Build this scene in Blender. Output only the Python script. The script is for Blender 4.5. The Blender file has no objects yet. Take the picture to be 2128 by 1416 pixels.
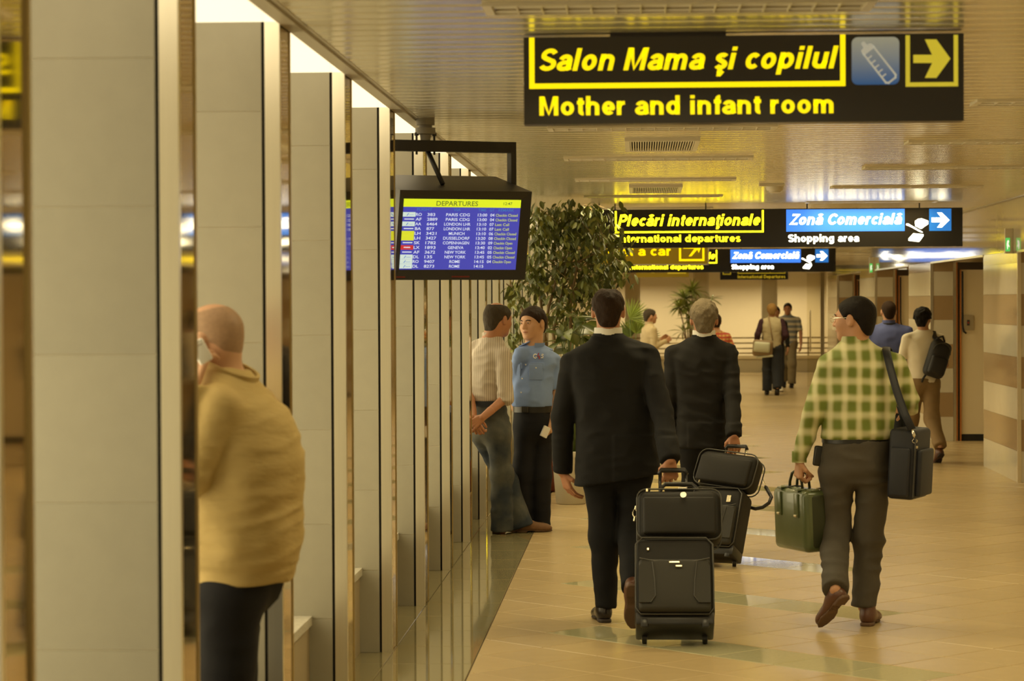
import bpy, bmesh, math, random
import numpy as np
from mathutils import Matrix, Vector

random.seed(7)
SC = bpy.context.scene
COL = SC.collection
PI = math.pi

# ------------------------------------------------------------------ camera
IMG_W, IMG_H, FPX = 2128.0, 1416.0, 5100.0
CAM_H = 1.75
YAW, PITCH, ROLL = math.radians(2.978), math.radians(0.907), -0.0045
CAM_R = Matrix.Rotation(YAW, 3, 'Z') @ Matrix.Rotation(PI / 2 - PITCH, 3, 'X') @ Matrix.Rotation(ROLL, 3, 'Z')
cam_data = bpy.data.cameras.new('camera')
cam = bpy.data.objects.new('camera', cam_data)
COL.objects.link(cam)
cam.matrix_world = Matrix.Translation((0, 0, CAM_H)) @ CAM_R.to_4x4()
cam_data.sensor_width = 36.0
cam_data.lens = 36.0 * FPX / IMG_W
cam_data.clip_end = 200
cam_data.dof.use_dof = True
cam_data.dof.focus_distance = 16.5
cam_data.dof.aperture_fstop = 5.0
SC.camera = cam


def W(u, v, Y):
    """point of the hall at depth Y that a sight line through photo pixel (u, v) meets"""
    d = CAM_R @ Vector(((u - IMG_W / 2) / FPX, -(v - IMG_H / 2) / FPX, -1.0))
    k = Y / d.y
    return Vector((d.x * k, Y, CAM_H + d.z * k))


# ------------------------------------------------------------------ light
world = bpy.data.worlds.new('world')
SC.world = world
world.use_nodes = True
bg = world.node_tree.nodes['Background']
bg.inputs['Color'].default_value = (1.0, 0.84, 0.52, 1)
bg.inputs['Strength'].default_value = 0.55
LAMP_COL = (1.0, 0.82, 0.44)
WINDOW_COL = (1.0, 0.86, 0.53)
WINDOW_E = 3.2
BAY_PANEL_E = 1.25
CEIL_LAMP_W = 18.0
END_LAMP_W = 24.0
SC.view_settings.view_transform = 'Standard'
SC.view_settings.look = 'None'
SC.view_settings.exposure = 0.0
SC.view_settings.gamma = 1.0
SC.view_settings.use_curve_mapping = False
SC.cycles.max_bounces = 8
SC.cycles.diffuse_bounces = 4
SC.cycles.glossy_bounces = 4
SC.cycles.transparent_max_bounces = 8
SC.cycles.sample_clamp_indirect = 6.0
SC.cycles.use_denoising = True


# ------------------------------------------------------------------ materials
def srgb(r, g, b):
    f = lambda c: (c / 255 / 12.92) if c <= 10 else ((c / 255 + 0.055) / 1.055) ** 2.4
    return (f(r), f(g), f(b), 1)


MATS = {}


def mat(name, col, rough=0.6, metal=0.0, var=0.0, scale=20.0, bump=0.0, bscale=None, spec=0.5, emit=None, es=1.0,
        sheen=0.0, rnd=0.0, stretch=None, coat=0.0):
    if name in MATS:
        return MATS[name]
    m = bpy.data.materials.new(name)
    m.use_nodes = True
    nt = m.node_tree
    N, L = nt.nodes, nt.links
    b = N['Principled BSDF']
    b.inputs['Base Color'].default_value = col
    b.inputs['Roughness'].default_value = rough
    b.inputs['Metallic'].default_value = metal
    b.inputs['Specular IOR Level'].default_value = spec
    b.inputs['Sheen Weight'].default_value = sheen
    b.inputs['Coat Weight'].default_value = coat
    if emit:
        b.inputs['Emission Color'].default_value = emit
        b.inputs['Emission Strength'].default_value = es
    if var or bump:
        tc = N.new('ShaderNodeTexCoord')
        mp = N.new('ShaderNodeMapping')
        if stretch:
            mp.inputs['Scale'].default_value = stretch
        L.new(tc.outputs['Object'], mp.inputs['Vector'])
    if var:
        no = N.new('ShaderNodeTexNoise')
        no.inputs['Scale'].default_value = scale
        no.inputs['Detail'].default_value = 4
        L.new(mp.outputs[0], no.inputs['Vector'])
        mx = N.new('ShaderNodeMix')
        mx.data_type = 'RGBA'
        mx.inputs[6].default_value = tuple(c * (1 - var) for c in col[:3]) + (1,)
        mx.inputs[7].default_value = tuple(min(1, c * (1 + var)) for c in col[:3]) + (1,)
        L.new(no.outputs[0], mx.inputs[0])
        L.new(mx.outputs[2], b.inputs['Base Color'])
        last = mx.outputs[2]
        if rnd:
            oi = N.new('ShaderNodeObjectInfo')
            ma = N.new('ShaderNodeMapRange')
            ma.inputs[3].default_value = 1 - rnd
            ma.inputs[4].default_value = 1 + rnd
            L.new(oi.outputs['Random'], ma.inputs[0])
            hs = N.new('ShaderNodeHueSaturation')
            L.new(ma.outputs[0], hs.inputs['Value'])
            L.new(last, hs.inputs['Color'])
            L.new(hs.outputs[0], b.inputs['Base Color'])
    if bump:
        nb = N.new('ShaderNodeTexNoise')
        nb.inputs['Scale'].default_value = bscale or scale
        nb.inputs['Detail'].default_value = 3
        L.new(mp.outputs[0], nb.inputs['Vector'])
        bp = N.new('ShaderNodeBump')
        bp.inputs['Strength'].default_value = bump
        bp.inputs['Distance'].default_value = 0.01
        L.new(nb.outputs[0], bp.inputs['Height'])
        L.new(bp.outputs[0], b.inputs['Normal'])
    MATS[name] = m
    return m


def emat(name, col, s):
    return mat(name, tuple(c * 0.6 for c in col[:3]) + (1,), rough=0.25, emit=col, es=s)


# ------------------------------------------------------------------ mesh helpers
class MB:
    """collects shapes in hall coordinates; build() links them as one mesh object"""

    def __init__(self):
        self.v, self.f = [], []

    def add(self, verts, faces):
        o = len(self.v)
        self.v += [tuple(p) for p in verts]
        self.f += [tuple(i + o for i in f) for f in faces]
        return self

    def box(self, x0, x1, y0, y1, z0, z1, M=None):
        p = [(x, y, z) for x in (x0, x1) for y in (y0, y1) for z in (z0, z1)]
        if M is not None:
            p = [M @ Vector(q) for q in p]
        return self.add(p, [(0, 1, 3, 2), (4, 6, 7, 5), (0, 4, 5, 1), (2, 3, 7, 6), (0, 2, 6, 4), (1, 5, 7, 3)])

    def rbox(self, sx, sy, sz, r, M=None, seg=3, bulge=0.0):
        """box of full size sx, sy, sz with rounded edges, centred on M"""
        bm = bmesh.new()
        bmesh.ops.create_cube(bm, size=1.0)
        for q in bm.verts:
            q.co = Vector((q.co.x * sx, q.co.y * sy, q.co.z * sz))
        bmesh.ops.bevel(bm, geom=list(bm.edges), offset=r, segments=seg, profile=0.5, affect='EDGES')
        if bulge:
            bmesh.ops.subdivide_edges(bm, edges=[e for e in bm.edges if e.calc_length() > min(sx, sz) * .4], cuts=4, use_grid_fill=True)
            for q in bm.verts:
                k = max(0, 1 - (2 * q.co.x / sx) ** 2) * max(0, 1 - (2 * q.co.z / sz) ** 2)
                q.co.y += math.copysign(bulge * k, q.co.y)
        bm.verts.ensure_lookup_table()
        vs = [(M @ q.co) if M is not None else q.co.copy() for q in bm.verts]
        bm.verts.index_update()
        fs = [[q.index for q in f.verts] for f in bm.faces]
        bm.free()
        return self.add(vs, fs)

    def tube(self, pts, r, n=8, closed=False, flat=None):
        pts = [Vector(p) for p in pts]
        rs = r if isinstance(r, (list, tuple)) else [r] * len(pts)
        vs, fs = [], []
        up = Vector((0.13, 0.27, 0.95)).normalized()
        for i, p in enumerate(pts):
            a = pts[i - 1] if i or closed else pts[i]
            b = pts[(i + 1) % len(pts)] if i < len(pts) - 1 or closed else pts[i]
            t = (b - a).normalized()
            if flat is None:
                s = t.cross(up)
                if s.length < 1e-3:
                    s = t.cross(Vector((1, 0, 0)))
                s.normalize()
                w = s.cross(t)
                k1 = k2 = rs[i]
            else:
                s = (Vector(flat[0]) - t * t.dot(Vector(flat[0]))).normalized()
                w = s.cross(t)
                k1, k2 = flat[1], flat[2]
            for j in range(n):
                an = 2 * PI * (j + .5) / n
                vs.append(p + s * math.cos(an) * k1 + w * math.sin(an) * k2)
        m = len(pts)
        for i in range(m if closed else m - 1):
            for j in range(n):
                a, b = i * n + j, i * n + (j + 1) % n
                c, d = ((i + 1) % m) * n + (j + 1) % n, ((i + 1) % m) * n + j
                fs.append((a, b, c, d))
        if not closed:
            fs.append(tuple(reversed(range(n))))
            fs.append(tuple(range((m - 1) * n, m * n)))
        return self.add(vs, fs)

    def lathe(self, c, prof, n=24):
        """profile (radius, z) about a vertical axis through c"""
        c = Vector(c)
        vs = [c + Vector((r * math.cos(2 * PI * j / n), r * math.sin(2 * PI * j / n), z)) for r, z in prof for j in range(n)]
        fs = [(i * n + j, i * n + (j + 1) % n, (i + 1) * n + (j + 1) % n, (i + 1) * n + j) for i in range(len(prof) - 1) for j in range(n)]
        fs.append(tuple(reversed(range(n))))
        fs.append(tuple(range((len(prof) - 1) * n, len(prof) * n)))
        return self.add(vs, fs)

    def prism(self, poly, d, M):
        """outline poly (x, z) in M's plane, pushed from y=0 to y=d"""
        n = len(poly)
        vs = [M @ Vector((x, y, z)) for y in (0, d) for x, z in poly]
        fs = [tuple(range(n)), tuple(reversed(range(n, 2 * n)))]
        fs += [(i, i + n, (i + 1) % n + n, (i + 1) % n) for i in range(n)]
        return self.add(vs, fs)

    def build(self, name, m, parent=None, smooth=False, origin=None, flat_angle=None):
        return link_mesh(name, np.array([tuple(q) for q in self.v], dtype=np.float64).reshape(-1, 3), self.f, m, parent, smooth, origin, flat_angle)


def world_loc(o):
    p = Vector((0, 0, 0))
    while o is not None:
        p += Vector(o.location)
        o = o.parent
    return p


def link_mesh(name, v, f, m, parent=None, smooth=False, origin=None, flat_angle=None):
    v = np.asarray(v, dtype=np.float64)
    if parent is not None:
        base = world_loc(parent)
        own = Vector((0, 0, 0))
    else:
        base = Vector((0, 0, 0))
        own = Vector(origin) if origin is not None else Vector(((v[:, 0].min() + v[:, 0].max()) / 2, (v[:, 1].min() + v[:, 1].max()) / 2, v[:, 2].min()))
    me = bpy.data.meshes.new(name)
    me.from_pydata((v - np.array(base + own)).tolist(), [], [list(q) for q in f] if not isinstance(f, np.ndarray) else f.tolist())
    me.validate()
    if smooth:
        me.shade_smooth()
        if flat_angle:
            me.set_sharp_from_angle(angle=math.radians(flat_angle))
    if m is not None:
        me.materials.append(m)
    o = bpy.data.objects.new(name, me)
    COL.objects.link(o)
    o.location = own
    if parent is not None:
        o.parent = parent
    return o


def fix_normals(o):
    bm = bmesh.new()
    bm.from_mesh(o.data)
    bmesh.ops.recalc_face_normals(bm, faces=bm.faces)
    bm.to_mesh(o.data)
    bm.free()
    return o


def tag(o, label=None, cat=None, group=None, kind=None):
    if label:
        o['label'] = label
    if cat:
        o['category'] = cat
    if group:
        o['group'] = group
    if kind:
        o['kind'] = kind
    return o


def thing(name, label, cat, loc, group=None):
    o = bpy.data.objects.new(name, None)
    COL.objects.link(o)
    o.location = loc
    o.empty_display_size = 0.1
    return tag(o, label, cat, group)


def copy_at(src, parent, loc):
    c = src.copy()
    COL.objects.link(c)
    c.parent = parent
    c.location = loc
    return c


SCREEN_WORDS = ['DEPARTURES', '12:47', 'FLIGHT', 'VIA', 'TIME', 'GT', 'REMARK', '/', 'H']
ROWS = [('RO', '383', 'PARIS CDG', '13:00', '04', 'Checkin Closed', 'w'), ('AF', '2889', 'PARIS CDG', '13:00', '04', 'Checkin Closed', 'n'), ('AA', '6464', 'LONDON LHR', '13:10', '07', 'Last Call', 'w'),
        ('BA', '877', 'LONDON LHR', '13:10', '07', 'Last Call', 'n'), ('LH', '3421', 'MUNICH', '13:10', '06', 'Checkin Closed', 'y'), ('LH', '3427', 'DUSSELDORF', '13:20', '08', 'Checkin Closed', 'y'),
        ('SK', '1782', 'COPENHAGEN', '13:30', '09', 'Checkin Open', 'n'), ('LX', '1893', 'GENEVA', '13:40', '02', 'Checkin Open', 'r'), ('AF', '3672', 'NEW YORK', '13:45', '05', 'Checkin Closed', 'n'),
        ('DL', '135', 'NEW YORK', '13:45', '05', 'Checkin Closed', 'w'), ('RO', '9407', 'ROME', '14:15', '04', 'Checkin Open', 'w'), ('DL', '8273', 'ROME', '14:15', '', '', 'w')]
TEXTS = {}


def prepare_texts():
    """outlines of the screen's words in the built-in font, all evaluated at once"""
    words = set(SCREEN_WORDS) | {w for r in ROWS for w in r[:6] if w}
    obs = []
    for w in sorted(words):
        cu = bpy.data.curves.new('lettering', 'FONT')
        cu.body = w
        cu.offset = 0.012
        cu.resolution_u = 3
        ob = bpy.data.objects.new('lettering', cu)
        COL.objects.link(ob)
        obs.append((w, ob, cu))
    dg = bpy.context.evaluated_depsgraph_get()
    for w, ob, cu in obs:
        me = bpy.data.meshes.new_from_object(ob.evaluated_get(dg))
        co = np.empty(len(me.vertices) * 3)
        me.vertices.foreach_get('co', co)
        TEXTS[w] = (co.reshape(-1, 3), [tuple(p.vertices) for p in me.polygons])
        bpy.data.meshes.remove(me)
    for w, ob, cu in obs:
        bpy.data.objects.remove(ob)
        bpy.data.curves.remove(cu)


prepare_texts()


def lettering(body, M, x0, x1, z0, z1, m, parent, name='lettering'):
    """print body on the plane of M (local x right, z up, -y out): x0..x1 its outline, z0..z1 baseline to cap height"""
    co, fs = TEXTS[body]
    rc = TEXTS['H'][0]
    cap0, cap1 = rc[:, 1].min(), rc[:, 1].max()
    sx = (x1 - x0) / (co[:, 0].max() - co[:, 0].min())
    sz = (z1 - z0) / (cap1 - cap0)
    v = [M @ Vector((x0 + (p[0] - co[:, 0].min()) * sx, -0.0015, z0 + (p[1] - cap0) * sz)) for p in co]
    return MB().add(v, fs).build(name, m, parent)


# ---- a bold grotesque drawn with strokes, for the signs ----------------------
def arc(cx, cy, rx, ry, a0, a1, n=9):
    return [(cx + rx * math.cos(math.radians(a0 + (a1 - a0) * k / n)), cy + ry * math.sin(math.radians(a0 + (a1 - a0) * k / n))) for k in range(n + 1)]


BOWL = arc(.29, .365, .19, .265, 0, 360, 20)
NARCH = arc(.29, .44, .19, .19, 180, 0)
GLYPH = {
    'o': ([BOWL], .66), 'l': ([[(.1, 0), (.1, 1)]], .29), 'i': ([[(.1, 0), (.1, .73)], [(.1, .83), (.1, 1)]], .29),
    'n': ([[(.1, 0), (.1, .73)], [(.1, .40)] + NARCH + [(.48, 0)]], .66), 'h': ([[(.1, 0), (.1, 1)], [(.1, .40)] + NARCH + [(.48, 0)]], .66),
    'm': ([[(.1, 0), (.1, .73)], [(.1, .40)] + arc(.265, .45, .165, .18, 180, 0) + [(.43, 0)], [(.43, .40)] + arc(.595, .45, .165, .18, 180, 0) + [(.76, 0)]], .95),
    'u': ([[(.48, 0), (.48, .73)], [(.1, .73)] + arc(.29, .28, .19, .19, 180, 360) + [(.48, .33)]], .66),
    'r': ([[(.1, 0), (.1, .73)], [(.1, .38)] + arc(.33, .40, .23, .235, 180, 85, 6)], .45),
    'a': ([arc(.29, .45, .18, .185, 165, 0, 8) + [(.47, .14), (.51, .03)], [(.47, .42), (.36, .38), (.22, .36)] + arc(.235, .22, .145, .13, 110, 270, 8) + arc(.28, .27, .19, .18, 280, 360, 5)], .62),
    'c': ([arc(.29, .365, .19, .265, 42, 318, 14)], .58), 'e': ([[(.12, .345), (.46, .345)] + arc(.29, .365, .18, .265, 0, 318, 16)], .62),
    's': ([arc(.26, .525, .15, .115, 25, 200, 8) + [(.22, .40), (.32, .345)] + arc(.265, .215, .155, .125, 40, -160, 9)], .55),
    't': ([[(.17, .9), (.17, .22)] + arc(.28, .21, .11, .12, 180, 280, 6), [(.02, .66), (.33, .66)]], .38),
    'f': ([[(.17, 0), (.17, .76)] + arc(.285, .78, .115, .125, 180, 85, 6), [(.02, .66), (.33, .66)]], .36),
    'd': ([BOWL, [(.49, 0), (.49, 1)]], .69), 'p': ([[(.1, -.25), (.1, .73)], arc(.30, .365, .19, .265, 0, 360, 20)], .67),
    'g': ([BOWL, [(.49, .73), (.49, .0)] + arc(.29, -.02, .2, .15, 0, -150, 9)], .68), 'w': ([[(.06, .73), (.2, .06), (.36, .70), (.52, .06), (.66, .73)]], .74),
    'M': ([[(.1, 0), (.1, 1)], [(.14, .97), (.41, .06), (.68, .97)], [(.72, 0), (.72, 1)]], .90), 'I': ([[(.11, 0), (.11, 1)]], .32),
    'P': ([[(.1, 0), (.1, 1)], [(.1, .9), (.36, .9)] + arc(.36, .67, .2, .23, 90, -90, 9) + [(.1, .44)]], .70),
    'R': ([[(.1, 0), (.1, 1)], [(.1, .9), (.38, .9)] + arc(.38, .68, .2, .22, 90, -90, 9) + [(.1, .46)], [(.38, .46), (.58, .0)]], .76),
    'D': ([[(.1, 0), (.1, 1)], [(.1, .9), (.33, .9)] + arc(.33, .5, .29, .4, 90, -90, 12) + [(.1, .1)]], .76),
    'Z': ([[(.05, .9), (.56, .9), (.06, .1), (.60, .1)]], .66), 'C': ([arc(.41, .5, .30, .4, 38, 322, 16)], .76),
    'S': ([arc(.34, .705, .22, .195, 20, 205, 9) + [(.22, .56), (.46, .45)] + arc(.345, .295, .235, .195, 45, -160, 10)], .70),
    ' ': ([], .30),
}
for base, extra, key in (('s', [[(.27, 0), (.27, -.09), (.34, -.14), (.30, -.21), (.19, -.21)]], 'ş'), ('t', [[(.24, .02), (.24, -.09), (.31, -.14), (.27, -.21), (.16, -.21)]], 'ţ'),
                         ('a', [arc(.28, 1.0, .13, .12, 195, 345, 6)], 'ă')):
    GLYPH[key] = (GLYPH[base][0] + extra, GLYPH[base][1])


def stroke_poly(path, w):
    """quads of half-width w along a path, mitred"""
    n = len(path)
    closed = math.hypot(path[0][0] - path[-1][0], path[0][1] - path[-1][1]) < 1e-4
    L, R = [], []
    for i, (x, y) in enumerate(path):
        a = path[i - 1] if i else (path[-2] if closed else None)
        b = path[i + 1] if i < n - 1 else (path[1] if closed else None)
        ds = []
        for p, q in ((a, (x, y)), ((x, y), b)):
            if p and q:
                d = math.hypot(q[0] - p[0], q[1] - p[1]) or 1
                ds.append(((q[0] - p[0]) / d, (q[1] - p[1]) / d))
        nx, ny = -sum(d[1] for d in ds) / len(ds), sum(d[0] for d in ds) / len(ds)
        k = max(nx * nx + ny * ny, 0.35)
        L.append((x + nx / k * w, y + ny / k * w))
        R.append((x - nx / k * w, y - ny / k * w))
    return L, R


def sign_lettering(body, M, x0, x1, z0, z1, m, parent, shear=0.0, w=0.095):
    glyphs, pen = [], 0.0
    for ch in body:
        strokes, adv = GLYPH[ch]
        vs, fs = [], []
        for path in strokes:
            L, R = stroke_poly(path, w)
            o = len(vs)
            for (ax, ay), (bx, by) in zip(L, R):
                vs += [(pen + ax + shear * ay, ay), (pen + bx + shear * by, by)]
            fs += [(o + 2 * i, o + 2 * i + 1, o + 2 * i + 3, o + 2 * i + 2) for i in range(len(L) - 1)]
        if vs:
            glyphs.append((vs, fs))
        pen += adv + 0.02
    lo = min(v[0] for g in glyphs for v in g[0])
    hi = max(v[0] for g in glyphs for v in g[0])
    sx, sz = (x1 - x0) / (hi - lo), z1 - z0
    for vs, fs in glyphs:
        MB().add([M @ Vector((x0 + (x - lo) * sx, -0.0018, z0 + y * sz)) for x, y in vs], fs).build('letter', m, parent)

# ================================================================== the hall
CEIL = 2.724
LX = -1.238            # corridor face of the mirrored pillars
RX = 3.60              # corridor face of the striped wall
BORDER_X = -0.812      # edge of the polished border
END_Y = 60.0

M_SLAB = mat('grout', (0.10, 0.07, 0.035, 1), 0.85)
M_TILE = mat('floor_tile', (0.475, 0.358, 0.185, 1), 0.27, var=0.07, scale=9, rnd=0.05, bump=0.02, bscale=40)
M_INLAY = mat('polished_green_granite', (0.46, 0.43, 0.26, 1), 0.05, var=0.12, scale=60, rnd=0.05, spec=0.3)
M_BORDER = mat('polished_border_granite', (0.26, 0.225, 0.115, 1), 0.05, var=0.12, scale=70, rnd=0.04)
M_PTILE = mat('pillar_stone', (0.335, 0.312, 0.24, 1), 0.45, var=0.06, scale=14, rnd=0.04)
M_GROUTL = mat('pale_grout', (0.62, 0.56, 0.42, 1), 0.7)
M_STEEL = mat('brushed_steel', (0.95, 0.90, 0.76, 1), 0.28, metal=1.0, var=0.05, scale=5, stretch=(40, 40, 0.6))
M_MIRROR = mat('bronze_mirror', (0.60, 0.47, 0.26, 1), 0.05, metal=1.0)
M_MEDGE = mat('brass_edge', (0.5, 0.38, 0.16, 1), 0.35, metal=1.0)
M_BLACK = mat('black_joint', (0.012, 0.01, 0.008, 1), 0.8)
M_CONC = mat('pillar_core', (0.2, 0.17, 0.12, 1), 0.8)
M_PARAPET = mat('parapet_render', (0.36, 0.29, 0.18, 1), 0.6, var=0.05, scale=8)
M_SILL = mat('speckled_marble', (0.62, 0.58, 0.48, 1), 0.25, var=0.35, scale=90)
M_PANE = emat('daylit_frosted_glass', WINDOW_COL + (1,), WINDOW_E)
M_BAYLIGHT = emat('luminous_ceiling_panel', (1.0, 0.86, 0.58, 1), BAY_PANEL_E)
M_FRAME = mat('window_frame', (0.3, 0.27, 0.2, 1), 0.4, metal=0.6)
M_SLAT = mat('satin_ceiling_slat', (0.74, 0.68, 0.50, 1), 0.21, metal=0.6, var=0.03, scale=3)
M_CEILBACK = mat('ceiling_void', (0.05, 0.042, 0.028, 1), 0.9)
M_TRIM = mat('ceiling_edge_trim', (0.42, 0.37, 0.27, 1), 0.4, metal=0.3)
M_WHITEM = mat('white_marble', (0.60, 0.55, 0.43, 1), 0.10, var=0.07, scale=5, rnd=0.04)
M_BROWNG = mat('tan_granite', (0.34, 0.235, 0.125, 1), 0.14, var=0.22, scale=120, rnd=0.04)
M_FASCIA = mat('polished_fascia', (0.50, 0.44, 0.31, 1), 0.06, metal=0.25, var=0.04, scale=2, bump=0.015, bscale=2.5)
M_CREAM = mat('cream_paint', (0.72, 0.62, 0.42, 1), 0.55, var=0.03, scale=3)
M_GREYCOL = mat('grey_column_paint', (0.50, 0.44, 0.31, 1), 0.45)
M_PALE = mat('pale_trim', (0.55, 0.49, 0.37, 1), 0.4)
M_ORANGE = mat('orange_door_frame', (0.46, 0.16, 0.03, 1), 0.4)
M_DKBROWN = mat('dark_brown_metal', (0.045, 0.03, 0.018, 1), 0.4)
M_RAIL = mat('brass_rail', (0.30, 0.22, 0.10, 1), 0.35, metal=0.8)


def structure(o):
    o['kind'] = 'structure'
    return o


# ---- floor ------------------------------------------------------------------
floor = structure(MB().box(-2.4, 6.2, -3, END_Y + 4, -0.15, -0.006).build('floor', M_SLAB))
TS = 0.4
DG = TS * math.sqrt(2) / 2       # 0.2828: half diagonal
GAP = 0.005
IN_X0, IN_Y0, IN_P = -0.217, 15.20, 8 * DG   # inlay rows: first centre, pitch


def clip_left(poly, x):
    out = []
    for i in range(len(poly)):
        a, b = poly[i], poly[(i + 1) % len(poly)]
        if a[0] >= x:
            out.append(a)
        if (a[0] >= x) != (b[0] >= x):
            t = (x - a[0]) / (b[0] - a[0])
            out.append((x, a[1] + t * (b[1] - a[1])))
    return out


def tile_prism(poly, mb, z0=-0.012, z1=0.0, ch=0.002):
    n = len(poly)
    cx = sum(p[0] for p in poly) / n
    cy = sum(p[1] for p in poly) / n
    top = []
    for x, y in poly:
        d = math.hypot(x - cx, y - cy) or 1
        top.append((x - (x - cx) / d * ch * 1.4, y - (y - cy) / d * ch * 1.4, z1))
    mid = [(x, y, z1 - ch) for x, y in poly]
    low = [(x, y, z0) for x, y in poly]
    f = [tuple(range(n))]
    for k in range(2):
        for i in range(n):
            j = (i + 1) % n
            f.append((k * n + i, (k + 1) * n + i, (k + 1) * n + j, k * n + j))
    mb.add(top + mid + low, f)


def in_view(x, y):
    return -0.9 < x < min(5.0, y * 0.172 + 0.35) and x > -y * 0.27


cells = []
for i in range(-60, 60):
    for j in range(-10, 230):
        if (i + j) % 2:
            continue
        cx, cy = IN_X0 + i * DG, IN_Y0 + (j - 60) * DG
        if cy < 4 or cy > END_Y or cx < BORDER_X - DG + 0.02 or cx > 5.2:
            continue
        inlay = 0 <= i <= 5 and ((j - 60) + i) % 8 == 0 and cy < 40
        cells.append((cx, cy, inlay))
diamond = [(DG - GAP, 0), (0, DG - GAP), (-DG + GAP, 0), (0, -DG + GAP)]
near = sorted((c for c in cells if c[1] > 11.0 and in_view(c[0], c[1])), key=lambda c: c[1])[:300]
near_set = set(near)
proto = {}
for m in (M_TILE, M_INLAY):
    mb = MB()
    tile_prism(diamond, mb)
    o = mb.build('floor_tile', m)
    proto[m.name] = o.data
    bpy.data.objects.remove(o)
for cx, cy, inlay in near:
    m = M_INLAY if inlay else M_TILE
    if cx - DG < BORDER_X:
        mb = MB()
        tile_prism([(cx + a, cy + b) for a, b in [(p, q) for p, q in clip_left([(cx + a, cy + b) for a, b in diamond], BORDER_X + GAP)] for a, b in [(a - cx, b - cy)]], mb)
        mb.build('floor_tile', m, floor)
    else:
        o = bpy.data.objects.new('floor_tile', proto[m.name])
        COL.objects.link(o)
        o.parent = floor
        o.location = Vector((cx, cy, 0.006)) - world_loc(floor) - Vector((0, 0, 0.006))
        o.location.z += 0.012 - 0.0  # prototype origin sits at the tile underside
        o.location.z -= 0.024
rest = MB()
rest_in = MB()
for c in cells:
    if c in near_set:
        continue
    poly = clip_left([(c[0] + a, c[1] + b) for a, b in diamond], BORDER_X + GAP)
    if len(poly) > 2:
        tile_prism(poly, rest_in if c[2] else rest)
tag(rest.build('tile_field', M_TILE, floor), kind='stuff')
tag(rest_in.build('inlay_field', M_INLAY, floor), kind='stuff')
y = 4.0
while y < END_Y - 0.1:
    for x0, x1 in ((LX, BORDER_X), (-2.05, LX)):
        mb = MB()
        tile_prism([(x0 + .001, y + .001), (x1 - .001, y + .001), (x1 - .001, y + .599), (x0 + .001, y + .599)], mb)
        mb.build('border_tile', M_BORDER, floor)
    y += 0.6

# ---- ceiling: satin metal slats ---------------------------------------------
ceiling = structure(MB().box(-2.4, 6.2, -3, END_Y + 4, CEIL + 0.05, CEIL + 0.2).build('ceiling', M_CEILBACK))
SP = 0.177
sw = SP / 2 - 0.004
prof = [(-sw, 0.022), (-sw, 0.006), (-sw + 0.006, 0.001), (-sw + 0.02, 0.0), (sw - 0.02, 0.0), (sw - 0.006, 0.001), (sw, 0.006), (sw, 0.022)]
SX0, SX1 = LX + 0.06, RX
np_ = len(prof)
sv = [(x, a, CEIL + b) for x in (SX0, SX1) for a, b in prof]
sf = [(i, i + 1, np_ + i + 1, np_ + i) for i in range(np_ - 1)]
o = MB().add(sv, sf).build('ceiling_slat', M_SLAT, smooth=True, flat_angle=50)
slat_mesh = o.data
slat_org = Vector(o.location)
bpy.data.objects.remove(o)
far = MB()
ny = int((END_Y + 2 - 6.2) / SP)
for k in range(ny):
    y = 6.2 + k * SP
    if k < 300:
        s = bpy.data.objects.new('ceiling_slat', slat_mesh)
        COL.objects.link(s)
        s.parent = ceiling
        s.location = slat_org + Vector((0, y, 0)) - world_loc(ceiling)
    else:
        far.add([(a, b + y, c) for a, b, c in sv], sf)
k = 0
while 6.2 - k * SP > -2.5:
    k += 1
    far.add([(a, b + 6.2 - k * SP, c) for a, b, c in sv], sf)
tag(far.build('slat_field', M_SLAT, ceiling, smooth=True, flat_angle=50), kind='stuff')
t = MB().box(LX, LX + 0.055, -2, END_Y + 2, CEIL - 0.012, CEIL + 0.05)
t.box(LX + 0.055, LX + 0.075, -2, END_Y + 2, CEIL - 0.002, CEIL + 0.04)
structure(t.build('trim_1', M_TRIM))
structure(MB().box(RX - 0.03, RX + 0.001, 18, END_Y + 2, CEIL - 0.01, CEIL + 0.04).build('trim_2', M_TRIM))

# ---- mirrored pillars on the left -------------------------------------------
PB, PD, PXL = 1.872, 0.27, -2.08
ORD = ['first', 'second', 'third', 'fourth', 'fifth', 'sixth', 'seventh', 'eighth', 'ninth', 'tenth', 'eleventh', 'twelfth', 'thirteenth',
       'fourteenth', 'fifteenth', 'sixteenth', 'seventeenth', 'eighteenth', 'nineteenth', 'twentieth', 'twenty-first']
NP = 20


def pillar_y(i):
    return 6.56 + PB * (i - 1)


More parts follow.
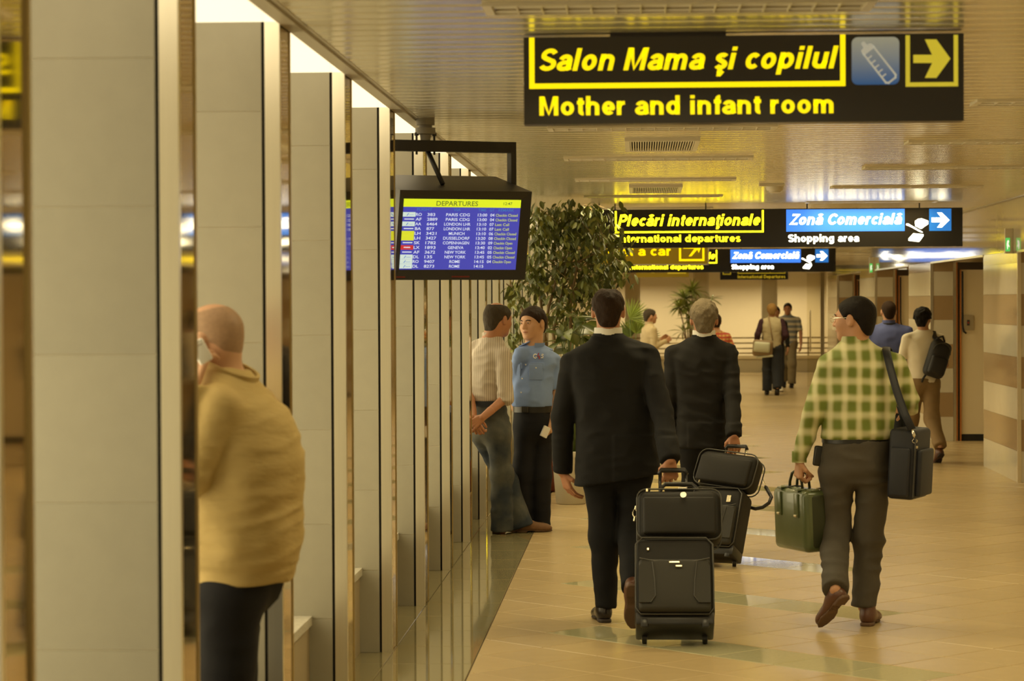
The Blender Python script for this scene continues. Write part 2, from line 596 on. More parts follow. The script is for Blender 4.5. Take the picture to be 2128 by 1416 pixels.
for i in range(NP + 1):
    y0 = pillar_y(i)
    r = thing('pillar', 'stone-faced pillar with steel edge and bronze mirror side, %s from the camera' % ORD[i], 'pillar', ((PXL + LX) / 2, y0 + PD / 2, 0), 'mirrored pillars along the left wall')
    MB().box(LX - 0.07, LX - 0.016, y0 + 0.014, y0 + PD - 0.015, 0, CEIL + 0.04).build('core', M_BLACK, r)
    MB().box(PXL, LX - 0.0645, y0 + 0.003, y0 + PD - 0.015, 0, CEIL + 0.04).build('bedding', M_GROUTL, r)
    MB().box(PXL, LX - 0.016, y0 + PD - 0.0145, y0 + PD, 0, CEIL + 0.03).build('back_facing', M_PTILE, r)
    zs = [0.0] + [0.412 + 0.4 * k for k in range(6)] + [CEIL + 0.03]
    for a, b in zip(zs[:-1], zs[1:]):
        MB().box(PXL, LX - 0.064, y0, y0 + 0.0135, a + 0.0015, b - 0.0015).build('stone_tile', M_PTILE, r)
    s = MB().box(LX - 0.052, LX, y0 - 0.002, y0 + 0.0135, 0, CEIL + 0.03)
    s.box(LX - 0.015, LX, y0 + 0.0135, y0 + 0.028, 0, CEIL + 0.03)
    s.build('steel_edge', M_STEEL, r)
    dl_ = -0.0045 if i == 0 else 0.0034           # the sheets are not hung quite parallel to the hall
    ya_, yb_ = y0 + 0.0285, y0 + PD - 0.022
    q8 = [(LX - 0.0155, ya_), (LX - 0.005 - dl_ / 2, ya_), (LX - 0.005 + dl_ / 2, yb_), (LX - 0.0155, yb_)]
    MB().add([(a, b, z) for z in (0.0, CEIL + 0.03) for a, b in q8], [(3, 2, 1, 0), (4, 5, 6, 7), (0, 1, 5, 4), (1, 2, 6, 5), (2, 3, 7, 6), (3, 0, 4, 7)]).build('mirror', M_MIRROR, r)
    MB().box(LX - 0.015, LX, y0 + PD - 0.0215, y0 + PD, 0.0, CEIL + 0.03).build('brass_edge', M_MEDGE, r)

wall_left = structure(MB().box(-2.4, -2.10, -3, END_Y + 4, 2.45, CEIL + 0.05).build('wall_left', M_CREAM))
for i in range(NP):
    ya, yb = pillar_y(i) + PD + 0.002, pillar_y(i + 1) - 0.002
    MB().box(-2.3, -1.40, ya, yb, 0.0, 0.385).build('parapet', M_PARAPET, wall_left)
    s = MB().box(-2.3, -1.387, ya, yb, 0.386, 0.424)
    s.build('sill', M_SILL, wall_left)
    MB().box(-2.22, -2.20, ya, yb, 0.43, 2.45).build('pane', M_PANE, wall_left)
    fr = MB()
    for yy in (ya, (ya + yb) / 2 - 0.025, yb - 0.05):
        fr.box(-2.2, -2.14, yy, yy + 0.05, 0.43, 2.45)
    fr.box(-2.2, -2.14, ya, yb, 0.43, 0.48)
    fr.box(-2.2, -2.14, ya, yb, 2.40, 2.45)
    fr.build('window_frame', M_FRAME, wall_left)
    MB().box(-2.10, LX - 0.002, ya, yb, CEIL - 0.004, CEIL + 0.02).build('luminous_panel', M_BAYLIGHT, wall_left)
# plain wall after the last pillar and before the first
MB().box(-2.4, LX, pillar_y(NP) + PD, END_Y + 2, 0, CEIL + 0.05).build('plain_wall', M_CREAM, wall_left)

# ---- striped wall on the right ----------------------------------------------
wall_right = structure(MB().box(RX + 0.02, 6.2, -3, 16.2, 0, CEIL + 0.05).build('wall_right', M_WHITEM))
HEAD = 2.215
BANDS = [(0.3 * k, 0.3 * k + 0.3) for k in range(7)] + [(2.1, HEAD)]
PIERS = [(23.6, 2.35), (30.6, 2.5), (37.8, 2.6), (45.0, 2.3)]


def band_mat(k):
    return M_BROWNG if k % 2 else M_WHITEM


for n, (y0, dl) in enumerate(PIERS):
    MB().box(RX + 0.02, 3.9, y0 + 0.021, y0 + dl - 0.001, 0, CEIL + 0.04).build('pier_core', M_CONC, wall_right)
    for k, (a, b) in enumerate(BANDS):
        MB().box(RX, RX + 0.02, y0 + 0.03, y0 + dl, a + 0.001, b - 0.001).build('stone_panel', band_mat(k), wall_right)
        x1 = 3.873 if n else 5.4
        MB().box(RX + 0.03, x1, y0, y0 + 0.02, a + 0.001, b - 0.001).build('stone_panel', band_mat(k), wall_right)
    MB().box(RX - 0.004, RX + 0.03, y0 - 0.004, y0 + 0.03, 0, HEAD).build('corner_trim', M_STEEL, wall_right)
    if n:
        MB().box(3.876, 3.91, y0 - 0.01, y0 + 0.03, 0, HEAD).build('steel_jamb', M_STEEL, wall_right)
        d = structure(MB().box(3.974, 5.4, y0 + 0.02, y0 + 0.06, 0.085, 2.12).build('door_%d' % n, M_CREAM))
        MB().box(3.912, 3.926, y0 - 0.008, y0 + 0.04, 0, HEAD).build('orange_frame', M_ORANGE, d)
        MB().box(3.928, 3.954, y0 + 0.005, y0 + 0.04, 0, HEAD).build('door_gap', M_DKBROWN, d)
        MB().box(3.956, 3.972, y0 - 0.006, y0 + 0.04, 0, 2.12).build('orange_frame', M_ORANGE, d)
        MB().box(3.928, 5.4, y0 - 0.004, y0 + 0.06, 2.125, HEAD - 0.002).build('lintel', M_DKBROWN, d)
        MB().box(3.974, 5.4, y0 + 0.012, y0 + 0.055, 0.0, 0.083).build('kick_plate', M_BLACK, d)
        pts = [(3.985, y0 - 0.02, 2.10)] + [(3.985, y0 - 0.03, 2.06 - 0.06 * q) for q in range(11)] + [(3.99, y0 - 0.035, 1.40), (4.002, y0 - 0.03, 1.355), (4.03, y0 - 0.01, 1.335)]
        MB().tube(pts, 0.012, 8).build('pull_handle', M_BLACK, d, smooth=True)
# fascia above the openings, in separate polished sheets
ys = [16.2, 17.7, 19.2, 20.7, 22.2, 23.6, 24.8, 25.95, 27.5, 29.05, 30.6, 31.85, 33.1, 34.7, 36.2, 37.8, 39.1, 40.4, 42.0, 43.5, 45.0, 46.2, 47.3]
for a, b in zip(ys[:-1], ys[1:]):
    MB().box(RX, RX + 0.02, a + 0.001, b - 0.001, HEAD + 0.001, CEIL + 0.02).build('fascia_sheet', M_FASCIA, wall_right)
MB().box(RX + 0.021, RX + 0.3, 16.2, 47.3, HEAD + 0.003, CEIL + 0.04).build('header', M_CONC, wall_right)
e = MB()
for a, b in ((16.2, 23.57), (25.95, 30.57), (33.1, 37.77), (40.4, 44.97)):
    e.box(RX - 0.006, RX + 0.022, a, b, HEAD - 0.018, HEAD + 0.004)
e.build('header_edge', M_STEEL, wall_right)
MB().box(5.4, 5.6, 16.2, 50, 0, CEIL).build('side_passage_wall', M_CREAM, wall_right)
MB().box(RX + 0.31, 5.39, 16.3, 49, 2.5, 2.56).build('side_passage_ceiling', M_CREAM, wall_right)
MB().box(4.7, 4.85, 51.62, END_Y + 2.6, 0, CEIL + 0.04).build('plain_wall', M_CREAM, wall_right)
MB().box(4.7, 5.39, 51.5, 51.61, 0, CEIL + 0.04).build('plain_wall', M_CREAM, wall_right)
# call panel beside the second door
p = thing('call_panel', 'beige wall panel with a small red call button beside the cream door', 'panel', W(2012, 672, 30.61))
c = W(2012, 671, 30.61)
MB().rbox(0.135, 0.02, 0.19, 0.004, Matrix.Translation((c.x, 30.612, c.z))).build('plate', mat('panel_beige', (0.42, 0.36, 0.24, 1), 0.5), p)
MB().rbox(0.035, 0.014, 0.07, 0.003, Matrix.Translation((c.x, 30.602, c.z))).build('button_field', mat('panel_dark', (0.07, 0.06, 0.06, 1), 0.4), p)
MB().rbox(0.02, 0.012, 0.02, 0.003, Matrix.Translation((c.x, 30.594, c.z))).build('button', mat('panel_red', (0.4, 0.05, 0.03, 1), 0.4), p)

# ---- far end ----------------------------------------------------------------
wall_back = structure(MB().box(-2.4, 6.2, END_Y + 2.6, END_Y + 2.8, 0, CEIL + 0.2).build('wall_back', M_CREAM))
par = MB().box(-1.2, 4.69, END_Y, END_Y + 0.12, 0, 0.33)
par.build('parapet', M_GREYCOL, wall_back)
MB().box(-1.2, 4.69, END_Y - 0.02, END_Y + 0.16, 0.331, 0.41).build('coping', M_CREAM, wall_back)
rl = thing('railing', 'brass railing of four horizontal bars on the parapet at the far end', 'railing', (1.2, END_Y + 0.06, 0.41))
for v in (703, 714, 725, 735):
    z = W(1400, v, END_Y).z
    MB().tube([(-1.19, END_Y + 0.06, z), (4.68, END_Y + 0.06, z)], 0.017, 8).build('bar', M_RAIL, rl, smooth=True)
for x in (-0.9, 0.35, 1.6, 2.85, 4.1):
    MB().box(x - 0.015, x + 0.015, END_Y + 0.045, END_Y + 0.075, 0.41, 0.86).build('post', M_RAIL, rl)
for n, (u0, u1) in enumerate(((1303, 1326), (1444, 1469), (1587, 1611))):
    a, b = W(u0, 620, END_Y + 0.5).x, W(u1, 620, END_Y + 0.5).x
    r = thing('column', ['dark grey column behind the palm at the far end', 'dark grey column beside the tall leafy plant at the far end', 'dark grey column behind the blonde woman at the far end'][n], 'column', ((a + b) / 2, END_Y + 0.6, 0), 'grey columns at the far end')
    MB().box(a, b, END_Y + 0.45, END_Y + 0.75, 0, CEIL + 0.04).build('shaft', M_GREYCOL, r)
    for q in (a - 0.05, b + 0.002):
        MB().box(q, q + 0.048, END_Y + 0.46, END_Y + 0.74, 0, CEIL + 0.04).build('edge_strip', M_PALE, r)
# glass screen by the last pier
gl = bpy.data.materials.new('screen_glass')
gl.use_nodes = True
gb = gl.node_tree.nodes['Principled BSDF']
gb.inputs['Base Color'].default_value = (0.86, 0.84, 0.74, 1)
gb.inputs['Roughness'].default_value = 0.02
gb.inputs['Transmission Weight'].default_value = 1.0
gb.inputs['IOR'].default_value = 1.12
g = structure(bpy.data.objects.new('door_4', None))
COL.objects.link(g)
a = W(1677, 600, 49.5)
g.location = ((a.x + RX) / 2, 49.5, 0)
MB().box(a.x, RX + 0.02, 49.5, 49.512, 0.01, 2.3).build('glass_pane', gl, g)
MB().box(a.x - 0.005, RX + 0.02, 49.49, 49.525, 2.3, 2.38).build('head_rail', M_STEEL, g)
MB().box(W(1705, 600, 49.6).x, W(1713, 600, 49.6).x, 49.6, 49.64, 0.01, 2.3).build('mullion', M_GREYCOL, g)
h = W(1684, 646, 49.4)
h2 = W(1684, 730, 49.4)
MB().tube([(h.x, 49.45, h2.z), (h.x, 49.43, h2.z + 0.02), (h.x, 49.43, h.z - 0.02), (h.x, 49.45, h.z)], 0.014, 8).build('pull_handle', M_STEEL, g, smooth=True)
# lamps that wash the end wall, in a slot behind the columns
for k, x in enumerate((-0.4, 0.62, 2.1, 3.3, 4.2)):
    l = bpy.data.lights.new('wall_washer', 'AREA')
    l.shape = 'RECTANGLE'
    l.size, l.size_y = 0.9, 0.12
    l.energy = END_LAMP_W
    l.color = (1.0, 0.83, 0.5)
    lo = bpy.data.objects.new('wall_washer', l)
    COL.objects.link(lo)
    l.spread = math.radians(125)
    lo.location = (x, END_Y + 1.05, CEIL - 0.02)
    lo.rotation_euler = (math.radians(8), 0, 0)

# ---- ceiling fixtures -------------------------------------------------------
M_FIXW = mat('fixture_white', (0.62, 0.56, 0.42, 1), 0.4)
M_REFL = mat('fixture_reflector', (0.60, 0.52, 0.34, 1), 0.12, metal=1.0)
M_TUBE = mat('lamp_tube', (0.8, 0.76, 0.64, 1), 0.3)
FW, FD = 1.28, 0.28
FIX = [(0.13, y) for y in (8.12, 10.95, 13.78, 16.72, 19.66, 22.75, 25.7, 28.6, 31.5, 34.4, 37.3, 40.2, 43.1, 46, 48.9, 51.8, 54.7, 57.6)] + \
      [(2.285, y) for y in (9.2, 12.2, 15.25, 18.15, 21.2, 24.4, 27.3, 30.2, 33.1, 36, 38.9, 41.8, 44.7, 47.6, 50.5, 53.4, 56.3, 58.9)]  # last lamps of both rows added to brighten the far columns
fproto = None
cnt = {0.13: 0, 2.285: 0}
for k, (x, y) in enumerate(FIX):
    cnt[x] += 1
    side = 'left' if x < 1 else 'right'
    r = thing('ceiling_lamp', 'recessed louvred tube lamp in the slatted ceiling, %s of the %s row' % (ORD[cnt[x] - 1], side), 'lamp', (x, y, CEIL - 0.012), 'louvred lamps in the ceiling')
    if fproto is None:
        fproto = []
        z0, z1 = CEIL - 0.012, CEIL + 0.012
        f = MB()
        f.box(x - FW / 2, x + FW / 2, y - FD / 2, y - FD / 2 + 0.018, z0, z1)
        f.box(x - FW / 2, x + FW / 2, y + FD / 2 - 0.018, y + FD / 2, z0, z1)
        f.box(x - FW / 2, x - FW / 2 + 0.03, y - FD / 2 + 0.018, y + FD / 2 - 0.018, z0, z1)
        f.box(x + FW / 2 - 0.03, x + FW / 2, y - FD / 2 + 0.018, y + FD / 2 - 0.018, z0, z1)
        fproto.append(f.build('frame', M_FIXW, r))
        fproto.append(MB().box(x - FW / 2 + .031, x + FW / 2 - .031, y - FD / 2 + .019, y + FD / 2 - .019, CEIL - 0.002, CEIL - 0.001).build('reflector', M_REFL, r))
        for q in range(14):
            xx = x - FW / 2 + 0.03 + (q + 1) * (FW - 0.06) / 15
            fproto.append(MB().box(xx - 0.002, xx + 0.002, y - FD / 2 + .019, y + FD / 2 - .019, z0 + 0.001, CEIL - 0.0025).build('louvre_blade', M_FIXW, r))
        for q in (-0.06, 0.06):
            fproto.append(MB().tube([(x - FW / 2 + 0.035, y + q, CEIL - 0.0065), (x + FW / 2 - 0.035, y + q, CEIL - 0.0065)], 0.004, 6).build('tube', M_TUBE, r))
    elif y < 36:
        for s in fproto:
            copy_at(s, r, s.location)
    else:
        for s in fproto[:2]:
            copy_at(s, r, s.location)
    l = bpy.data.lights.new('lamp_light', 'AREA')
    l.shape = 'RECTANGLE'
    l.size, l.size_y = FW - 0.1, FD - 0.06
    l.energy = CEIL_LAMP_W
    l.color = LAMP_COL
    l.spread = math.radians(150)
    lo = bpy.data.objects.new('lamp_light', l)
    COL.objects.link(lo)
    lo.parent = r
    lo.location = (0, 0, -0.004)

vx0, vx1 = -0.085, 0.365
for n, (ya, yb) in enumerate(((14.65, 15.65), (20.6, 21.75))):
    r = thing('air_vent', ['wide slotted air grille in the ceiling, nearer of the two', 'smaller looking slotted air grille in the ceiling, farther of the two'][n], 'vent', ((vx0 + vx1) / 2, (ya + yb) / 2, CEIL - 0.02), 'ceiling air grilles')
    f = MB().box(vx0, vx1, ya, ya + 0.05, CEIL - 0.022, CEIL + 0.02)
    f.box(vx0, vx1, yb - 0.05, yb, CEIL - 0.022, CEIL + 0.02)
    f.box(vx0, vx0 + 0.03, ya + .05, yb - .05, CEIL - 0.022, CEIL + 0.02)
    f.box(vx1 - 0.03, vx1, ya + .05, yb - .05, CEIL - 0.022, CEIL + 0.02)
    f.build('frame', M_FIXW, r)
    MB().box(vx0 + .03, vx1 - .03, ya + .05, yb - .05, CEIL - 0.003, CEIL - 0.001).build('backing', M_BLACK, r)
    for q in range(26):
        xx = vx0 + 0.036 + q * (vx1 - vx0 - 0.072) / 25
        MB().box(xx - 0.0035, xx + 0.0035, ya + .051, yb - .051, CEIL - 0.02, CEIL - 0.004).build('slat', M_FIXW, r)
c = W(1610, 386, 20.7)
r = thing('smoke_detector', 'round white smoke detector hanging under the ceiling', 'detector', (c.x, 20.7, CEIL - 0.05))
MB().lathe((c.x, 20.7, CEIL - 0.045), [(0.02, -0.012), (0.06, -0.01), (0.072, 0.004), (0.075, 0.03), (0.07, 0.046)], 20).build('dome', M_FIXW, r, smooth=True, flat_angle=40)
MB().lathe((c.x, 20.7, CEIL - 0.052), [(0.03, -0.018), (0.05, -0.012), (0.052, -0.003)], 20).build('sensor', M_PALE, r, smooth=True, flat_angle=40)
MB().box(c.x - 0.14, c.x + 0.07, 20.5, 20.55, CEIL - 0.022, CEIL - 0.001).build('bracket', M_FIXW, r)
# emergency exit boxes on the fascia
M_EXG = emat('exit_green', (0.10, 0.55, 0.10, 1), 0.9)
for n, (u, v0, v1, yy) in enumerate(((2080, 475, 527, 23.9), (1803, 535, 569, 37.9))):
    a, b = W(u, v0, yy), W(u, v1, yy)
    r = thing('exit_sign', ['small green emergency exit box on the fascia nearest the camera', 'tiny green emergency exit box farther along the fascia'][n], 'sign', (RX - 0.05, yy, b.z), 'emergency exit boxes')
    MB().box(RX - 0.075, RX - 0.001, yy, yy + 0.05, b.z, a.z).build('housing', M_FIXW, r)
    MB().box(RX - 0.072, RX - 0.03, yy - 0.004, yy - 0.0005, b.z + 0.02, b.z + (a.z - b.z) * .62).build('green_face', M_EXG, r)
    cz = b.z + (a.z - b.z) * .36
    MB().prism([(-0.006, -0.05), (0.0, -0.045), (0.004, -0.015), (0.014, -0.03), (0.016, -0.02), (0.005, 0.005), (0.012, 0.03), (0.002, 0.045), (-0.008, 0.03), (-0.012, 0.0)],
               0.001, Matrix.Translation((RX - 0.05, yy - 0.0062, cz))).build('running_figure', emat('exit_white', (1, 0.95, 0.8, 1), 0.9), r)

# ================================================================== hanging signs
M_SIGNBOX = mat('sign_box_black', (0.013, 0.011, 0.008, 1), 0.12)
M_SIGNDULL = mat('sign_box_brown_black', (0.028, 0.022, 0.012, 1), 0.25)
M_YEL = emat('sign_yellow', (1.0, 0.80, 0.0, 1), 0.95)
M_YELHOT = emat('sign_yellow_backlit', (1.0, 0.80, 0.006, 1), 6.0)
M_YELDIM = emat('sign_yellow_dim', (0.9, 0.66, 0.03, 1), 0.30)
M_YELGLOW = emat('sign_yellow_weak_glow', (0.9, 0.75, 0.05, 1), 0.42)  # front light put into the yellow print as a weak glow
M_WHITEHOT = emat('sign_white_backlit', (1.0, 0.93, 0.68, 1), 6.0)
M_BLUEHOT = emat('sign_blue_backlit', (0.045, 0.20, 0.78, 1), 1.3)
M_BLUEARROW = emat('sign_blue_arrow_panel', (0.02, 0.17, 0.55, 1), 0.9)
M_AMBER = emat('sign_amber_panel', (0.22, 0.13, 0.004, 1), 0.55)
M_CABLE = mat('cable_dark', (0.03, 0.025, 0.02, 1), 0.5)


class Sign:
    """a flat box hung at depth Y; coordinates of its print are photo pixels carried to the plane of its face"""

    def __init__(self, name, label, Y, u0, u1, v0, v1, depth, m, hang=()):
        self.Y = Y
        a, b = W(u0, v1, Y), W(u1, v1, Y)
        c = W((u0 + u1) / 2, v0, Y)
        self.x0, self.x1, self.z0, self.z1 = a.x, b.x, (a.z + b.z) / 2, c.z
        # horizontal box: take a common slope away
        self.r = thing(name, label, 'sign', ((a.x + b.x) / 2, Y + depth / 2, self.z0))
        self.body = MB().box(a.x, b.x, Y, Y + depth, self.z0, self.z1).build('box', m, self.r)
        for u in hang:
            q = W(u, v0, Y)
            MB().box(q.x - 0.006, q.x + 0.006, Y + depth / 2 - 0.006, Y + depth / 2 + 0.006, self.z1, CEIL).build('hanger', M_CABLE, self.r)
        self.M = Matrix.Translation((0, Y, 0))
        self.uc = (u0 + u1) / 2

    def pt(self, u, v):
        p = W(u, v + 0.0045 * (u - self.uc), self.Y)   # the box hangs level; the photo is tilted by that much
        p = W(u, v, self.Y)
        return p.x, p.z

    def text(self, body, u0, u1, vbase, vcap, m, shear=0.0, bold=0.02):
        uc = (u0 + u1) / 2
        x0, _ = self.pt(u0, vbase)
        x1, _ = self.pt(u1, vbase)
        _, z0 = self.pt(uc, vbase)
        _, z1 = self.pt(uc, vcap)
        return sign_lettering(body, self.M, x0, x1, z0, z1, m, self.r, shear)

    def rect(self, u0, u1, v0, v1, m, name, out=0.001, r=0.0):
        uc = (u0 + u1) / 2
        x0, x1 = self.pt(u0, v1)[0], self.pt(u1, v1)[0]
        z0, z1 = self.pt(uc, v1)[1], self.pt(uc, v0)[1]
        mb = MB()
        if r:
            pl = []
            for cx, cz, a0 in ((x1 - r, z1 - r, 0), (x0 + r, z1 - r, 90), (x0 + r, z0 + r, 180), (x1 - r, z0 + r, 270)):
                for k in range(5):
                    a = math.radians(a0 + k * 22.5)
                    pl.append((cx + r * math.cos(a), cz + r * math.sin(a)))
            mb.prism(pl, -out, self.M)
        else:
            mb.box(x0, x1, self.Y - out, self.Y - 0.0001, z0, z1)
        return fix_normals(mb.build(name, m, self.r))

    def frame(self, u0, u1, v0, v1, w, m):
        mb = MB()
        uc = (u0 + u1) / 2
        X0, X1, XA, XB = (self.pt(q, v1)[0] for q in (u0, u1, u0 + w, u1 - w))
        Z0, Z1, ZA = (self.pt(uc, q)[1] for q in (v1, v0, v1 - w))
        mb.box(X0, XA, self.Y - 0.0012, self.Y - 0.0001, Z0, Z1)
        mb.box(XB, X1, self.Y - 0.0012, self.Y - 0.0001, Z0, Z1)
        mb.box(XA, XB, self.Y - 0.0012, self.Y - 0.0001, Z0, ZA)
        return mb.build('printed_frame', m, self.r)

    def poly(self, pts, m, name, out=0.002):
        pl = [self.pt(u, v) for u, v in pts]
        mb = MB()
        mb.prism(pl, -out, self.M)
        return fix_normals(mb.build(name, m, self.r))

    def lines(self, paths, w, m, name, out=0.0025):
        mb = MB()
        for path in paths:
            for a, b in zip(path[:-1], path[1:]):
                d = math.hypot(b[0] - a[0], b[1] - a[1])
                tx, ty = (b[0] - a[0]) / d * w / 2, (b[1] - a[1]) / d * w / 2
                q = [(a[0] - tx - ty, a[1] - ty + tx), (b[0] + tx - ty, b[1] + ty + tx), (b[0] + tx + ty, b[1] + ty - tx), (a[0] - tx + ty, a[1] - ty - tx)]
                mb.prism([self.pt(*p) for p in q], -out, self.M)
        return fix_normals(mb.build(name, m, self.r))


# --- mother and infant room --------------------------------------------------
S = Sign('hanging_sign', 'black hanging sign with yellow lettering for the mother and infant room', 8.92, 1089, 2003, 73.5, 255, 0.10, M_SIGNDULL, hang=())
p = W(1388, 70, 8.92)
MB().box(p.x - 0.21, p.x + 0.21, 8.94, 9.0, S.z1, CEIL).build('mounting_rail', M_DKBROWN, S.r)
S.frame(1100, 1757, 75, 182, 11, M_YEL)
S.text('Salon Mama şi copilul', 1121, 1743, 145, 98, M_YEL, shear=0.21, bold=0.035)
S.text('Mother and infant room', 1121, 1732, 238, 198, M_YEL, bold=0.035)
# pictogram: feeding bottle on a blue square that fades to white at the top
pic = bpy.data.materials.new('pictogram_blue')
pic.use_nodes = True
N, L = pic.node_tree.nodes, pic.node_tree.links
tc = N.new('ShaderNodeTexCoord')
sp = N.new('ShaderNodeSeparateXYZ')
rp = N.new('ShaderNodeValToRGB')
rp.color_ramp.elements[0].color = (0.03, 0.12, 0.36, 1)
rp.color_ramp.elements[1].color = (0.42, 0.44, 0.36, 1)
L.new(tc.outputs['Generated'], sp.inputs[0])
L.new(sp.outputs['Z'], rp.inputs[0])
L.new(rp.outputs[0], N['Principled BSDF'].inputs['Base Color'])
L.new(rp.outputs[0], N['Principled BSDF'].inputs['Emission Color'])
N['Principled BSDF'].inputs['Emission Strength'].default_value = 0.35
N['Principled BSDF'].inputs['Roughness'].default_value = 0.3
S.rect(1770, 1869, 77, 176, pic, 'pictogram_panel', r=0.022)
M_PALEP = emat('pictogram_pale', (0.6, 0.58, 0.46, 1), 0.45)


def rot_px(pts, c, a):
    return [(c[0] + x * math.cos(a) - y * math.sin(a), c[1] + x * math.sin(a) + y * math.cos(a)) for x, y in pts]


bc, ba = (1824, 129), math.radians(52)
S.lines([rot_px([(-30, -13), (44, -13), (48, -9), (48, 9), (44, 13), (-30, 13), (-30, -13)], bc, ba)], 4, M_PALEP, 'bottle_outline')
S.lines([rot_px([(x, 12), (x, 3)], bc, ba) for x in (-18, -6, 6, 18, 30)], 3, M_PALEP, 'bottle_marks')
S.poly(rot_px([(-32, -15), (-32, 15), (-40, 13), (-42, 5), (-52, 4), (-52, -4), (-42, -5), (-40, -13)], bc, ba), M_PALEP, 'bottle_teat')
S.frame(1882, 1991, 73, 180, 9, M_YELGLOW)
S.poly([(1898, 114), (1937, 114), (1922, 82), (1946, 82), (1975, 122), (1946, 162), (1922, 162), (1937, 131), (1898, 131)], M_YELGLOW, 'arrow')


# --- the two long departures / shopping signs -------------------------------
def shopping(S, f):
    """f carries pixels of the nearer sign onto this one"""
    P = lambda u, v: f(u, v)

    def R(u0, u1, v0, v1, m, n):
        a, b = P(u0, v0), P(u1, v1)
        return S.rect(a[0], b[0], a[1], b[1], m, n)

    def T(body, u0, u1, vb, vc, m, sh, bo):
        a, b = P(u0, vb), P(u1, vc)
        return S.text(body, a[0], b[0], a[1], b[1], m, sh, bo)
    k = P(1, 0)[0] - P(0, 0)[0]
    a, b = P(1278, 438), P(1587, 484)
    S.frame(a[0], b[0], a[1], b[1], 3.6 * k, M_YELHOT)
    T('Plecări internaţionale', 1284, 1580, 469.5, 445.5, M_YELHOT, 0.21, 0.03)
    T('International departures', 1283, 1539, 503.5, 488, M_YELHOT, 0.0, 0.025)
    R(1634, 1880, 435, 481, M_BLUEHOT, 'blue_panel')
    T('Zonă Comercială', 1640, 1875, 467, 444, M_WHITEHOT, 0.21, 0.025)
    T('Shopping area', 1638, 1786, 503, 487, M_WHITEHOT, 0.0, 0.03)
    R(1931, 1977, 434, 480, M_BLUEARROW, 'arrow_panel')
    S.poly([P(*q) for q in [(1936, 452.5), (1956, 452.5), (1947.5, 442), (1957, 442), (1973, 457.5), (1957, 473), (1947.5, 473), (1956, 462), (1936, 462)]], M_WHITEHOT, 'arrow')
    # gift, brush and book
    S.poly([P(*q) for q in [(1901, 460), (1908, 455), (1915, 454), (1929, 459), (1929, 466), (1914, 476.5), (1902, 470)]], M_WHITEHOT, 'gift_symbol')
    S.lines([[P(1901, 461), P(1914, 465), P(1914, 476)], [P(1914, 465), P(1929, 460)], [P(1908, 463), P(1908, 473)], [P(1921, 463), P(1921, 472)]], 1.0 * k, M_SIGNBOX, 'gift_ribbon', 0.004)
    S.poly([P(*q) for q in [(1883, 465), (1887, 464.5), (1918, 482.5), (1916, 484), (1909, 481), (1892, 471.5), (1883, 468)]], M_WHITEHOT, 'brush_symbol')
    S.poly([P(*q) for q in [(1888, 496), (1898, 485), (1919, 487), (1919, 491), (1910, 503), (1888, 500.5)]], M_WHITEHOT, 'book_symbol')
    S.lines([[P(1889, 497), P(1909, 499), P(1918, 489)]], 1.1 * k, M_SIGNBOX, 'book_edge', 0.004)


S2 = Sign('hanging_sign', 'long backlit black sign for international departures and shopping area, nearer one', 24.6, 1228, 2000.5, 434, 514, 0.12, M_SIGNBOX, hang=(1245, 1278, 1467, 1678, 1912))
shopping(S2, lambda u, v: (u, v))
K4 = 0.5935
S4 = Sign('hanging_sign', 'backlit departures and shopping sign half hidden behind the rent-a-car sign', 41.5, 1280, 1737, 517.5, 566, 0.12, M_SIGNBOX, hang=(1320, 1420, 1540, 1690))
shopping(S4, lambda u, v: (1518 + (u - 1634) * K4, 518 + (v - 434) * 0.60))

S3 = Sign('hanging_sign', 'amber rent a car sign with an arrow box behind the tree', 33.0, 1233, 1473, 508, 551, 0.10, M_AMBER, hang=(1260, 1440))
M_YELMID = emat('sign_yellow_mid', (1.0, 0.72, 0.0, 1), 1.1)
S3.text('Rent a car', 1252, 1394, 532, 512, M_YELMID, bold=0.03)
S3.frame(1411, 1464, 509, 543, 4.5, M_YELMID)
S3.poly([(1420, 517), (1443, 517), (1431, 533), (1437, 533), (1449, 519), (1452, 526), (1458, 512), (1420, 512)], M_YELMID, 'arrow')
for a, b, c, d in ((1233, 1473, 549.5, 551.5), (1471, 1473.5, 508, 551)):
    S3.rect(a, b, c, d, M_STEEL, 'edge_strip')
S6 = Sign('hanging_sign', 'small dim amber sign hanging farther down the hall on the plant side', 47.0, 1322, 1432, 545, 576.5, 0.10, M_AMBER, hang=(1340, 1415))
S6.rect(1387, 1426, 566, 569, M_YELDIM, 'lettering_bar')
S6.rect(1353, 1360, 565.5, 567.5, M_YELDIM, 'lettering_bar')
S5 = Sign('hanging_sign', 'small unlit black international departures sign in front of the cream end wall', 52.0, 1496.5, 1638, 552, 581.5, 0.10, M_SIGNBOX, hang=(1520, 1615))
S5.text('International Departures', 1533, 1632, 578.5, 572, M_YELDIM, bold=0.03)  # faint glow put into the print of this unlit sign
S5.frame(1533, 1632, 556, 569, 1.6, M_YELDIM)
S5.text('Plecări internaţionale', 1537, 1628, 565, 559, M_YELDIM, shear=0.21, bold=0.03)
S5.frame(1502, 1519, 556, 571, 1.6, M_YELDIM)

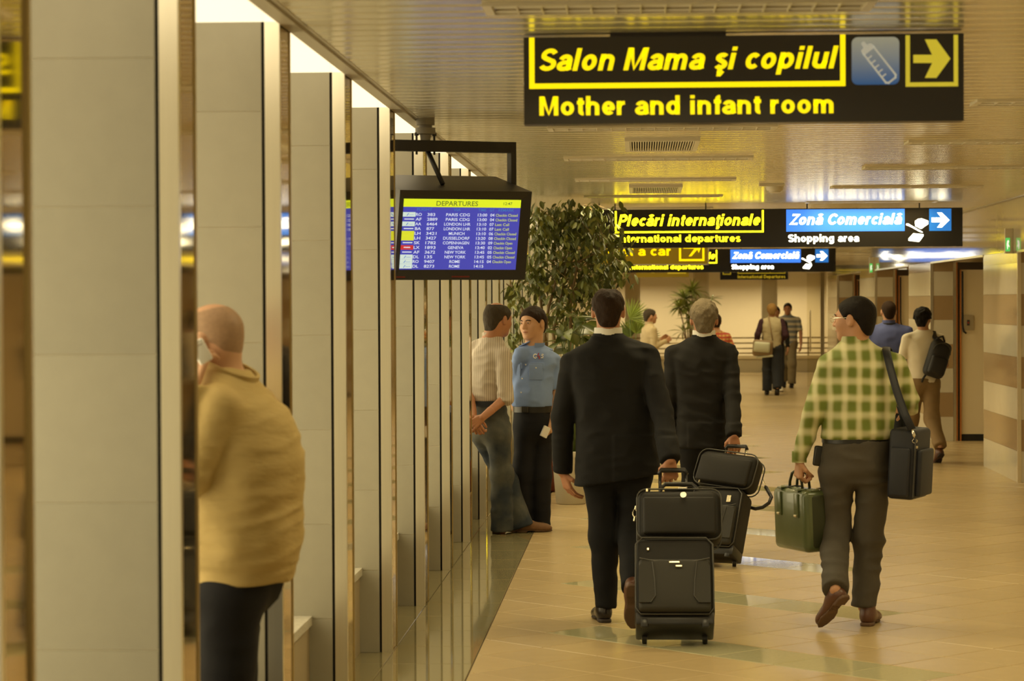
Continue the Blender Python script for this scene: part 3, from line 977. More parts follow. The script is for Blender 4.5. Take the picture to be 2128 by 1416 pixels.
# ================================================================== departures monitor
M_CASE = mat('monitor_case_black', (0.018, 0.015, 0.011, 1), 0.45, bump=0.04, bscale=300, var=0.1)
M_CASESIDE = mat('monitor_case_grey', (0.20, 0.18, 0.14, 1), 0.5)
M_SCR = emat('screen_blue', (0.05, 0.055, 0.40, 1), 0.95)
M_SCRY = emat('screen_yellow_green', (0.66, 0.78, 0.02, 1), 0.95)
M_SCRW = emat('screen_white', (0.62, 0.68, 0.78, 1), 0.95)
M_SCRP = emat('screen_pale_yellow', (0.50, 0.58, 0.12, 1), 0.9)
M_SCRD = emat('screen_dark_text', (0.13, 0.16, 0.02, 1), 0.9)
M_SCRH = emat('screen_blue_text', (0.05, 0.16, 0.42, 1), 0.9)
M_LOGO = emat('screen_logo_pale', (0.55, 0.68, 0.62, 1), 0.95)
M_LOGOY = emat('screen_logo_yellow', (0.62, 0.66, 0.03, 1), 0.95)
M_LOGOR = emat('screen_logo_red', (0.50, 0.03, 0.03, 1), 0.95)
M_LOGOB = emat('screen_logo_blue', (0.03, 0.12, 0.5, 1), 0.95)
M_DIMRED = mat('maker_mark_red', (0.16, 0.012, 0.01, 1), 0.5)

FWM, FHM, FDM = 0.735, 0.475, 0.50
tl, tr = W(831, 398, 12.62), W(1105, 395, 12.93)
th = math.atan2(tr.y - tl.y, tr.x - tl.x)
tilt = math.radians(12.5)
ctr = (tl + tr) / 2
FWM = (tr - tl).length
MM = Matrix.Translation(ctr) @ Matrix.Rotation(th, 4, 'Z') @ Matrix.Rotation(tilt, 4, 'X')
# local: x along the front, -y out of the screen, z up; origin mid of the top front edge
mon = thing('departures_monitor', 'black tube monitor showing a blue departures table on a ceiling bracket', 'monitor', (ctr.x, ctr.y, ctr.z - FHM))
hw = FWM / 2
cs = MB()
prof = [(-hw, 0.0, 0.0), (hw, 0.0, 0.0), (hw, 0.0, -FHM), (-hw, 0.0, -FHM)]
back = [(-hw, FDM, -0.005), (hw * 0.97, FDM, -0.005), (hw * 0.97, FDM, -FHM * 0.85), (-hw, FDM, -FHM * 0.85)]
cs.add([MM @ Vector(q) for q in prof + back], [(4, 5, 6, 7), (0, 4, 7, 3), (1, 2, 6, 5), (0, 1, 5, 4), (3, 7, 6, 2)])
cs.build('case', M_CASE, mon)
bz = MB()
b1, b2 = 0.034, 0.062
inn = [(-hw + 0.03, 0.012, -0.048), (hw - 0.052, 0.012, -0.048), (hw - 0.052, 0.012, -FHM + 0.052), (-hw + 0.03, 0.012, -FHM + 0.052)]
out = [(-hw, -0.004, 0.0), (hw, -0.004, 0.0), (hw, -0.004, -FHM), (-hw, -0.004, -FHM)]
outb = [(x, 0.0, z) for x, _, z in out]
bz.add([MM @ Vector(q) for q in out + inn + outb], [(0, 4, 5, 1), (1, 5, 6, 2), (2, 6, 7, 3), (3, 7, 4, 0), (0, 1, 9, 8), (1, 2, 10, 9), (2, 3, 11, 10), (3, 0, 8, 11)])
fix_normals(bz.build('bezel', M_CASE, mon))
sx0, sx1, sz0, sz1 = inn[0][0], inn[1][0], inn[2][2], inn[0][2]
scr = MB().box(sx0, sx1, 0.0121, 0.02, sz0, sz1, MM).build('screen', M_SCR, mon)
SW_, SH_ = sx1 - sx0, sz1 - sz0
MS = MM @ Matrix.Translation((sx0, 0.0119, sz1))


def sc_rect(a, b, c, d, m, name):
    return MB().box(a * SW_, b * SW_, -0.0012, 0.0, -d * SH_, -c * SH_, MS).build(name, m, scr)


def sc_text(body, a, b, base, cap, m, bold=0.02, name='lettering', sh=0.0):
    MT = MS @ Matrix.Translation((0, -0.0012, 0))
    return lettering(body, MT, a * SW_, b * SW_, -base * SH_, -cap * SH_, m, scr, name)


sc_rect(0.0, 1.0, 0.0, 0.113, M_SCRY, 'title_bar')
sc_text('DEPARTURES', 0.275, 0.63, 0.093, 0.026, M_SCRD, 0.01)
sc_text('12:47', 0.85, 0.925, 0.074, 0.034, M_SCRD, 0.0)
for w, a, b in (('FLIGHT', 0.115, 0.243), ('VIA', 0.425, 0.485), ('TIME', 0.635, 0.705), ('GT', 0.735, 0.775), ('REMARK', 0.81, 0.945)):
    sc_text(w, a, b, 0.166, 0.128, M_SCRH, 0.0)
for k, (al, no, via, ti, gt, rem, lg) in enumerate(ROWS):
    z = 0.192 + k * 0.0665
    base, cap = z + 0.047, z + 0.006
    if lg == 'w':
        sc_rect(0.0, 0.105, z - 0.004, z + 0.06, M_LOGO, 'airline_logo')
        sc_text('/', 0.03, 0.05, z + 0.045, z + 0.012, M_LOGOB, 0.02, 'logo_mark', 0.3)
        sc_rect(0.05, 0.09, z + 0.03, z + 0.036, M_LOGOB, 'logo_mark')
    elif lg == 'y':
        sc_rect(0.0, 0.105, z - 0.006, z + 0.0625, M_LOGOY, 'airline_logo')
    elif lg == 'r':
        sc_rect(0.0, 0.105, z - 0.004, z + 0.06, M_LOGOR, 'airline_logo')
        sc_rect(0.025, 0.08, z + 0.018, z + 0.036, M_SCRW, 'logo_mark')
    else:
        sc_rect(0.015, 0.095, z + 0.02, z + 0.034, M_SCRW, 'airline_logo')
    sc_text(al, 0.108, 0.158, base, cap, M_SCRW, 0.015)
    wn = 0.022 * len(no)
    sc_text(no, 0.205, 0.205 + wn, base, cap, M_SCRW, 0.015)
    wv = 0.0225 * len(via)
    sc_text(via, 0.465 - wv / 2, 0.465 + wv / 2, base, cap, M_SCRW, 0.015)
    sc_text(ti, 0.635, 0.715, base, cap, M_SCRW, 0.015)
    if gt:
        sc_text(gt, 0.742, 0.778, base, cap, M_SCRW, 0.015)
        sc_text(rem, 0.79, 0.79 + 0.0135 * len(rem), base, cap + 0.003, M_SCRP, 0.015)
MT = MM @ Matrix.Translation((0, -0.0045, 0))
MB().box(-0.05, 0.05, -0.001, 0.0, -FHM + 0.014, -FHM + 0.022, MT).build('maker_mark', M_DIMRED, mon)
MB().box(-hw + 0.01, -hw + 0.06, -0.001, 0.0, -FHM + 0.012, -FHM + 0.02, MT).build('maker_mark', M_DIMRED, mon)
# yoke: a flat bar above the case with legs down to its flanks, a ceiling post and a tie rod
M_YOKE = mat('bracket_black', (0.014, 0.012, 0.01, 1), 0.5)
yb = 0.30
cpt = MM @ Vector((0, yb, 0))
YM = Matrix.Translation((cpt.x, cpt.y, 0)) @ Matrix.Rotation(th, 4, 'Z')
zt = W(950, 293, cpt.y).z
ybw = hw + 0.02
yk = MB().box(-ybw, ybw, -0.03, 0.03, zt - 0.058, zt, YM)
yk.build('yoke_bar', M_YOKE, mon)
for s in (-1, 1):
    leg = MB().box(s * ybw - (0.03 if s > 0 else -0.002), s * ybw + (0.0 if s > 0 else 0.03), -0.03, 0.03, zt - 0.36, zt - 0.058, YM)
    leg.build('yoke_leg', M_YOKE, mon)
pm = YM @ Vector((-0.12, 0, 0))
MB().lathe((pm.x, pm.y, CEIL), [(0.05, 0.0), (0.05, -0.035), (0.036, -0.036), (0.036, -0.048), (0.054, -0.05), (0.054, -0.083), (0.03, -0.086), (0.026, zt - CEIL)], 20).build('ceiling_post', M_CASESIDE, mon, smooth=True, flat_angle=35)
for s in (-1, 1):
    q = YM @ Vector((-0.12 + s * 0.05, 0, 0))
    MB().lathe((q.x, q.y, zt - 0.075), [(0.006, 0), (0.006, 0.1), (0.012, 0.1), (0.012, 0.115), (0.004, 0.118)], 8).build('clamp_bolt', M_YOKE, mon)
rod0 = YM @ Vector((-0.11, 0, zt - 0.05))
rod1 = MM @ Vector((-0.07, 0.17, 0.004))
MB().tube([rod0, rod1], 0.013, 8).build('tie_rod', M_YOKE, mon, smooth=True)

# ================================================================== figures
# Bodies and clothes are distance fields (tapered limbs, lofted trunks, blended at the joints) turned into meshes by surface nets.
F4 = np.float32


def smin(a, b, k):
    if k <= 0:
        return np.minimum(a, b)
    h = np.clip(0.5 + 0.5 * (b - a) / k, 0, 1)
    return b + (a - b) * h - k * h * (1 - h)


def smax(a, b, k):
    return -smin(-a, -b, k)


def cone(P, a, b, ra, rb):
    a, b = np.array(a, F4), np.array(b, F4)
    ab = b - a
    t = np.clip(((P - a) @ ab) / max(float(ab @ ab), 1e-9), 0, 1)
    q = P - a - t[:, None] * ab
    return np.sqrt((q * q).sum(1)) - (ra + t * (rb - ra))


def fcone(P, a, b, ra, rb, axis, k):
    """tapered limb flattened by factor k along axis"""
    a, b, ax = np.array(a, F4), np.array(b, F4), np.array(axis, F4)
    ab = b - a
    t = np.clip(((P - a) @ ab) / max(float(ab @ ab), 1e-9), 0, 1)
    q = P - a - t[:, None] * ab
    s = q @ ax
    q = q + np.outer(s * (1 / k - 1), ax)
    return (np.sqrt((q * q).sum(1)) - (ra + t * (rb - ra))) * min(1.0, k + .15)


def ell(P, c, r, R=None):
    q = P - np.array(c, F4)
    if R is not None:
        q = q @ np.array(R, F4)
    r = np.array(r, F4)
    k0 = np.sqrt(((q / r) ** 2).sum(1))
    k1 = np.sqrt(((q / (r * r)) ** 2).sum(1)) + 1e-9
    return k0 * (k0 - 1) / k1


def rotz(a):
    c, s = math.cos(a), math.sin(a)
    return np.array([[c, -s, 0], [s, c, 0], [0, 0, 1]], F4)


def loft(P, rows, yaw, n=2.3, z_lo=None, z_hi=None, klo=0.012):
    """trunk: rows (z, cx, cy, half width, half depth) from low to high, sections turned by yaw"""
    rows = np.array(sorted(rows), F4)
    z = P[:, 2]
    zz = np.clip(z, rows[0, 0], rows[-1, 0])
    # smooth interpolation: resample rows with Catmull-Rom
    t = np.linspace(0, len(rows) - 1, 60)
    i = np.clip(t.astype(int), 0, len(rows) - 2)
    f = (t - i)[:, None]
    g = lambda k: rows[np.clip(i + k, 0, len(rows) - 1)]
    cr = 0.5 * (2 * g(0) + (g(1) - g(-1)) * f + (2 * g(-1) - 5 * g(0) + 4 * g(1) - g(2)) * f ** 2 + (3 * g(0) - g(-1) - 3 * g(1) + g(2)) * f ** 3)
    zc = np.maximum.accumulate(cr[:, 0])
    cx, cy, a, b = (np.interp(zz, zc, cr[:, k]) for k in (1, 2, 3, 4))
    dx, dy = P[:, 0] - cx, P[:, 1] - cy
    c, s = math.cos(yaw), math.sin(yaw)
    lx, ly = dx * c + dy * s, -dx * s + dy * c
    q = (np.abs(lx / a) ** n + np.abs(ly / b) ** n) ** (1 / n)
    g_ = np.sqrt((np.abs(lx / a) ** (2 * n - 2)) / a ** 2 + (np.abs(ly / b) ** (2 * n - 2)) / b ** 2) / np.maximum(q, 1e-3) ** (n - 1)
    d = (q - 1) / np.maximum(g_, 1.0 / np.maximum(a, b))
    lo = rows[0, 0] if z_lo is None else z_lo
    hi = rows[-1, 0] if z_hi is None else z_hi
    return smax(smax(d, lo - z, klo), z - hi, 0.02)


_NZ = np.random.RandomState(3).rand(32, 32, 32).astype(F4)


def noise(P, s):
    q = P * np.array(s, F4) + 100
    i = np.floor(q).astype(np.int32)
    f = (q - i).astype(F4)
    f = f * f * (3 - 2 * f)
    i &= 31
    j = (i + 1) & 31
    r = 0
    for a in (0, 1):
        for b in (0, 1):
            for c in (0, 1):
                w = (f[:, 0] if a else 1 - f[:, 0]) * (f[:, 1] if b else 1 - f[:, 1]) * (f[:, 2] if c else 1 - f[:, 2])
                r = r + w * _NZ[(j if a else i)[:, 0], (j if b else i)[:, 1], (j if c else i)[:, 2]]
    return r - 0.5


def folds(P, amp, s=(9, 9, 22), seed=0.0):
    """cloth: creases that run roughly across the drop, broken by a second field"""
    Q = P + seed
    w = noise(Q, (3, 3, 3))
    n1 = noise(Q + np.outer(w, [0.05, 0.05, 0.12]).astype(F4), s)
    n2 = noise(Q + 7.3, (14, 14, 7))
    return amp * ((1 - np.abs(n1) * 4) * 0.7 + n2 * 0.9)


def nets(f, lo, hi, h):
    lo, hi = np.array(lo, F4) - 2 * h, np.array(hi, F4) + 2 * h
    n = np.maximum(np.ceil((hi - lo) / h).astype(int) + 1, 4)
    ax = [lo[k] + h * np.arange(n[k], dtype=F4) for k in range(3)]
    P = np.stack(np.meshgrid(*ax, indexing='ij'), -1).reshape(-1, 3)
    v = f(P).reshape(n).astype(F4)
    v[0], v[-1], v[:, 0], v[:, -1], v[:, :, 0], v[:, :, -1] = 1, 1, 1, 1, 1, 1
    v = np.where(np.abs(v) < 1e-6, 1e-6, v)
    S = v < 0
    acc = np.zeros(tuple(n - 1) + (3,), F4)
    cnt = np.zeros(tuple(n - 1), F4)
    sl = lambda d, k: slice(d, n[k] - 1 + d)
    for axis in range(3):
        o = [k for k in range(3) if k != axis]
        for a in (0, 1):
            for b in (0, 1):
                d0, d1 = [0, 0, 0], [0, 0, 0]
                d0[o[0]] = d1[o[0]] = a
                d0[o[1]] = d1[o[1]] = b
                d1[axis] = 1
                A = v[sl(d0[0], 0), sl(d0[1], 1), sl(d0[2], 2)]
                B = v[sl(d1[0], 0), sl(d1[1], 1), sl(d1[2], 2)]
                m = (A < 0) != (B < 0)
                t = np.where(m, A / np.where(m, A - B, 1), 0)
                for k in range(3):
                    acc[..., k] += np.where(m, (t if k == axis else d0[k]), 0)
                cnt += m
    used = cnt > 0
    idx = np.full(cnt.shape, -1, np.int64)
    idx[used] = np.arange(int(used.sum()))
    cell = np.argwhere(used).astype(F4)
    verts = lo + h * (cell + acc[used] / cnt[used][:, None])
    quads = []
    for axis in range(3):
        o = [k for k in range(3) if k != axis]
        A = S[tuple(slice(0, -1) if k == axis else slice(1, -1) for k in range(3))]
        B = S[tuple(slice(1, None) if k == axis else slice(1, -1) for k in range(3))]
        e = np.argwhere(A != B)
        if not len(e):
            continue
        inside = A[tuple(e.T)]
        base = e.copy()
        for k in o:
            base[:, k] += 1
        q = []
        for da, db in ((-1, -1), (0, -1), (0, 0), (-1, 0)):
            c = base.copy()
            c[:, o[0]] += da
            c[:, o[1]] += db
            q.append(idx[tuple(c.T)])
        q = np.stack(q, 1)
        flip = inside if axis != 1 else ~inside
        q[~flip] = q[~flip][:, ::-1]
        quads.append(q)
    return verts, np.concatenate(quads)


def skin_mesh(name, f, lo, hi, h, m, parent, join=None):
    v, q = nets(f, lo, hi, h)
    if join is not None:
        for v2, q2 in join:
            q = np.concatenate([q, q2 + len(v)])
            v = np.concatenate([v, v2])
    o = link_mesh(name, v, q, m, parent, smooth=True)
    return o


def box_of(pts, pad):
    p = np.array([tuple(q) for q in pts], F4)
    return p.min(0) - pad, p.max(0) + pad


def V3(p):
    return np.array(tuple(p), F4)


# ------------------------------------------------------------------ head
def head_frame(c, yaw, pitch=0.0, roll=0.0):
    """columns: head right, forward, up; yaw 0 looks along +Y"""
    R = Matrix.Rotation(yaw, 3, 'Z') @ Matrix.Rotation(pitch, 3, 'X') @ Matrix.Rotation(roll, 3, 'Y')
    return V3(c), np.array([[R[i][j] for j in range(3)] for i in range(3)], F4)


def head_local(P, c, R, s):
    return (P - c) @ R / s


def cranium(Q, o=0.0):
    d = ell(Q, (0, -0.018, 0.036), (0.076 + o, 0.095 + o, 0.083 + o))
    return smin(d, ell(Q, (0, 0.030, 0.005), (0.066 + o, 0.068 + o, 0.085 + o)), 0.03)


def head_sdf(Q, neck=None, fat=0.0):
    d = cranium(Q)
    d = smin(d, ell(Q, (0, -0.040, -0.020), (0.064, 0.062, 0.066)), 0.03)          # back of the skull
    d = smin(d, ell(Q, (0, 0.038, -0.055), (0.056 + fat, 0.058, 0.062)), 0.03)          # jaw
    d = smin(d, ell(Q, (0, 0.070, -0.094), (0.026 + fat, 0.024, 0.021)), 0.025)          # chin
    for s in (-1, 1):
        d = smin(d, ell(Q, (s * 0.042, 0.060, -0.025), (0.022, 0.028, 0.026)), 0.02)   # cheek
        d = smax(d, -ell(Q, (s * 0.031, 0.108, 0.008), (0.017, 0.016, 0.011)), 0.012)  # eye socket
        d = smin(d, ell(Q, (s * 0.031, 0.086, 0.007), (0.0135, 0.0125, 0.0115)), 0.004)  # lids
        e = ell(Q, (s * 0.081, -0.010, -0.006), (0.012, 0.021, 0.034))
        e = smax(e, -ell(Q, (s * 0.092, -0.002, -0.004), (0.007, 0.012, 0.02)), 0.004)
        d = smin(d, e, 0.008)
    d = smin(d, ell(Q, (0, 0.090, 0.026), (0.044, 0.014, 0.010)), 0.016)                # brow
    d = smin(d, cone(Q, (0, 0.098, 0.008), (0, 0.117, -0.027), 0.008, 0.012), 0.012)     # nose
    for s in (-1, 1):
        d = smin(d, ell(Q, (s * 0.013, 0.104, -0.030), (0.009, 0.012, 0.009)), 0.006)
    d = smin(d, ell(Q, (0, 0.096, -0.055), (0.022, 0.010, 0.005)), 0.006)
    d = smin(d, ell(Q, (0, 0.094, -0.066), (0.019, 0.011, 0.006)), 0.006)
    d = smax(d, -ell(Q, (0, 0.108, -0.0605), (0.020, 0.008, 0.0022)), 0.003)
    return d


def hair_mask_short(Q, front=0.075, side=0.0, nape=-0.085, temple=0.03, ears=True):
    """negative where hair grows: above a line from the forehead over the ear down to the nape, clear of the ears"""
    x, y, z = Q[:, 0], Q[:, 1], Q[:, 2]
    line = np.where(y > 0.02, side + (y - 0.02) / 0.075 * (front - side), np.where(y > -0.03, side, side + (np.clip(-0.03 - y, 0, 0.05) / 0.05) * (nape - side)))
    d = line - z
    d = smax(d, np.where(z < 0.0, np.abs(x) - (0.046 + 0.33 * (z + 0.085)), -0.05), 0.01)
    if ears:
        for s in (-1, 1):
            d = smax(d, -ell(Q, (s * 0.086, -0.006, -0.008), (0.020, 0.027, 0.040)), 0.006)
    return d


# ------------------------------------------------------------------ hands
def hand_sdf_parts(w, d, nrm, side, curl, s=1.0, spread=0.15, thumb=(0.6, 0.5), length=1.0):
    """list of tapered pieces. w wrist, d direction to the knuckles, nrm back-of-hand normal, side=+1 if the thumb lies on d x nrm side.
    curl: bend at the three finger joints (radians)"""
    w, d, nrm = Vector(w), Vector(d).normalized(), Vector(nrm)
    nrm = (nrm - d * nrm.dot(d)).normalized()
    lat = d.cross(nrm) * side                       # toward the thumb
    out = []
    pl = 0.092 * s
    for k in range(4):
        off = (0.030 - 0.0205 * k) * s
        a = w + lat * off * 0.55 + d * 0.012 * s
        b = w + lat * off + d * (pl - (0.004 * abs(k - 1.2)) * s)
        out.append((a, b, 0.0125 * s, 0.0118 * s))
        seg = [(0.043, 0.026, 0.020), (0.047, 0.029, 0.021), (0.044, 0.027, 0.020), (0.034, 0.021, 0.017)][k]
        p, dirv = b, (d + lat * spread * (0.5 - k / 3.0)).normalized()
        r = [0.0100, 0.0092, 0.0084, 0.0072][0] * s * (1 - 0.06 * (k == 3))
        for j, L in enumerate(seg):
            dirv = Matrix.Rotation(-curl[j] if True else 0, 3, d.cross(nrm)) @ dirv
            q = p + dirv * L * s * length
            out.append((p, q, r, r * 0.9))
            p, r = q, r * 0.9
    a = w + lat * 0.018 * s + d * 0.018 * s - nrm * 0.004 * s
    td = (d * 0.75 + lat * 0.62 - nrm * thumb[0] * 0.5).normalized()
    b = a + td * 0.046 * s
    out.append((a, b, 0.0150 * s, 0.0118 * s))
    td = (td + d * 0.45 - nrm * thumb[1] - lat * thumb[1] * 0.8).normalized()
    c = b + td * 0.033 * s
    out.append((b, c, 0.0112 * s, 0.0102 * s))
    td = (td - nrm * thumb[1] * 0.5 - lat * thumb[1] * 0.5).normalized()
    out.append((c, c + td * 0.026 * s, 0.0102 * s, 0.0082 * s))
    return out


def hand_mesh(parts, elbow, wrist, h=0.0042, rw=0.027):
    wv = Vector(wrist)
    up = wv + (Vector(elbow) - wv).normalized() * 0.09
    pts = [p for a, b, _, _ in parts for p in (a, b)] + [up]
    lo, hi = box_of(pts, 0.02)

    def f(P):
        d = fcone(P, up, wv, rw * 1.12, rw * 0.92, (Vector(parts[0][0]) - Vector(parts[6][0])).normalized().cross((wv - up).normalized()) if False else (0, 0, 1), 1.0)
        for k, (a, b, ra, rb) in enumerate(parts):
            d = smin(d, cone(P, a, b, ra, rb), 0.009 if (k % 4 == 0 and k < 16) or k == 16 else 0.0035)
        return d
    return nets(f, lo, hi, h)


# ------------------------------------------------------------------ shoes
def shoe(parent, heel, toe_dir, pitch, m, msole, L=0.285, wd=0.046, h=0.007, name='shoe'):
    """heel: point on the ground under the back of the heel; toe_dir: yaw of the toe; pitch > 0 lifts the heel about the toe"""
    d = Vector((-math.sin(toe_dir), math.cos(toe_dir), 0))
    lat = Vector((d.y, -d.x, 0))
    R = Matrix.Rotation(-pitch, 3, lat)
    fw, up = R @ d, R @ Vector((0, 0, 1))
    H = Vector(heel)
    B = np.array([[lat.x, fw.x, up.x], [lat.y, fw.y, up.y], [lat.z, fw.z, up.z]], F4)
    H3 = V3(H)

    def upper(P):
        Q = (P - H3) @ B
        d0 = fcone(Q, (0, 0.045, 0.040), (0, 0.10, 0.052), 0.040, 0.042, (1, 0, 0), 0.9)
        d0 = smin(d0, fcone(Q, (0, 0.10, 0.050), (0, L - 0.06, 0.026), 0.042, 0.036, (0, 0, 1), 0.95), 0.03)
        d0 = smin(d0, ell(Q, (0.003, L - 0.075, 0.028), (wd, 0.075, 0.030)), 0.03)
        d0 = smin(d0, cone(Q, (0, 0.055, 0.06), (0, 0.06, 0.10), 0.040, 0.041), 0.03)
        d0 = smax(d0, 0.016 - Q[:, 2], 0.006)
        return smax(d0, Q[:, 2] - 0.115, 0.008)

    def sole(P):
        Q = (P - H3) @ B
        y = Q[:, 1]
        w = np.interp(y, [0, 0.02, 0.08, 0.13, 0.20, L - 0.03, L], [0.022, 0.036, 0.037, 0.034, wd + .001, 0.034, 0.012])
        d0 = np.maximum(np.abs(Q[:, 0]) - w, np.abs(y - L / 2) - L / 2)
        arch = np.interp(y, [0.075, 0.085, 0.13, 0.15], [0.0, 0.012, 0.012, 0.004])
        return smax(d0, np.maximum(Q[:, 2] - 0.020, arch - Q[:, 2]), 0.004)
    pts = [H + fw * a + lat * b + up * c for a in (0, L) for b in (-0.05, 0.05) for c in (0, 0.12)]
    lo, hi = box_of(pts, 0.01)
    o = skin_mesh(name, upper, lo, hi, h, m, parent)
    skin_mesh('sole', sole, lo, hi, min(h, 0.006) if h < 0.012 else h, msole, o)
    return o


# ------------------------------------------------------------------ clothes
def trousers_f(J, rows, yaw, r, waist_z, amp=0.006, seed=0.0, hemk=None):
    """J: hipL knL anL hipR knR anR; r: hip, knee, hem radii"""
    def f(P):
        d = loft(P, rows, yaw, 2.2, klo=0.13)
        n = folds(P, amp, (7, 7, 16), seed)
        legs = None
        for s in 'LR':
            hp, kn, an = J['hip' + s], J['kn' + s], J['an' + s]
            rr = r
            a = cone(P, hp, kn, rr[0], rr[1])
            sh = (Vector(an) - Vector(kn)).normalized()
            b = cone(P, kn, Vector(an) + sh * 0.06, rr[1], rr[2])
            b = smax(b, (P - V3(an)) @ V3(sh), 0.008)
            leg = smin(a, b, 0.05)
            legs = leg if legs is None else smin(legs, leg, 0.012)
        d = smin(d, legs, 0.045)
        return smax(d - n, P[:, 2] - waist_z, 0.006)
    return f


def top_f(J, rows, yaw, arms, n=2.4, amp=0.006, seed=0.0, hem=None, ksh=0.05, extra=None, fs=(9, 9, 20), kfold=1.0):
    """arms: dict side -> list of (a, b, ra, rb, clip) pieces from the shoulder outward"""
    def f(P):
        d = loft(P, rows, yaw, n)
        for s in arms:
            for k, (a, b, ra, rb, clip) in enumerate(arms[s]):
                c = cone(P, a, b, ra, rb)
                if clip:
                    t = (Vector(b) - Vector(a)).normalized()
                    c = smax(c, (P - V3(b)) @ V3(t), 0.006)
                d = smin(d, c, ksh if k == 0 else 0.014)
        d = d - folds(P, amp, fs, seed)
        if extra is not None:
            d = extra(P, d)
        if hem is not None:
            d = smax(d, hem - P[:, 2] if not callable(hem) else hem(P), 0.006)
        return d
    return f


def ring(parent, name, c, rx, ry, z0, z1, m, yaw=0.0, pitch=0.0, flare=0.0, n=28, thick=0.005, gap=0.0, front=PI / 2):
    """upright band (collar, belt) about c; gap leaves an opening at the front"""
    R = Matrix.Rotation(yaw, 3, 'Z') @ Matrix.Rotation(pitch, 3, 'X')
    vs, fs = [], []
    full = gap <= 0
    m_ = n if full else n + 1
    for j in range(m_):
        a = front + gap / 2 + (2 * PI - gap) * j / n
        for (o, z) in ((0, z0), (flare, z1), (flare - thick, z1), (-thick, z0)):
            vs.append(Vector(c) + R @ Vector(((rx + o) * math.cos(a), (ry + o) * math.sin(a), z)))
    for j in range(n):
        k = (j + 1) % m_
        for q in range(4):
            w = (q + 1) % 4
            fs.append((j * 4 + q, k * 4 + q, k * 4 + w, j * 4 + w))
    if not full:
        fs += [(0, 1, 2, 3), (n * 4 + 3, n * 4 + 2, n * 4 + 1, n * 4)]
    return fix_normals(MB().add(vs, fs).build(name, m, parent, smooth=True, flat_angle=40))


M_SKIN = mat('skin_tan', (0.46, 0.235, 0.125, 1), 0.5, var=0.08, scale=25)
M_SKINP = mat('skin_fair', (0.56, 0.315, 0.18, 1), 0.5, var=0.08, scale=25)
M_SKINR = mat('skin_ruddy', (0.44, 0.20, 0.105, 1), 0.5, var=0.1, scale=20)
M_EYEW = mat('eye_white', (0.55, 0.5, 0.42, 1), 0.2)
M_IRIS = mat('eye_dark', (0.02, 0.012, 0.008, 1), 0.15)
M_LIP = mat('lips', (0.36, 0.13, 0.085, 1), 0.45)
M_BROW = mat('brow_dark', (0.03, 0.018, 0.01, 1), 0.8)


def add_face(parent, c, R, s, brow=True):
    R3 = Matrix([[R[i][j] for j in range(3)] for i in range(3)])
    T = Matrix.Translation(Vector(c)) @ (R3 * s).to_4x4()
    T[3][3] = 1.0
    for sx in (-1, 1):
        e = MB()
        for rr, cc, mm, nm in ((0.0105, (sx * 0.031, 0.0895, 0.0075), M_EYEW, 'eye'),):
            vs, fs = [], []
            for i in range(7):
                for j in range(10):
                    th_, ph = PI * i / 6, 2 * PI * j / 10
                    vs.append(T @ (Vector(cc) + rr * Vector((math.sin(th_) * math.cos(ph) * 1.1, math.cos(th_), math.sin(th_) * math.sin(ph) * 0.62))))
            fs = [(i * 10 + j, i * 10 + (j + 1) % 10, (i + 1) * 10 + (j + 1) % 10, (i + 1) * 10 + j) for i in range(6) for j in range(10)]
            eo = MB().add(vs, fs).build(nm, mm, parent, smooth=True)
            fix_normals(eo)
            vs = [T @ (Vector(cc) + Vector((0.0052 * math.cos(a) * q, 0.0108 - 0.0014 * q, 0.0052 * math.sin(a) * q))) for q in (0.01, 1) for a in [2 * PI * j / 10 for j in range(10)]]
            fix_normals(MB().add(vs, [(j, (j + 1) % 10, 10 + (j + 1) % 10, 10 + j) for j in range(10)]).build('iris', M_IRIS, eo))
        if brow:
            pts = [(sx * 0.014, 0.1035, 0.0235), (sx * 0.028, 0.101, 0.028), (sx * 0.042, 0.0935, 0.0265), (sx * 0.050, 0.086, 0.022)]
            MB().tube([T @ Vector(p) for p in pts], [0.0032 * s, 0.0042 * s, 0.0038 * s, 0.002 * s], 6).build('eyebrow', M_BROW, parent, smooth=True)
    pts = [(-0.021, 0.0945, -0.0605), (-0.010, 0.1035, -0.058), (0, 0.1055, -0.0585), (0.010, 0.1035, -0.058), (0.021, 0.0945, -0.0605)]
    MB().tube([T @ Vector(p) for p in pts], [0.002 * s, 0.0038 * s, 0.0042 * s, 0.0038 * s, 0.002 * s], 6).build('lips', M_LIP, parent, smooth=True)


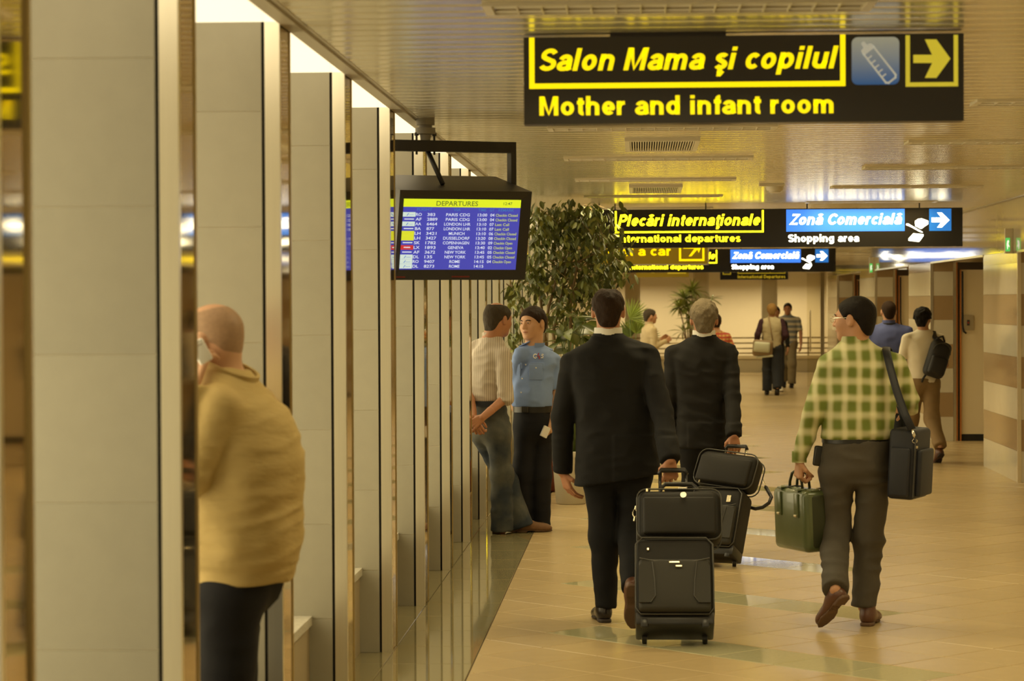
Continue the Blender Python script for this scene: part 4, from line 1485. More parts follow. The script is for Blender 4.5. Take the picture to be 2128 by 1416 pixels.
def make_body(parent, J, m, head, hands, arm_r=(0.046, 0.038, 0.029), h_head=0.0065, h_in=0.02, fat=0.0, neck_r=0.058, hand_h=0.0042):
    """one skin mesh: head and neck, trunk and limbs, hands. head = (centre, yaw, pitch, roll, scale)"""
    c, R = head_frame(head[0], *head[1:4])
    s = head[4]
    nb = V3(J['neck'])
    nk = (c + R @ np.array([0, -0.022, -0.05], F4) * s)

    def fh(P):
        d = head_sdf(head_local(P, c, R, s), fat=fat) * s
        return smin(d, cone(P, nk, nb, neck_r * s, (neck_r + 0.008) * s), 0.025)
    lo, hi = c - 0.16 * s, c + 0.16 * s
    lo = np.minimum(lo, nb - 0.075)
    hi = np.maximum(hi, nb + 0.075)
    lo[2] = nb[2] - 0.04
    vh, qh = nets(fh, lo, hi, h_head)
    pel = (Vector(J['hipL']) + Vector(J['hipR'])) / 2

    def fi(P):
        d = cone(P, nb, (pel.x, pel.y, pel.z + 0.12), 0.07, 0.09)
        d = smin(d, cone(P, J['shL'], J['shR'], 0.045, 0.045), 0.06)
        for q in 'LR':
            d = smin(d, cone(P, J['sh' + q], J['el' + q], arm_r[0], arm_r[1]), 0.03)
            d = smin(d, cone(P, J['el' + q], J['wr' + q], arm_r[1], arm_r[2]), 0.02)
            d = smin(d, cone(P, J['hip' + q], J['kn' + q], 0.065, 0.045), 0.04)
            d = smin(d, cone(P, J['kn' + q], J['an' + q], 0.045, 0.035), 0.02)
        return d
    pts = [J[k] for k in J if k[:2] in ('sh', 'el', 'wr', 'hi', 'kn', 'an', 'ne')]
    lo, hi = box_of(pts, 0.12)
    join = [nets(fi, lo, hi, h_in)]
    for q in hands:
        join.append(hand_mesh(hands[q], J['el' + q], J['wr' + q], hand_h, rw=arm_r[2]))
    v, q_ = vh, qh
    for v2, q2 in join:
        q_ = np.concatenate([q_, q2 + len(v)])
        v = np.concatenate([v, v2])
    return link_mesh('body', v, q_, m, parent, smooth=True), c, R, s


def make_hair(parent, c, R, s, m, mask, thick=0.012, h=0.006, amp=0.006, freq=(45, 45, 30), extra=None, name='hair', neck=None):
    def f(P):
        Q = head_local(P, c, R, s)
        d = cranium(Q)
        d = smin(d, ell(Q, (0, -0.040, -0.020), (0.064, 0.062, 0.066)), 0.03)
        if neck is not None:
            nb = head_local(V3(neck)[None, :], c, R, s)[0]
            d = smin(d, cone(Q, (0, -0.022, -0.05), nb, 0.058, 0.066), 0.025)
        d = d - thick - amp * (noise(Q, freq) + 0.5 * noise(Q + 3, (90, 90, 60)))
        d = smax(d, mask(Q), 0.008)
        if extra is not None:
            d = extra(Q, d)
        return d * s
    return skin_mesh(name, f, c - 0.165 * s, c + 0.165 * s, h, m, parent)

# ------------------------------------------------------------------ cloth materials
M_SUIT = mat('black_wool', (0.0075, 0.007, 0.007, 1), 0.8, var=0.12, scale=60, bump=0.06, bscale=400, spec=0.25)
M_SUIT2 = mat('charcoal_wool', (0.0095, 0.0085, 0.0075, 1), 0.8, var=0.12, scale=60, bump=0.06, bscale=400, spec=0.25)
M_SUITP = mat('black_wool_trousers', (0.006, 0.006, 0.007, 1), 0.8, var=0.12, scale=60, bump=0.05, bscale=400, spec=0.25)
M_WHITEC = mat('white_cotton', (0.72, 0.70, 0.64, 1), 0.8)
M_LEATHB = mat('black_shoe_leather', (0.014, 0.010, 0.008, 1), 0.25)
M_LEATHBR = mat('brown_shoe_leather', (0.10, 0.038, 0.018, 1), 0.38)
M_SUEDE = mat('tan_suede', (0.17, 0.085, 0.035, 1), 0.8, var=0.2, scale=40)
M_SOLE = mat('dark_rubber_sole', (0.03, 0.02, 0.014, 1), 0.7)
M_SOLEBR = mat('brown_rubber_sole', (0.12, 0.065, 0.035, 1), 0.7)
M_HAIRDB = mat('dark_brown_hair', (0.028, 0.015, 0.008, 1), 0.6, var=0.4, scale=60, bump=0.5, bscale=90, stretch=(3, 3, 0.6), spec=0.12)
M_HAIRBK = mat('black_hair', (0.010, 0.007, 0.005, 1), 0.55, var=0.3, scale=60, bump=0.5, bscale=90, stretch=(3, 3, 0.6), spec=0.12)
M_HAIRGR = mat('grey_hair', (0.17, 0.135, 0.085, 1), 0.65, var=0.35, scale=50, bump=0.6, bscale=90, stretch=(3, 3, 0.7), spec=0.12)
M_HAIRDG = mat('dark_grey_hair', (0.055, 0.042, 0.028, 1), 0.65, var=0.4, scale=60, bump=0.5, bscale=90, stretch=(3, 3, 0.6), spec=0.12)
M_HAIRBL = mat('blonde_hair', (0.30, 0.17, 0.055, 1), 0.6, var=0.35, scale=60, bump=0.5, bscale=90, stretch=(3, 3, 0.6), spec=0.12)
M_STUBBLE = mat('cropped_grey_hair', (0.33, 0.20, 0.11, 1), 0.6, var=0.25, scale=90)
M_TAN = mat('khaki_cotton_jacket', (0.46, 0.335, 0.125, 1), 0.8, var=0.08, scale=14, bump=0.9, bscale=13, stretch=(0.6, 0.6, 1.6))
M_NAVYT = mat('navy_trousers', (0.010, 0.010, 0.013, 1), 0.8, var=0.1, scale=60, spec=0.25)
M_GREYT = mat('grey_wool_trousers', (0.060, 0.050, 0.036, 1), 0.8, var=0.1, scale=60, bump=0.05, bscale=300)
M_SHIRTB = mat('light_blue_uniform_cotton', (0.205, 0.305, 0.60, 1), 0.75, var=0.05, scale=30)
M_BELT = mat('black_belt_leather', (0.014, 0.012, 0.009, 1), 0.35)
M_METAL = mat('pale_brass', (0.6, 0.52, 0.33, 1), 0.28, metal=1.0)
M_CHROME = mat('nickel', (0.72, 0.68, 0.58, 1), 0.2, metal=1.0)


def stripe_mat(name, base, lines, rough=0.75, soft=None, wob=0.025):
    """weave: lines = [(axis, period, width, offset, colour, strength)] laid over base in the garment's own space"""
    m = bpy.data.materials.new(name)
    m.use_nodes = True
    N, L = m.node_tree.nodes, m.node_tree.links
    b = N['Principled BSDF']
    b.inputs['Roughness'].default_value = rough
    tc = N.new('ShaderNodeTexCoord')
    no = N.new('ShaderNodeTexNoise')
    no.inputs['Scale'].default_value = 6
    ad = N.new('ShaderNodeVectorMath')
    ad.operation = 'SCALE'
    ad.inputs['Scale'].default_value = wob
    L.new(tc.outputs['Object'], no.inputs['Vector'])
    L.new(no.outputs['Color'], ad.inputs[0])
    pl = N.new('ShaderNodeVectorMath')
    L.new(tc.outputs['Object'], pl.inputs[0])
    L.new(ad.outputs[0], pl.inputs[1])
    sp = N.new('ShaderNodeSeparateXYZ')
    L.new(pl.outputs[0], sp.inputs[0])
    last = None
    for axis, period, width, off, col, k in lines:
        f1 = N.new('ShaderNodeMath')
        f1.operation = 'MULTIPLY_ADD'
        f1.inputs[1].default_value = 1 / period
        f1.inputs[2].default_value = off
        if axis == 'XY':
            s = N.new('ShaderNodeMath')
            s.operation = 'ADD'
            L.new(sp.outputs['X'], s.inputs[0])
            L.new(sp.outputs['Y'], s.inputs[1])
            L.new(s.outputs[0], f1.inputs[0])
        else:
            L.new(sp.outputs[axis], f1.inputs[0])
        f2 = N.new('ShaderNodeMath')
        f2.operation = 'PINGPONG'
        f2.inputs[1].default_value = 0.5
        L.new(f1.outputs[0], f2.inputs[0])
        mr = N.new('ShaderNodeMapRange')
        mr.interpolation_type = 'SMOOTHSTEP'
        mr.inputs[1].default_value = width / 2 * 0.72 if soft is None else width / 2 - soft
        mr.inputs[2].default_value = width / 2 * 1.28 + 0.02 if soft is None else width / 2 + soft
        mr.inputs[3].default_value = k
        mr.inputs[4].default_value = 0.0
        L.new(f2.outputs[0], mr.inputs[0])
        mx = N.new('ShaderNodeMix')
        mx.data_type = 'RGBA'
        if last is None:
            mx.inputs[6].default_value = base
        else:
            L.new(last, mx.inputs[6])
        mx.inputs[7].default_value = col
        L.new(mr.outputs[0], mx.inputs[0])
        last = mx.outputs[2]
    L.new(last, b.inputs['Base Color'])
    return m


M_PLAID = stripe_mat('green_white_plaid', (0.30, 0.305, 0.075, 1), [
    ('X', 0.075, 0.46, 0.22, (0.105, 0.150, 0.012, 1), 0.62), ('Z', 0.092, 0.48, 0.05, (0.105, 0.150, 0.012, 1), 0.62),
    ('X', 0.075, 0.34, 0.72, (0.80, 0.74, 0.50, 1), 0.50), ('Z', 0.092, 0.34, 0.55, (0.80, 0.74, 0.50, 1), 0.46)], soft=0.13)
M_PINSTR = stripe_mat('pale_striped_shirting', (0.56, 0.49, 0.40, 1), [('X', 0.016, 0.34, 0.0, (0.24, 0.18, 0.15, 1), 0.6)], wob=0.01)
M_POLO = stripe_mat('blue_cream_striped_jersey', (0.52, 0.46, 0.34, 1), [('Z', 0.105, 0.50, 0.2, (0.16, 0.175, 0.20, 1), 0.95)])

# jeans: worn lighter down the thighs
M_JEANS = bpy.data.materials.new('worn_denim')
M_JEANS.use_nodes = True
N, L = M_JEANS.node_tree.nodes, M_JEANS.node_tree.links
tc = N.new('ShaderNodeTexCoord')
no = N.new('ShaderNodeTexNoise')
no.inputs['Scale'].default_value = 4.5
no.inputs['Detail'].default_value = 6
rp = N.new('ShaderNodeValToRGB')
rp.color_ramp.elements[0].position, rp.color_ramp.elements[1].position = 0.38, 0.66
rp.color_ramp.elements[0].color = (0.020, 0.030, 0.045, 1)
rp.color_ramp.elements[1].color = (0.115, 0.115, 0.095, 1)
L.new(tc.outputs['Object'], no.inputs['Vector'])
L.new(no.outputs[0], rp.inputs[0])
L.new(rp.outputs[0], N['Principled BSDF'].inputs['Base Color'])
N['Principled BSDF'].inputs['Roughness'].default_value = 0.8
M_DENIM = mat('dark_denim', (0.022, 0.026, 0.036, 1), 0.8, var=0.25, scale=20)


def pxf(Y0):
    return lambda u, v, dy=0.0: tuple(W(u, v, Y0 + dy))


def row(q, u, v, a, b, dy=0.0):
    p = q(u, v, dy)
    return (p[2], p[0], p[1], a, b)


def person_root(x, y, label):
    return thing('person', label, 'person', (x, y, 0.0))


# ================================================================== man in black suit with two bags on a trolley
q = pxf(13.4)
J = dict(neck=q(1264, 702), shL=q(1191, 757), elL=q(1169, 868, 0.03), wrL=q(1169, 982, 0.10), shR=q(1344, 742), elR=q(1376, 862, -0.16), wrR=q(1393, 956, -0.36),
         hipL=q(1247, 985), knL=q(1256, 1118, 0.02), anL=q(1259, 1264, -0.02), hipR=q(1318, 985), knR=q(1312, 1110, 0.0), anR=q(1313, 1222, -0.42))
suit1 = person_root(J['neck'][0], 13.4, 'person in a black suit seen from behind pulling a black trolley case, nearest the camera')
gripR = hand_sdf_parts(J['wrR'], (0.0, 0.12, -1), (0.25, -1, 0), 1, (0.9, 1.25, 0.9), 1.05, thumb=(0.9, 0.9))
relL = hand_sdf_parts(J['wrL'], (0.35, 0.1, -1), (-0.9, -0.5, 0), -1, (0.35, 0.35, 0.25), 1.02)
body, c, R, s = make_body(suit1, J, M_SKINR, (q(1264, 647), 0.0, 0.0, 0.0, 1.02), {'L': relL, 'R': gripR})
make_hair(suit1, c, R, s, M_HAIRDB, lambda Q: smax(hair_mask_short(Q, 0.085, -0.005, -0.088), -ell(Q, (0.005, -0.015, 0.128), (0.034, 0.050, 0.024)), 0.012), 0.011, amp=0.008, neck=J['neck'])
ring(suit1, 'shirt_collar', (J['neck'][0], 13.40, 0), 0.080, 0.080, W(1264, 705, 13.4).z, W(1264, 681, 13.4).z, M_WHITEC, thick=0.012, flare=-0.004)
jr = [row(q, 1281, 1010, .226, .155), row(q, 1282, 960, .224, .155), row(q, 1281, 900, .216, .148), row(q, 1274, 830, .212, .142), row(q, 1268, 770, .222, .138), row(q, 1266, 735, .20, .12),
      row(q, 1265, 712, .118, .095), row(q, 1264, 696, .082, .08)]
arms = {'L': [(q(1240, 722), J['shL'], .050, .066, 0), (J['shL'], J['elL'], .066, .061, 0), (J['elL'], J['wrL'], .060, .050, 1)],
        'R': [(q(1288, 718), J['shR'], .050, .066, 0), (J['shR'], J['elR'], .066, .060, 0), (J['elR'], J['wrR'], .059, .047, 1)]}
zv, xv = W(0, 905, 13.4).z, W(1275, 960, 13.4).x


def vent(P, d):
    m_ = (P[:, 2] < zv) & (P[:, 1] < 13.4) & (P[:, 0] > xv)
    return d - 0.007 * m_


def hem1(P):
    zl = np.interp(P[:, 0], [J['hipL'][0] - .1, J['hipR'][0] + .1], [W(1200, 1010, 13.4).z, W(1366, 986, 13.4).z])
    return np.where(P[:, 2] < 1.2, zl - P[:, 2], -1) * ((P[:, 0] > W(1193, 980, 13.4).x) & (P[:, 0] < W(1371, 980, 13.4).x)) - 1.0 * ((P[:, 0] <= W(1193, 980, 13.4).x) | (P[:, 0] >= W(1371, 980, 13.4).x))


lo, hi = box_of([J['shL'], J['shR'], J['elL'], J['elR'], J['wrL'], J['wrR'], q(1281, 1012), q(1264, 690)], 0.17)
skin_mesh('jacket', top_f(J, jr, 0.0, arms, 2.5, 0.008, 0.0, None, 0.03, lambda P, d: smax(vent(P, d), hem1(P), 0.004)), lo, hi, 0.0095, M_SUIT, suit1)
ring(suit1, 'jacket_collar', (J['neck'][0], 13.405, 0), 0.094, 0.092, W(1264, 714, 13.4).z, W(1264, 693, 13.4).z, M_SUIT, flare=-0.010, thick=0.012)
tr = [row(q, 1282, 1022, .175, .125), row(q, 1282, 995, .185, .135), row(q, 1281, 930, .18, .13), row(q, 1281, 900, .17, .125)]
lo, hi = box_of([J['anL'], J['anR'], J['hipL'], J['hipR'], J['knL'], J['knR'], q(1281, 900)], 0.16)
skin_mesh('trousers', trousers_f(J, tr, 0.0, (.094, .076, .054), 1.15, 0.006, 1.7), lo, hi, 0.0105, M_SUITP, suit1)
shoe(suit1, (J['anL'][0], 13.32, 0.0), 0.18, 0.0, M_LEATHB, M_SOLE)
tp = Vector((J['anR'][0] + 0.005, 12.96, 0.012))
fw = Vector((0, math.cos(1.08), -math.sin(1.08)))
shoe(suit1, tp - fw * 0.285, 0.0, 1.08, M_LEATHBR, M_SOLEBR)

# ================================================================== grey-haired man in dark suit ahead of him
q = pxf(16.9)
J = dict(neck=q(1463, 703), shL=q(1402, 735), elL=q(1393, 822), wrL=q(1392, 905, 0.05), shR=q(1514, 735), elR=q(1523, 830, -0.12), wrR=q(1525, 905, -0.28),
         hipL=q(1440, 915), knL=q(1440, 1015, 0.06), anL=q(1440, 1125, 0.04), hipR=q(1485, 915), knR=q(1484, 1015, 0.0), anR=q(1484, 1118, -0.3))
suit2 = person_root(J['neck'][0], 16.9, 'grey-haired person in a dark suit seen from behind, ahead of the nearest suited one')
gripR = hand_sdf_parts(J['wrR'], (0.05, 0.1, -1), (0.25, -1, 0), 1, (0.85, 1.2, 0.9), 1.08, thumb=(0.9, 0.9))
relL = hand_sdf_parts(J['wrL'], (0.1, 0.1, -1), (-0.9, -0.4, 0), -1, (0.4, 0.4, 0.3), 1.0)
body, c, R, s = make_body(suit2, J, M_SKINR, (q(1463, 664), 0.0, 0.0, 0.0, 1.07), {'L': relL, 'R': gripR})
make_hair(suit2, c, R, s, M_HAIRGR, lambda Q: hair_mask_short(Q, 0.09, -0.01, -0.088), 0.014, amp=0.012, neck=J['neck'])
ring(suit2, 'shirt_collar', (J['neck'][0], 16.90, 0), 0.082, 0.082, W(1463, 707, 16.9).z, W(1463, 686.5, 16.9).z, M_WHITEC, thick=0.012, flare=-0.004)
jr = [row(q, 1460, 932, .182, .15), row(q, 1459, 880, .172, .145), row(q, 1458, 830, .17, .14), row(q, 1457, 775, .185, .135), row(q, 1458, 740, .198, .125), row(q, 1460, 716, .13, .1), row(q, 1463, 700, .084, .082)]
arms = {'L': [(q(1438, 718), J['shL'], .050, .064, 0), (J['shL'], J['elL'], .064, .057, 0), (J['elL'], J['wrL'], .056, .047, 1)],
        'R': [(q(1485, 718), J['shR'], .050, .064, 0), (J['shR'], J['elR'], .064, .055, 0), (J['elR'], J['wrR'], .054, .044, 1)]}
zv2, xv2 = W(0, 880, 16.9).z, W(1427, 900, 16.9).x
lo, hi = box_of([J['shL'], J['shR'], J['elL'], J['elR'], J['wrL'], J['wrR'], q(1460, 934), q(1463, 695)], 0.17)
xl, xr, zh2 = W(1404, 930, 16.9).x, W(1513, 930, 16.9).x, W(1460, 931, 16.9).z
skin_mesh('jacket', top_f(J, jr, 0.0, arms, 2.5, 0.009, 3.1, None, 0.03, lambda P, d: smax(d - 0.007 * ((P[:, 2] < zv2) & (P[:, 1] < 16.9) & (P[:, 0] > xv2)), np.where((P[:, 0] > xl) & (P[:, 0] < xr), zh2 - P[:, 2], -1.0), 0.004)), lo, hi, 0.0105, M_SUIT2, suit2)
ring(suit2, 'jacket_collar', (J['neck'][0], 16.905, 0), 0.095, 0.093, W(1463, 716, 16.9).z, W(1463, 696, 16.9).z, M_SUIT2, flare=-0.010, thick=0.012)
tr = [row(q, 1462, 960, .165, .12), row(q, 1462, 920, .175, .13), row(q, 1461, 860, .165, .12)]
lo, hi = box_of([J[k] for k in ('anL', 'anR', 'hipL', 'hipR', 'knL', 'knR')] + [q(1462, 860)], 0.16)
skin_mesh('trousers', trousers_f(J, tr, 0.0, (.095, .076, .060), 1.1, 0.006, 5.7), lo, hi, 0.012, M_SUITP, suit2)
shoe(suit2, (J['anL'][0], 16.86, 0.0), 0.12, 0.0, M_LEATHB, M_SOLE, h=0.009)
tp = Vector((J['anR'][0], 16.72, 0.012))
fw = Vector((0, math.cos(0.8), -math.sin(0.8)))
shoe(suit2, tp - fw * 0.285, 0.0, 0.8, M_LEATHB, M_SOLE, h=0.009)

# ================================================================== man in plaid shirt
q = pxf(13.3)
J = dict(neck=q(1777, 722), shL=q(1724, 760), elL=q(1691, 862, -0.03), wrL=q(1661, 957, 0.03), shR=q(1858, 760), elR=q(1884, 828, 0.07), wrR=q(1868, 850, 0.30),
         hipL=q(1741, 985), knL=q(1734, 1108, 0.04), anL=q(1736, 1227, -0.37), hipR=q(1814, 985), knR=q(1807, 1122, 0.02), anR=q(1795, 1262, -0.02))
plaid = person_root(J['neck'][0], 13.3, 'person in a green and white plaid shirt and glasses carrying a green bag')
gripL = hand_sdf_parts(J['wrL'], (-0.05, 0.1, -1), (-0.9, -0.35, 0), -1, (0.95, 1.25, 0.9), 1.0, thumb=(0.9, 0.9))
relR = hand_sdf_parts(J['wrR'], (-0.3, 1, 0), (0.3, 0, 1), 1, (0.5, 0.6, 0.4), 1.0)
hy = math.radians(60)
body, c, R, s = make_body(plaid, J, M_SKIN, (q(1776, 665), hy, 0.0, 0.0, 1.02), {'L': gripL, 'R': relR}, fat=0.004)
make_hair(plaid, c, R, s, M_HAIRBK, lambda Q: hair_mask_short(Q, 0.09, 0.0, -0.085), 0.008, amp=0.003, neck=J['neck'])
add_face(plaid, c, R, s)
R3 = Matrix([[float(R[i][j]) for j in range(3)] for i in range(3)])
TH = Matrix.Translation(Vector(c)) @ (R3 * s).to_4x4()
TH[3][3] = 1
gl_ = thing('eyeglasses', 'thin metal eyeglasses worn by the plaid-shirted person', 'glasses', TH @ Vector((0, 0.1, 0)))
for sx in (-1, 1):
    MB().tube([TH @ Vector((sx * 0.034 + 0.023 * math.cos(a), 0.116 - abs(math.cos(a)) * 0.004, 0.002 + 0.017 * math.sin(a))) for a in [2 * PI * k / 14 for k in range(14)]], 0.0014, 5, closed=True).build('rim', M_CHROME, gl_, smooth=True)
    MB().tube([TH @ Vector(p) for p in ((sx * 0.058, 0.112, 0.008), (sx * 0.074, 0.085, 0.010), (sx * 0.083, 0.0, 0.012), (sx * 0.082, -0.02, 0.002))], 0.0016, 5).build('temple', M_CHROME, gl_, smooth=True)
MB().tube([TH @ Vector(p) for p in ((-0.012, 0.117, 0.006), (0, 0.121, 0.008), (0.012, 0.117, 0.006))], 0.0014, 5).build('bridge', M_CHROME, gl_, smooth=True)
sr = [row(q, 1780, 918, .182, .132), row(q, 1781, 895, .192, .145), row(q, 1785, 850, .192, .145), row(q, 1790, 790, .19, .135), row(q, 1790, 755, .185, .12), row(q, 1783, 728, .115, .09), row(q, 1777, 708, .072, .068)]
arms = {'L': [(q(1757, 730), J['shL'], .048, .060, 0), (J['shL'], J['elL'], .060, .056, 0), (J['elL'], J['wrL'], .054, .036, 1)],
        'R': [(q(1800, 730), J['shR'], .048, .060, 0), (J['shR'], J['elR'], .060, .058, 0), (J['elR'], q(1890, 845, 0.16), .058, .052, 1)]}
lo, hi = box_of([J['shL'], J['shR'], J['elL'], J['elR'], J['wrL'], J['wrR'], q(1780, 915), q(1777, 708)], 0.16)
skin_mesh('plaid_shirt', top_f(J, sr, 0.0, arms, 2.3, 0.012, 9.2, W(1780, 914, 13.3).z if False else None, 0.04, lambda P, d: smax(d, np.where((P[:, 0] > W(1702, 914, 13.3).x), W(1780, 913, 13.3).z - P[:, 2], -1.0), 0.004), fs=(7, 7, 12)), lo, hi, 0.0095, M_PLAID, plaid)
ring(plaid, 'shirt_collar', (J['neck'][0], 13.3, 0), 0.078, 0.072, W(1777, 716, 13.3).z, W(1777, 699, 13.3).z, M_PLAID, flare=-0.004)
ring(plaid, 'cuff', J['wrL'], 0.040, 0.036, -0.012, 0.05, M_PLAID, yaw=0.0, pitch=0.0)
tr = [row(q, 1778, 1012, .175, .13), row(q, 1778, 985, .185, .14), row(q, 1779, 950, .183, .135), row(q, 1780, 905, .178, .128)]
lo, hi = box_of([J[k] for k in ('anL', 'anR', 'hipL', 'hipR', 'knL', 'knR')] + [q(1780, 905)], 0.16)
skin_mesh('trousers', trousers_f(J, tr, 0.0, (.093, .075, .067), W(1780, 912, 13.3).z, 0.010, 12.7), lo, hi, 0.0105, M_GREYT, plaid)
ring(plaid, 'belt', (W(1780, 914, 13.3).x, 13.3, W(1780, 914, 13.3).z), 0.187, 0.137, -0.016, 0.014, M_BELT)
MB().rbox(0.06, 0.035, 0.11, 0.012, Matrix.Translation(W(1702, 948, 13.3)) @ Matrix.Rotation(0.12, 4, 'Y')).build('belt_pouch', M_BELT, plaid, smooth=True)
shoe(plaid, (J['anR'][0] + 0.005, 13.2, 0.0), -0.25, 0.0, M_LEATHBR, M_SOLEBR)
hl, pt_ = W(1756, 1234, 12.88), 0.72
shoe(plaid, Vector(hl) + Vector((0.01, 0, -0.02)), 0.62, pt_, M_LEATHBR, M_SOLEBR)

# ================================================================== uniformed guard
q = pxf(18.75)
J = dict(neck=q(1109, 720), shL=q(1149, 748, 0.04), elL=q(1156, 815, 0.05), wrL=q(1147, 872, -0.06), shR=q(1083, 738, -0.06), elR=q(1069, 795, 0.0), wrR=q(1070, 850, 0.06),
         hipL=q(1126, 890, 0.02), knL=q(1123, 990, 0.0), anL=q(1125, 1093, 0.02), hipR=q(1093, 890, -0.02), knR=q(1087, 985, -0.02), anR=q(1088, 1093, 0.0))
guard = person_root(J['neck'][0], 18.75, 'person in a light blue uniform shirt facing the camera in front of the tree')
relL = hand_sdf_parts(J['wrL'], (-0.15, -0.25, -1), (0.9, -0.3, 0.1), -1, (0.6, 0.8, 0.6), 0.98)
relR = hand_sdf_parts(J['wrR'], (0.25, 0.0, -1), (-0.8, -0.3, 0), 1, (0.4, 0.5, 0.3), 0.98)
gy = math.radians(146)
body, c, R, s = make_body(guard, J, M_SKINP, (q(1107, 673), gy, -0.03, 0.04, 1.04), {'L': relL, 'R': relR}, fat=0.008, h_head=0.0048, neck_r=0.06)
make_hair(guard, c, R, s, M_HAIRDB, lambda Q: hair_mask_short(Q, 0.072, 0.0, -0.075), 0.012, h=0.005, amp=0.006, neck=J['neck'])
add_face(guard, c, R, s)
by = math.radians(156) - PI
sr = [row(q, 1107, 850, .150, .122), row(q, 1104, 826, .163, .148), row(q, 1106, 785, .163, .135), row(q, 1112, 752, .160, .115), row(q, 1112, 732, .115, .09), row(q, 1109, 717, .066, .062)]
eL, eR = Vector(J['shL']).lerp(Vector(J['elL']), 0.92), Vector(J['shR']).lerp(Vector(J['elR']), 0.95)
arms = {'L': [(q(1125, 730), J['shL'], .044, .056, 0), (J['shL'], tuple(eL), .058, .058, 1)], 'R': [(q(1096, 728), J['shR'], .044, .056, 0), (J['shR'], tuple(eR), .058, .056, 1)]}
lo, hi = box_of([J['shL'], J['shR'], J['elL'], J['elR'], q(1107, 850), q(1109, 715)], 0.17)
skin_mesh('uniform_shirt', top_f(J, sr, by, arms, 2.2, 0.009, 15.0, W(1107, 845, 18.75).z, 0.04), lo, hi, 0.0095, M_SHIRTB, guard)
ring(guard, 'shirt_collar', (J['neck'][0], 18.75, 0), 0.080, 0.074, W(1109, 729, 18.75).z, W(1109, 713, 18.75).z, M_SHIRTB, yaw=gy - 0.05, flare=0.010, gap=1.5, thick=0.008)
tr = [row(q, 1108, 920, .140, .11), row(q, 1108, 885, .152, .125), row(q, 1107, 850, .147, .122)]
lo, hi = box_of([J[k] for k in ('anL', 'anR', 'hipL', 'hipR', 'knL', 'knR')] + [q(1107, 850)], 0.15)
skin_mesh('trousers', trousers_f(J, tr, by, (.086, .078, .070), W(1107, 852, 18.75).z, 0.005, 18.0), lo, hi, 0.0105, M_NAVYT, guard)
ring(guard, 'belt', (W(1107, 850, 18.75).x, 18.75, W(1107, 850, 18.75).z), 0.156, 0.130, -0.025, 0.024, M_BELT, yaw=by)
fdir = Vector((-math.sin(by + PI), math.cos(by + PI), 0))
ldir = Vector((fdir.y, -fdir.x, 0))      # wearer's right
bc_ = Vector((W(1107, 850, 18.75).x, 18.75, W(1107, 850, 18.75).z))
FM = Matrix.Translation(bc_) @ Matrix.Rotation(by, 4, 'Z')
MB().rbox(0.06, 0.012, 0.045, 0.004, FM @ Matrix.Translation((0, -0.134, 0))).build('belt_buckle', mat('buckle_dark_metal', (0.10, 0.09, 0.07, 1), 0.35, metal=0.8), guard)


def on_shirt(lx, z, off=0.0):
    """point on the shirt front, lx metres along the wearer's width"""
    rows_ = sorted(sr)
    zs_ = [r_[0] for r_ in rows_]
    a = float(np.interp(z, zs_, [r_[3] for r_ in rows_]))
    b = float(np.interp(z, zs_, [r_[4] for r_ in rows_]))
    cx_ = float(np.interp(z, zs_, [r_[1] for r_ in rows_]))
    cy_ = float(np.interp(z, zs_, [r_[2] for r_ in rows_]))
    k = max(0.0, 1 - abs(lx / a) ** 2.2) ** (1 / 2.2)
    M_ = Matrix.Translation((cx_, cy_, z)) @ Matrix.Rotation(by, 4, 'Z')
    slope = math.atan2(b * (lx / a) * 0.9, a) if a else 0
    return M_ @ Matrix.Translation((lx, -b * k - 0.010 - off, 0)) @ Matrix.Rotation(slope, 4, 'Z')


for z in (1.375, 1.27, 1.165, 1.06):
    MB().rbox(0.011, 0.004, 0.011, 0.0018, on_shirt(-0.012, z)).build('button', M_WHITEC, guard)
for lx in (-0.088, 0.082):
    pk = MB().rbox(0.105, 0.010, 0.12, 0.004, on_shirt(lx, 1.215)).build('chest_pocket', M_SHIRTB, guard, smooth=True, flat_angle=40)
    MB().rbox(0.110, 0.010, 0.048, 0.004, on_shirt(lx, 1.262, 0.006)).build('pocket_flap', M_SHIRTB, pk, smooth=True, flat_angle=40)
    MB().rbox(0.010, 0.004, 0.010, 0.0018, on_shirt(lx, 1.247, 0.013)).build('pocket_button', M_WHITEC, pk)
for s_ in ('L', 'R'):
    a = Vector(J['sh' + s_])
    MB().rbox(0.10, 0.045, 0.008, 0.003, Matrix.Translation(a.lerp(Vector(J['neck']), 0.32) + Vector((0, -0.005, 0.062))) @ Matrix.Rotation(by, 4, 'Z') @ Matrix.Rotation((0.42 if s_ == 'L' else -0.42), 4, 'Y')).build('shoulder_strap', M_SHIRTB, guard)
# breast badge: pale letters with a red stroke between them
bm_ = on_shirt(0.078, 1.335, 0.008)
cap = mat('badge_white', (0.88, 0.86, 0.8, 1), 0.6)
red = mat('badge_red', (0.42, 0.03, 0.035, 1), 0.6)
MB().tube([bm_ @ Vector((-0.022 + 0.015 * math.cos(a), 0, 0.015 * math.sin(a))) for a in [math.radians(45 + k * 30) for k in range(10)]] + [bm_ @ Vector((-0.020, 0, -0.002))], 0.0042, 5).build('badge_letter', cap, guard)
MB().tube([bm_ @ Vector(p) for p in ((0.003, 0, 0.024), (-0.006, 0, 0.0), (0.012, 0, -0.002), (0.006, 0, 0.004), (0.008, 0, -0.022))], 0.0042, 5).build('badge_figure', red, guard)
MB().tube([bm_ @ Vector(p) for p in ((0.040, 0, 0.012), (0.028, 0, 0.014), (0.024, 0, 0.006), (0.038, 0, -0.002), (0.036, 0, -0.012), (0.022, 0, -0.013))], 0.0042, 5).build('badge_letter', cap, guard)
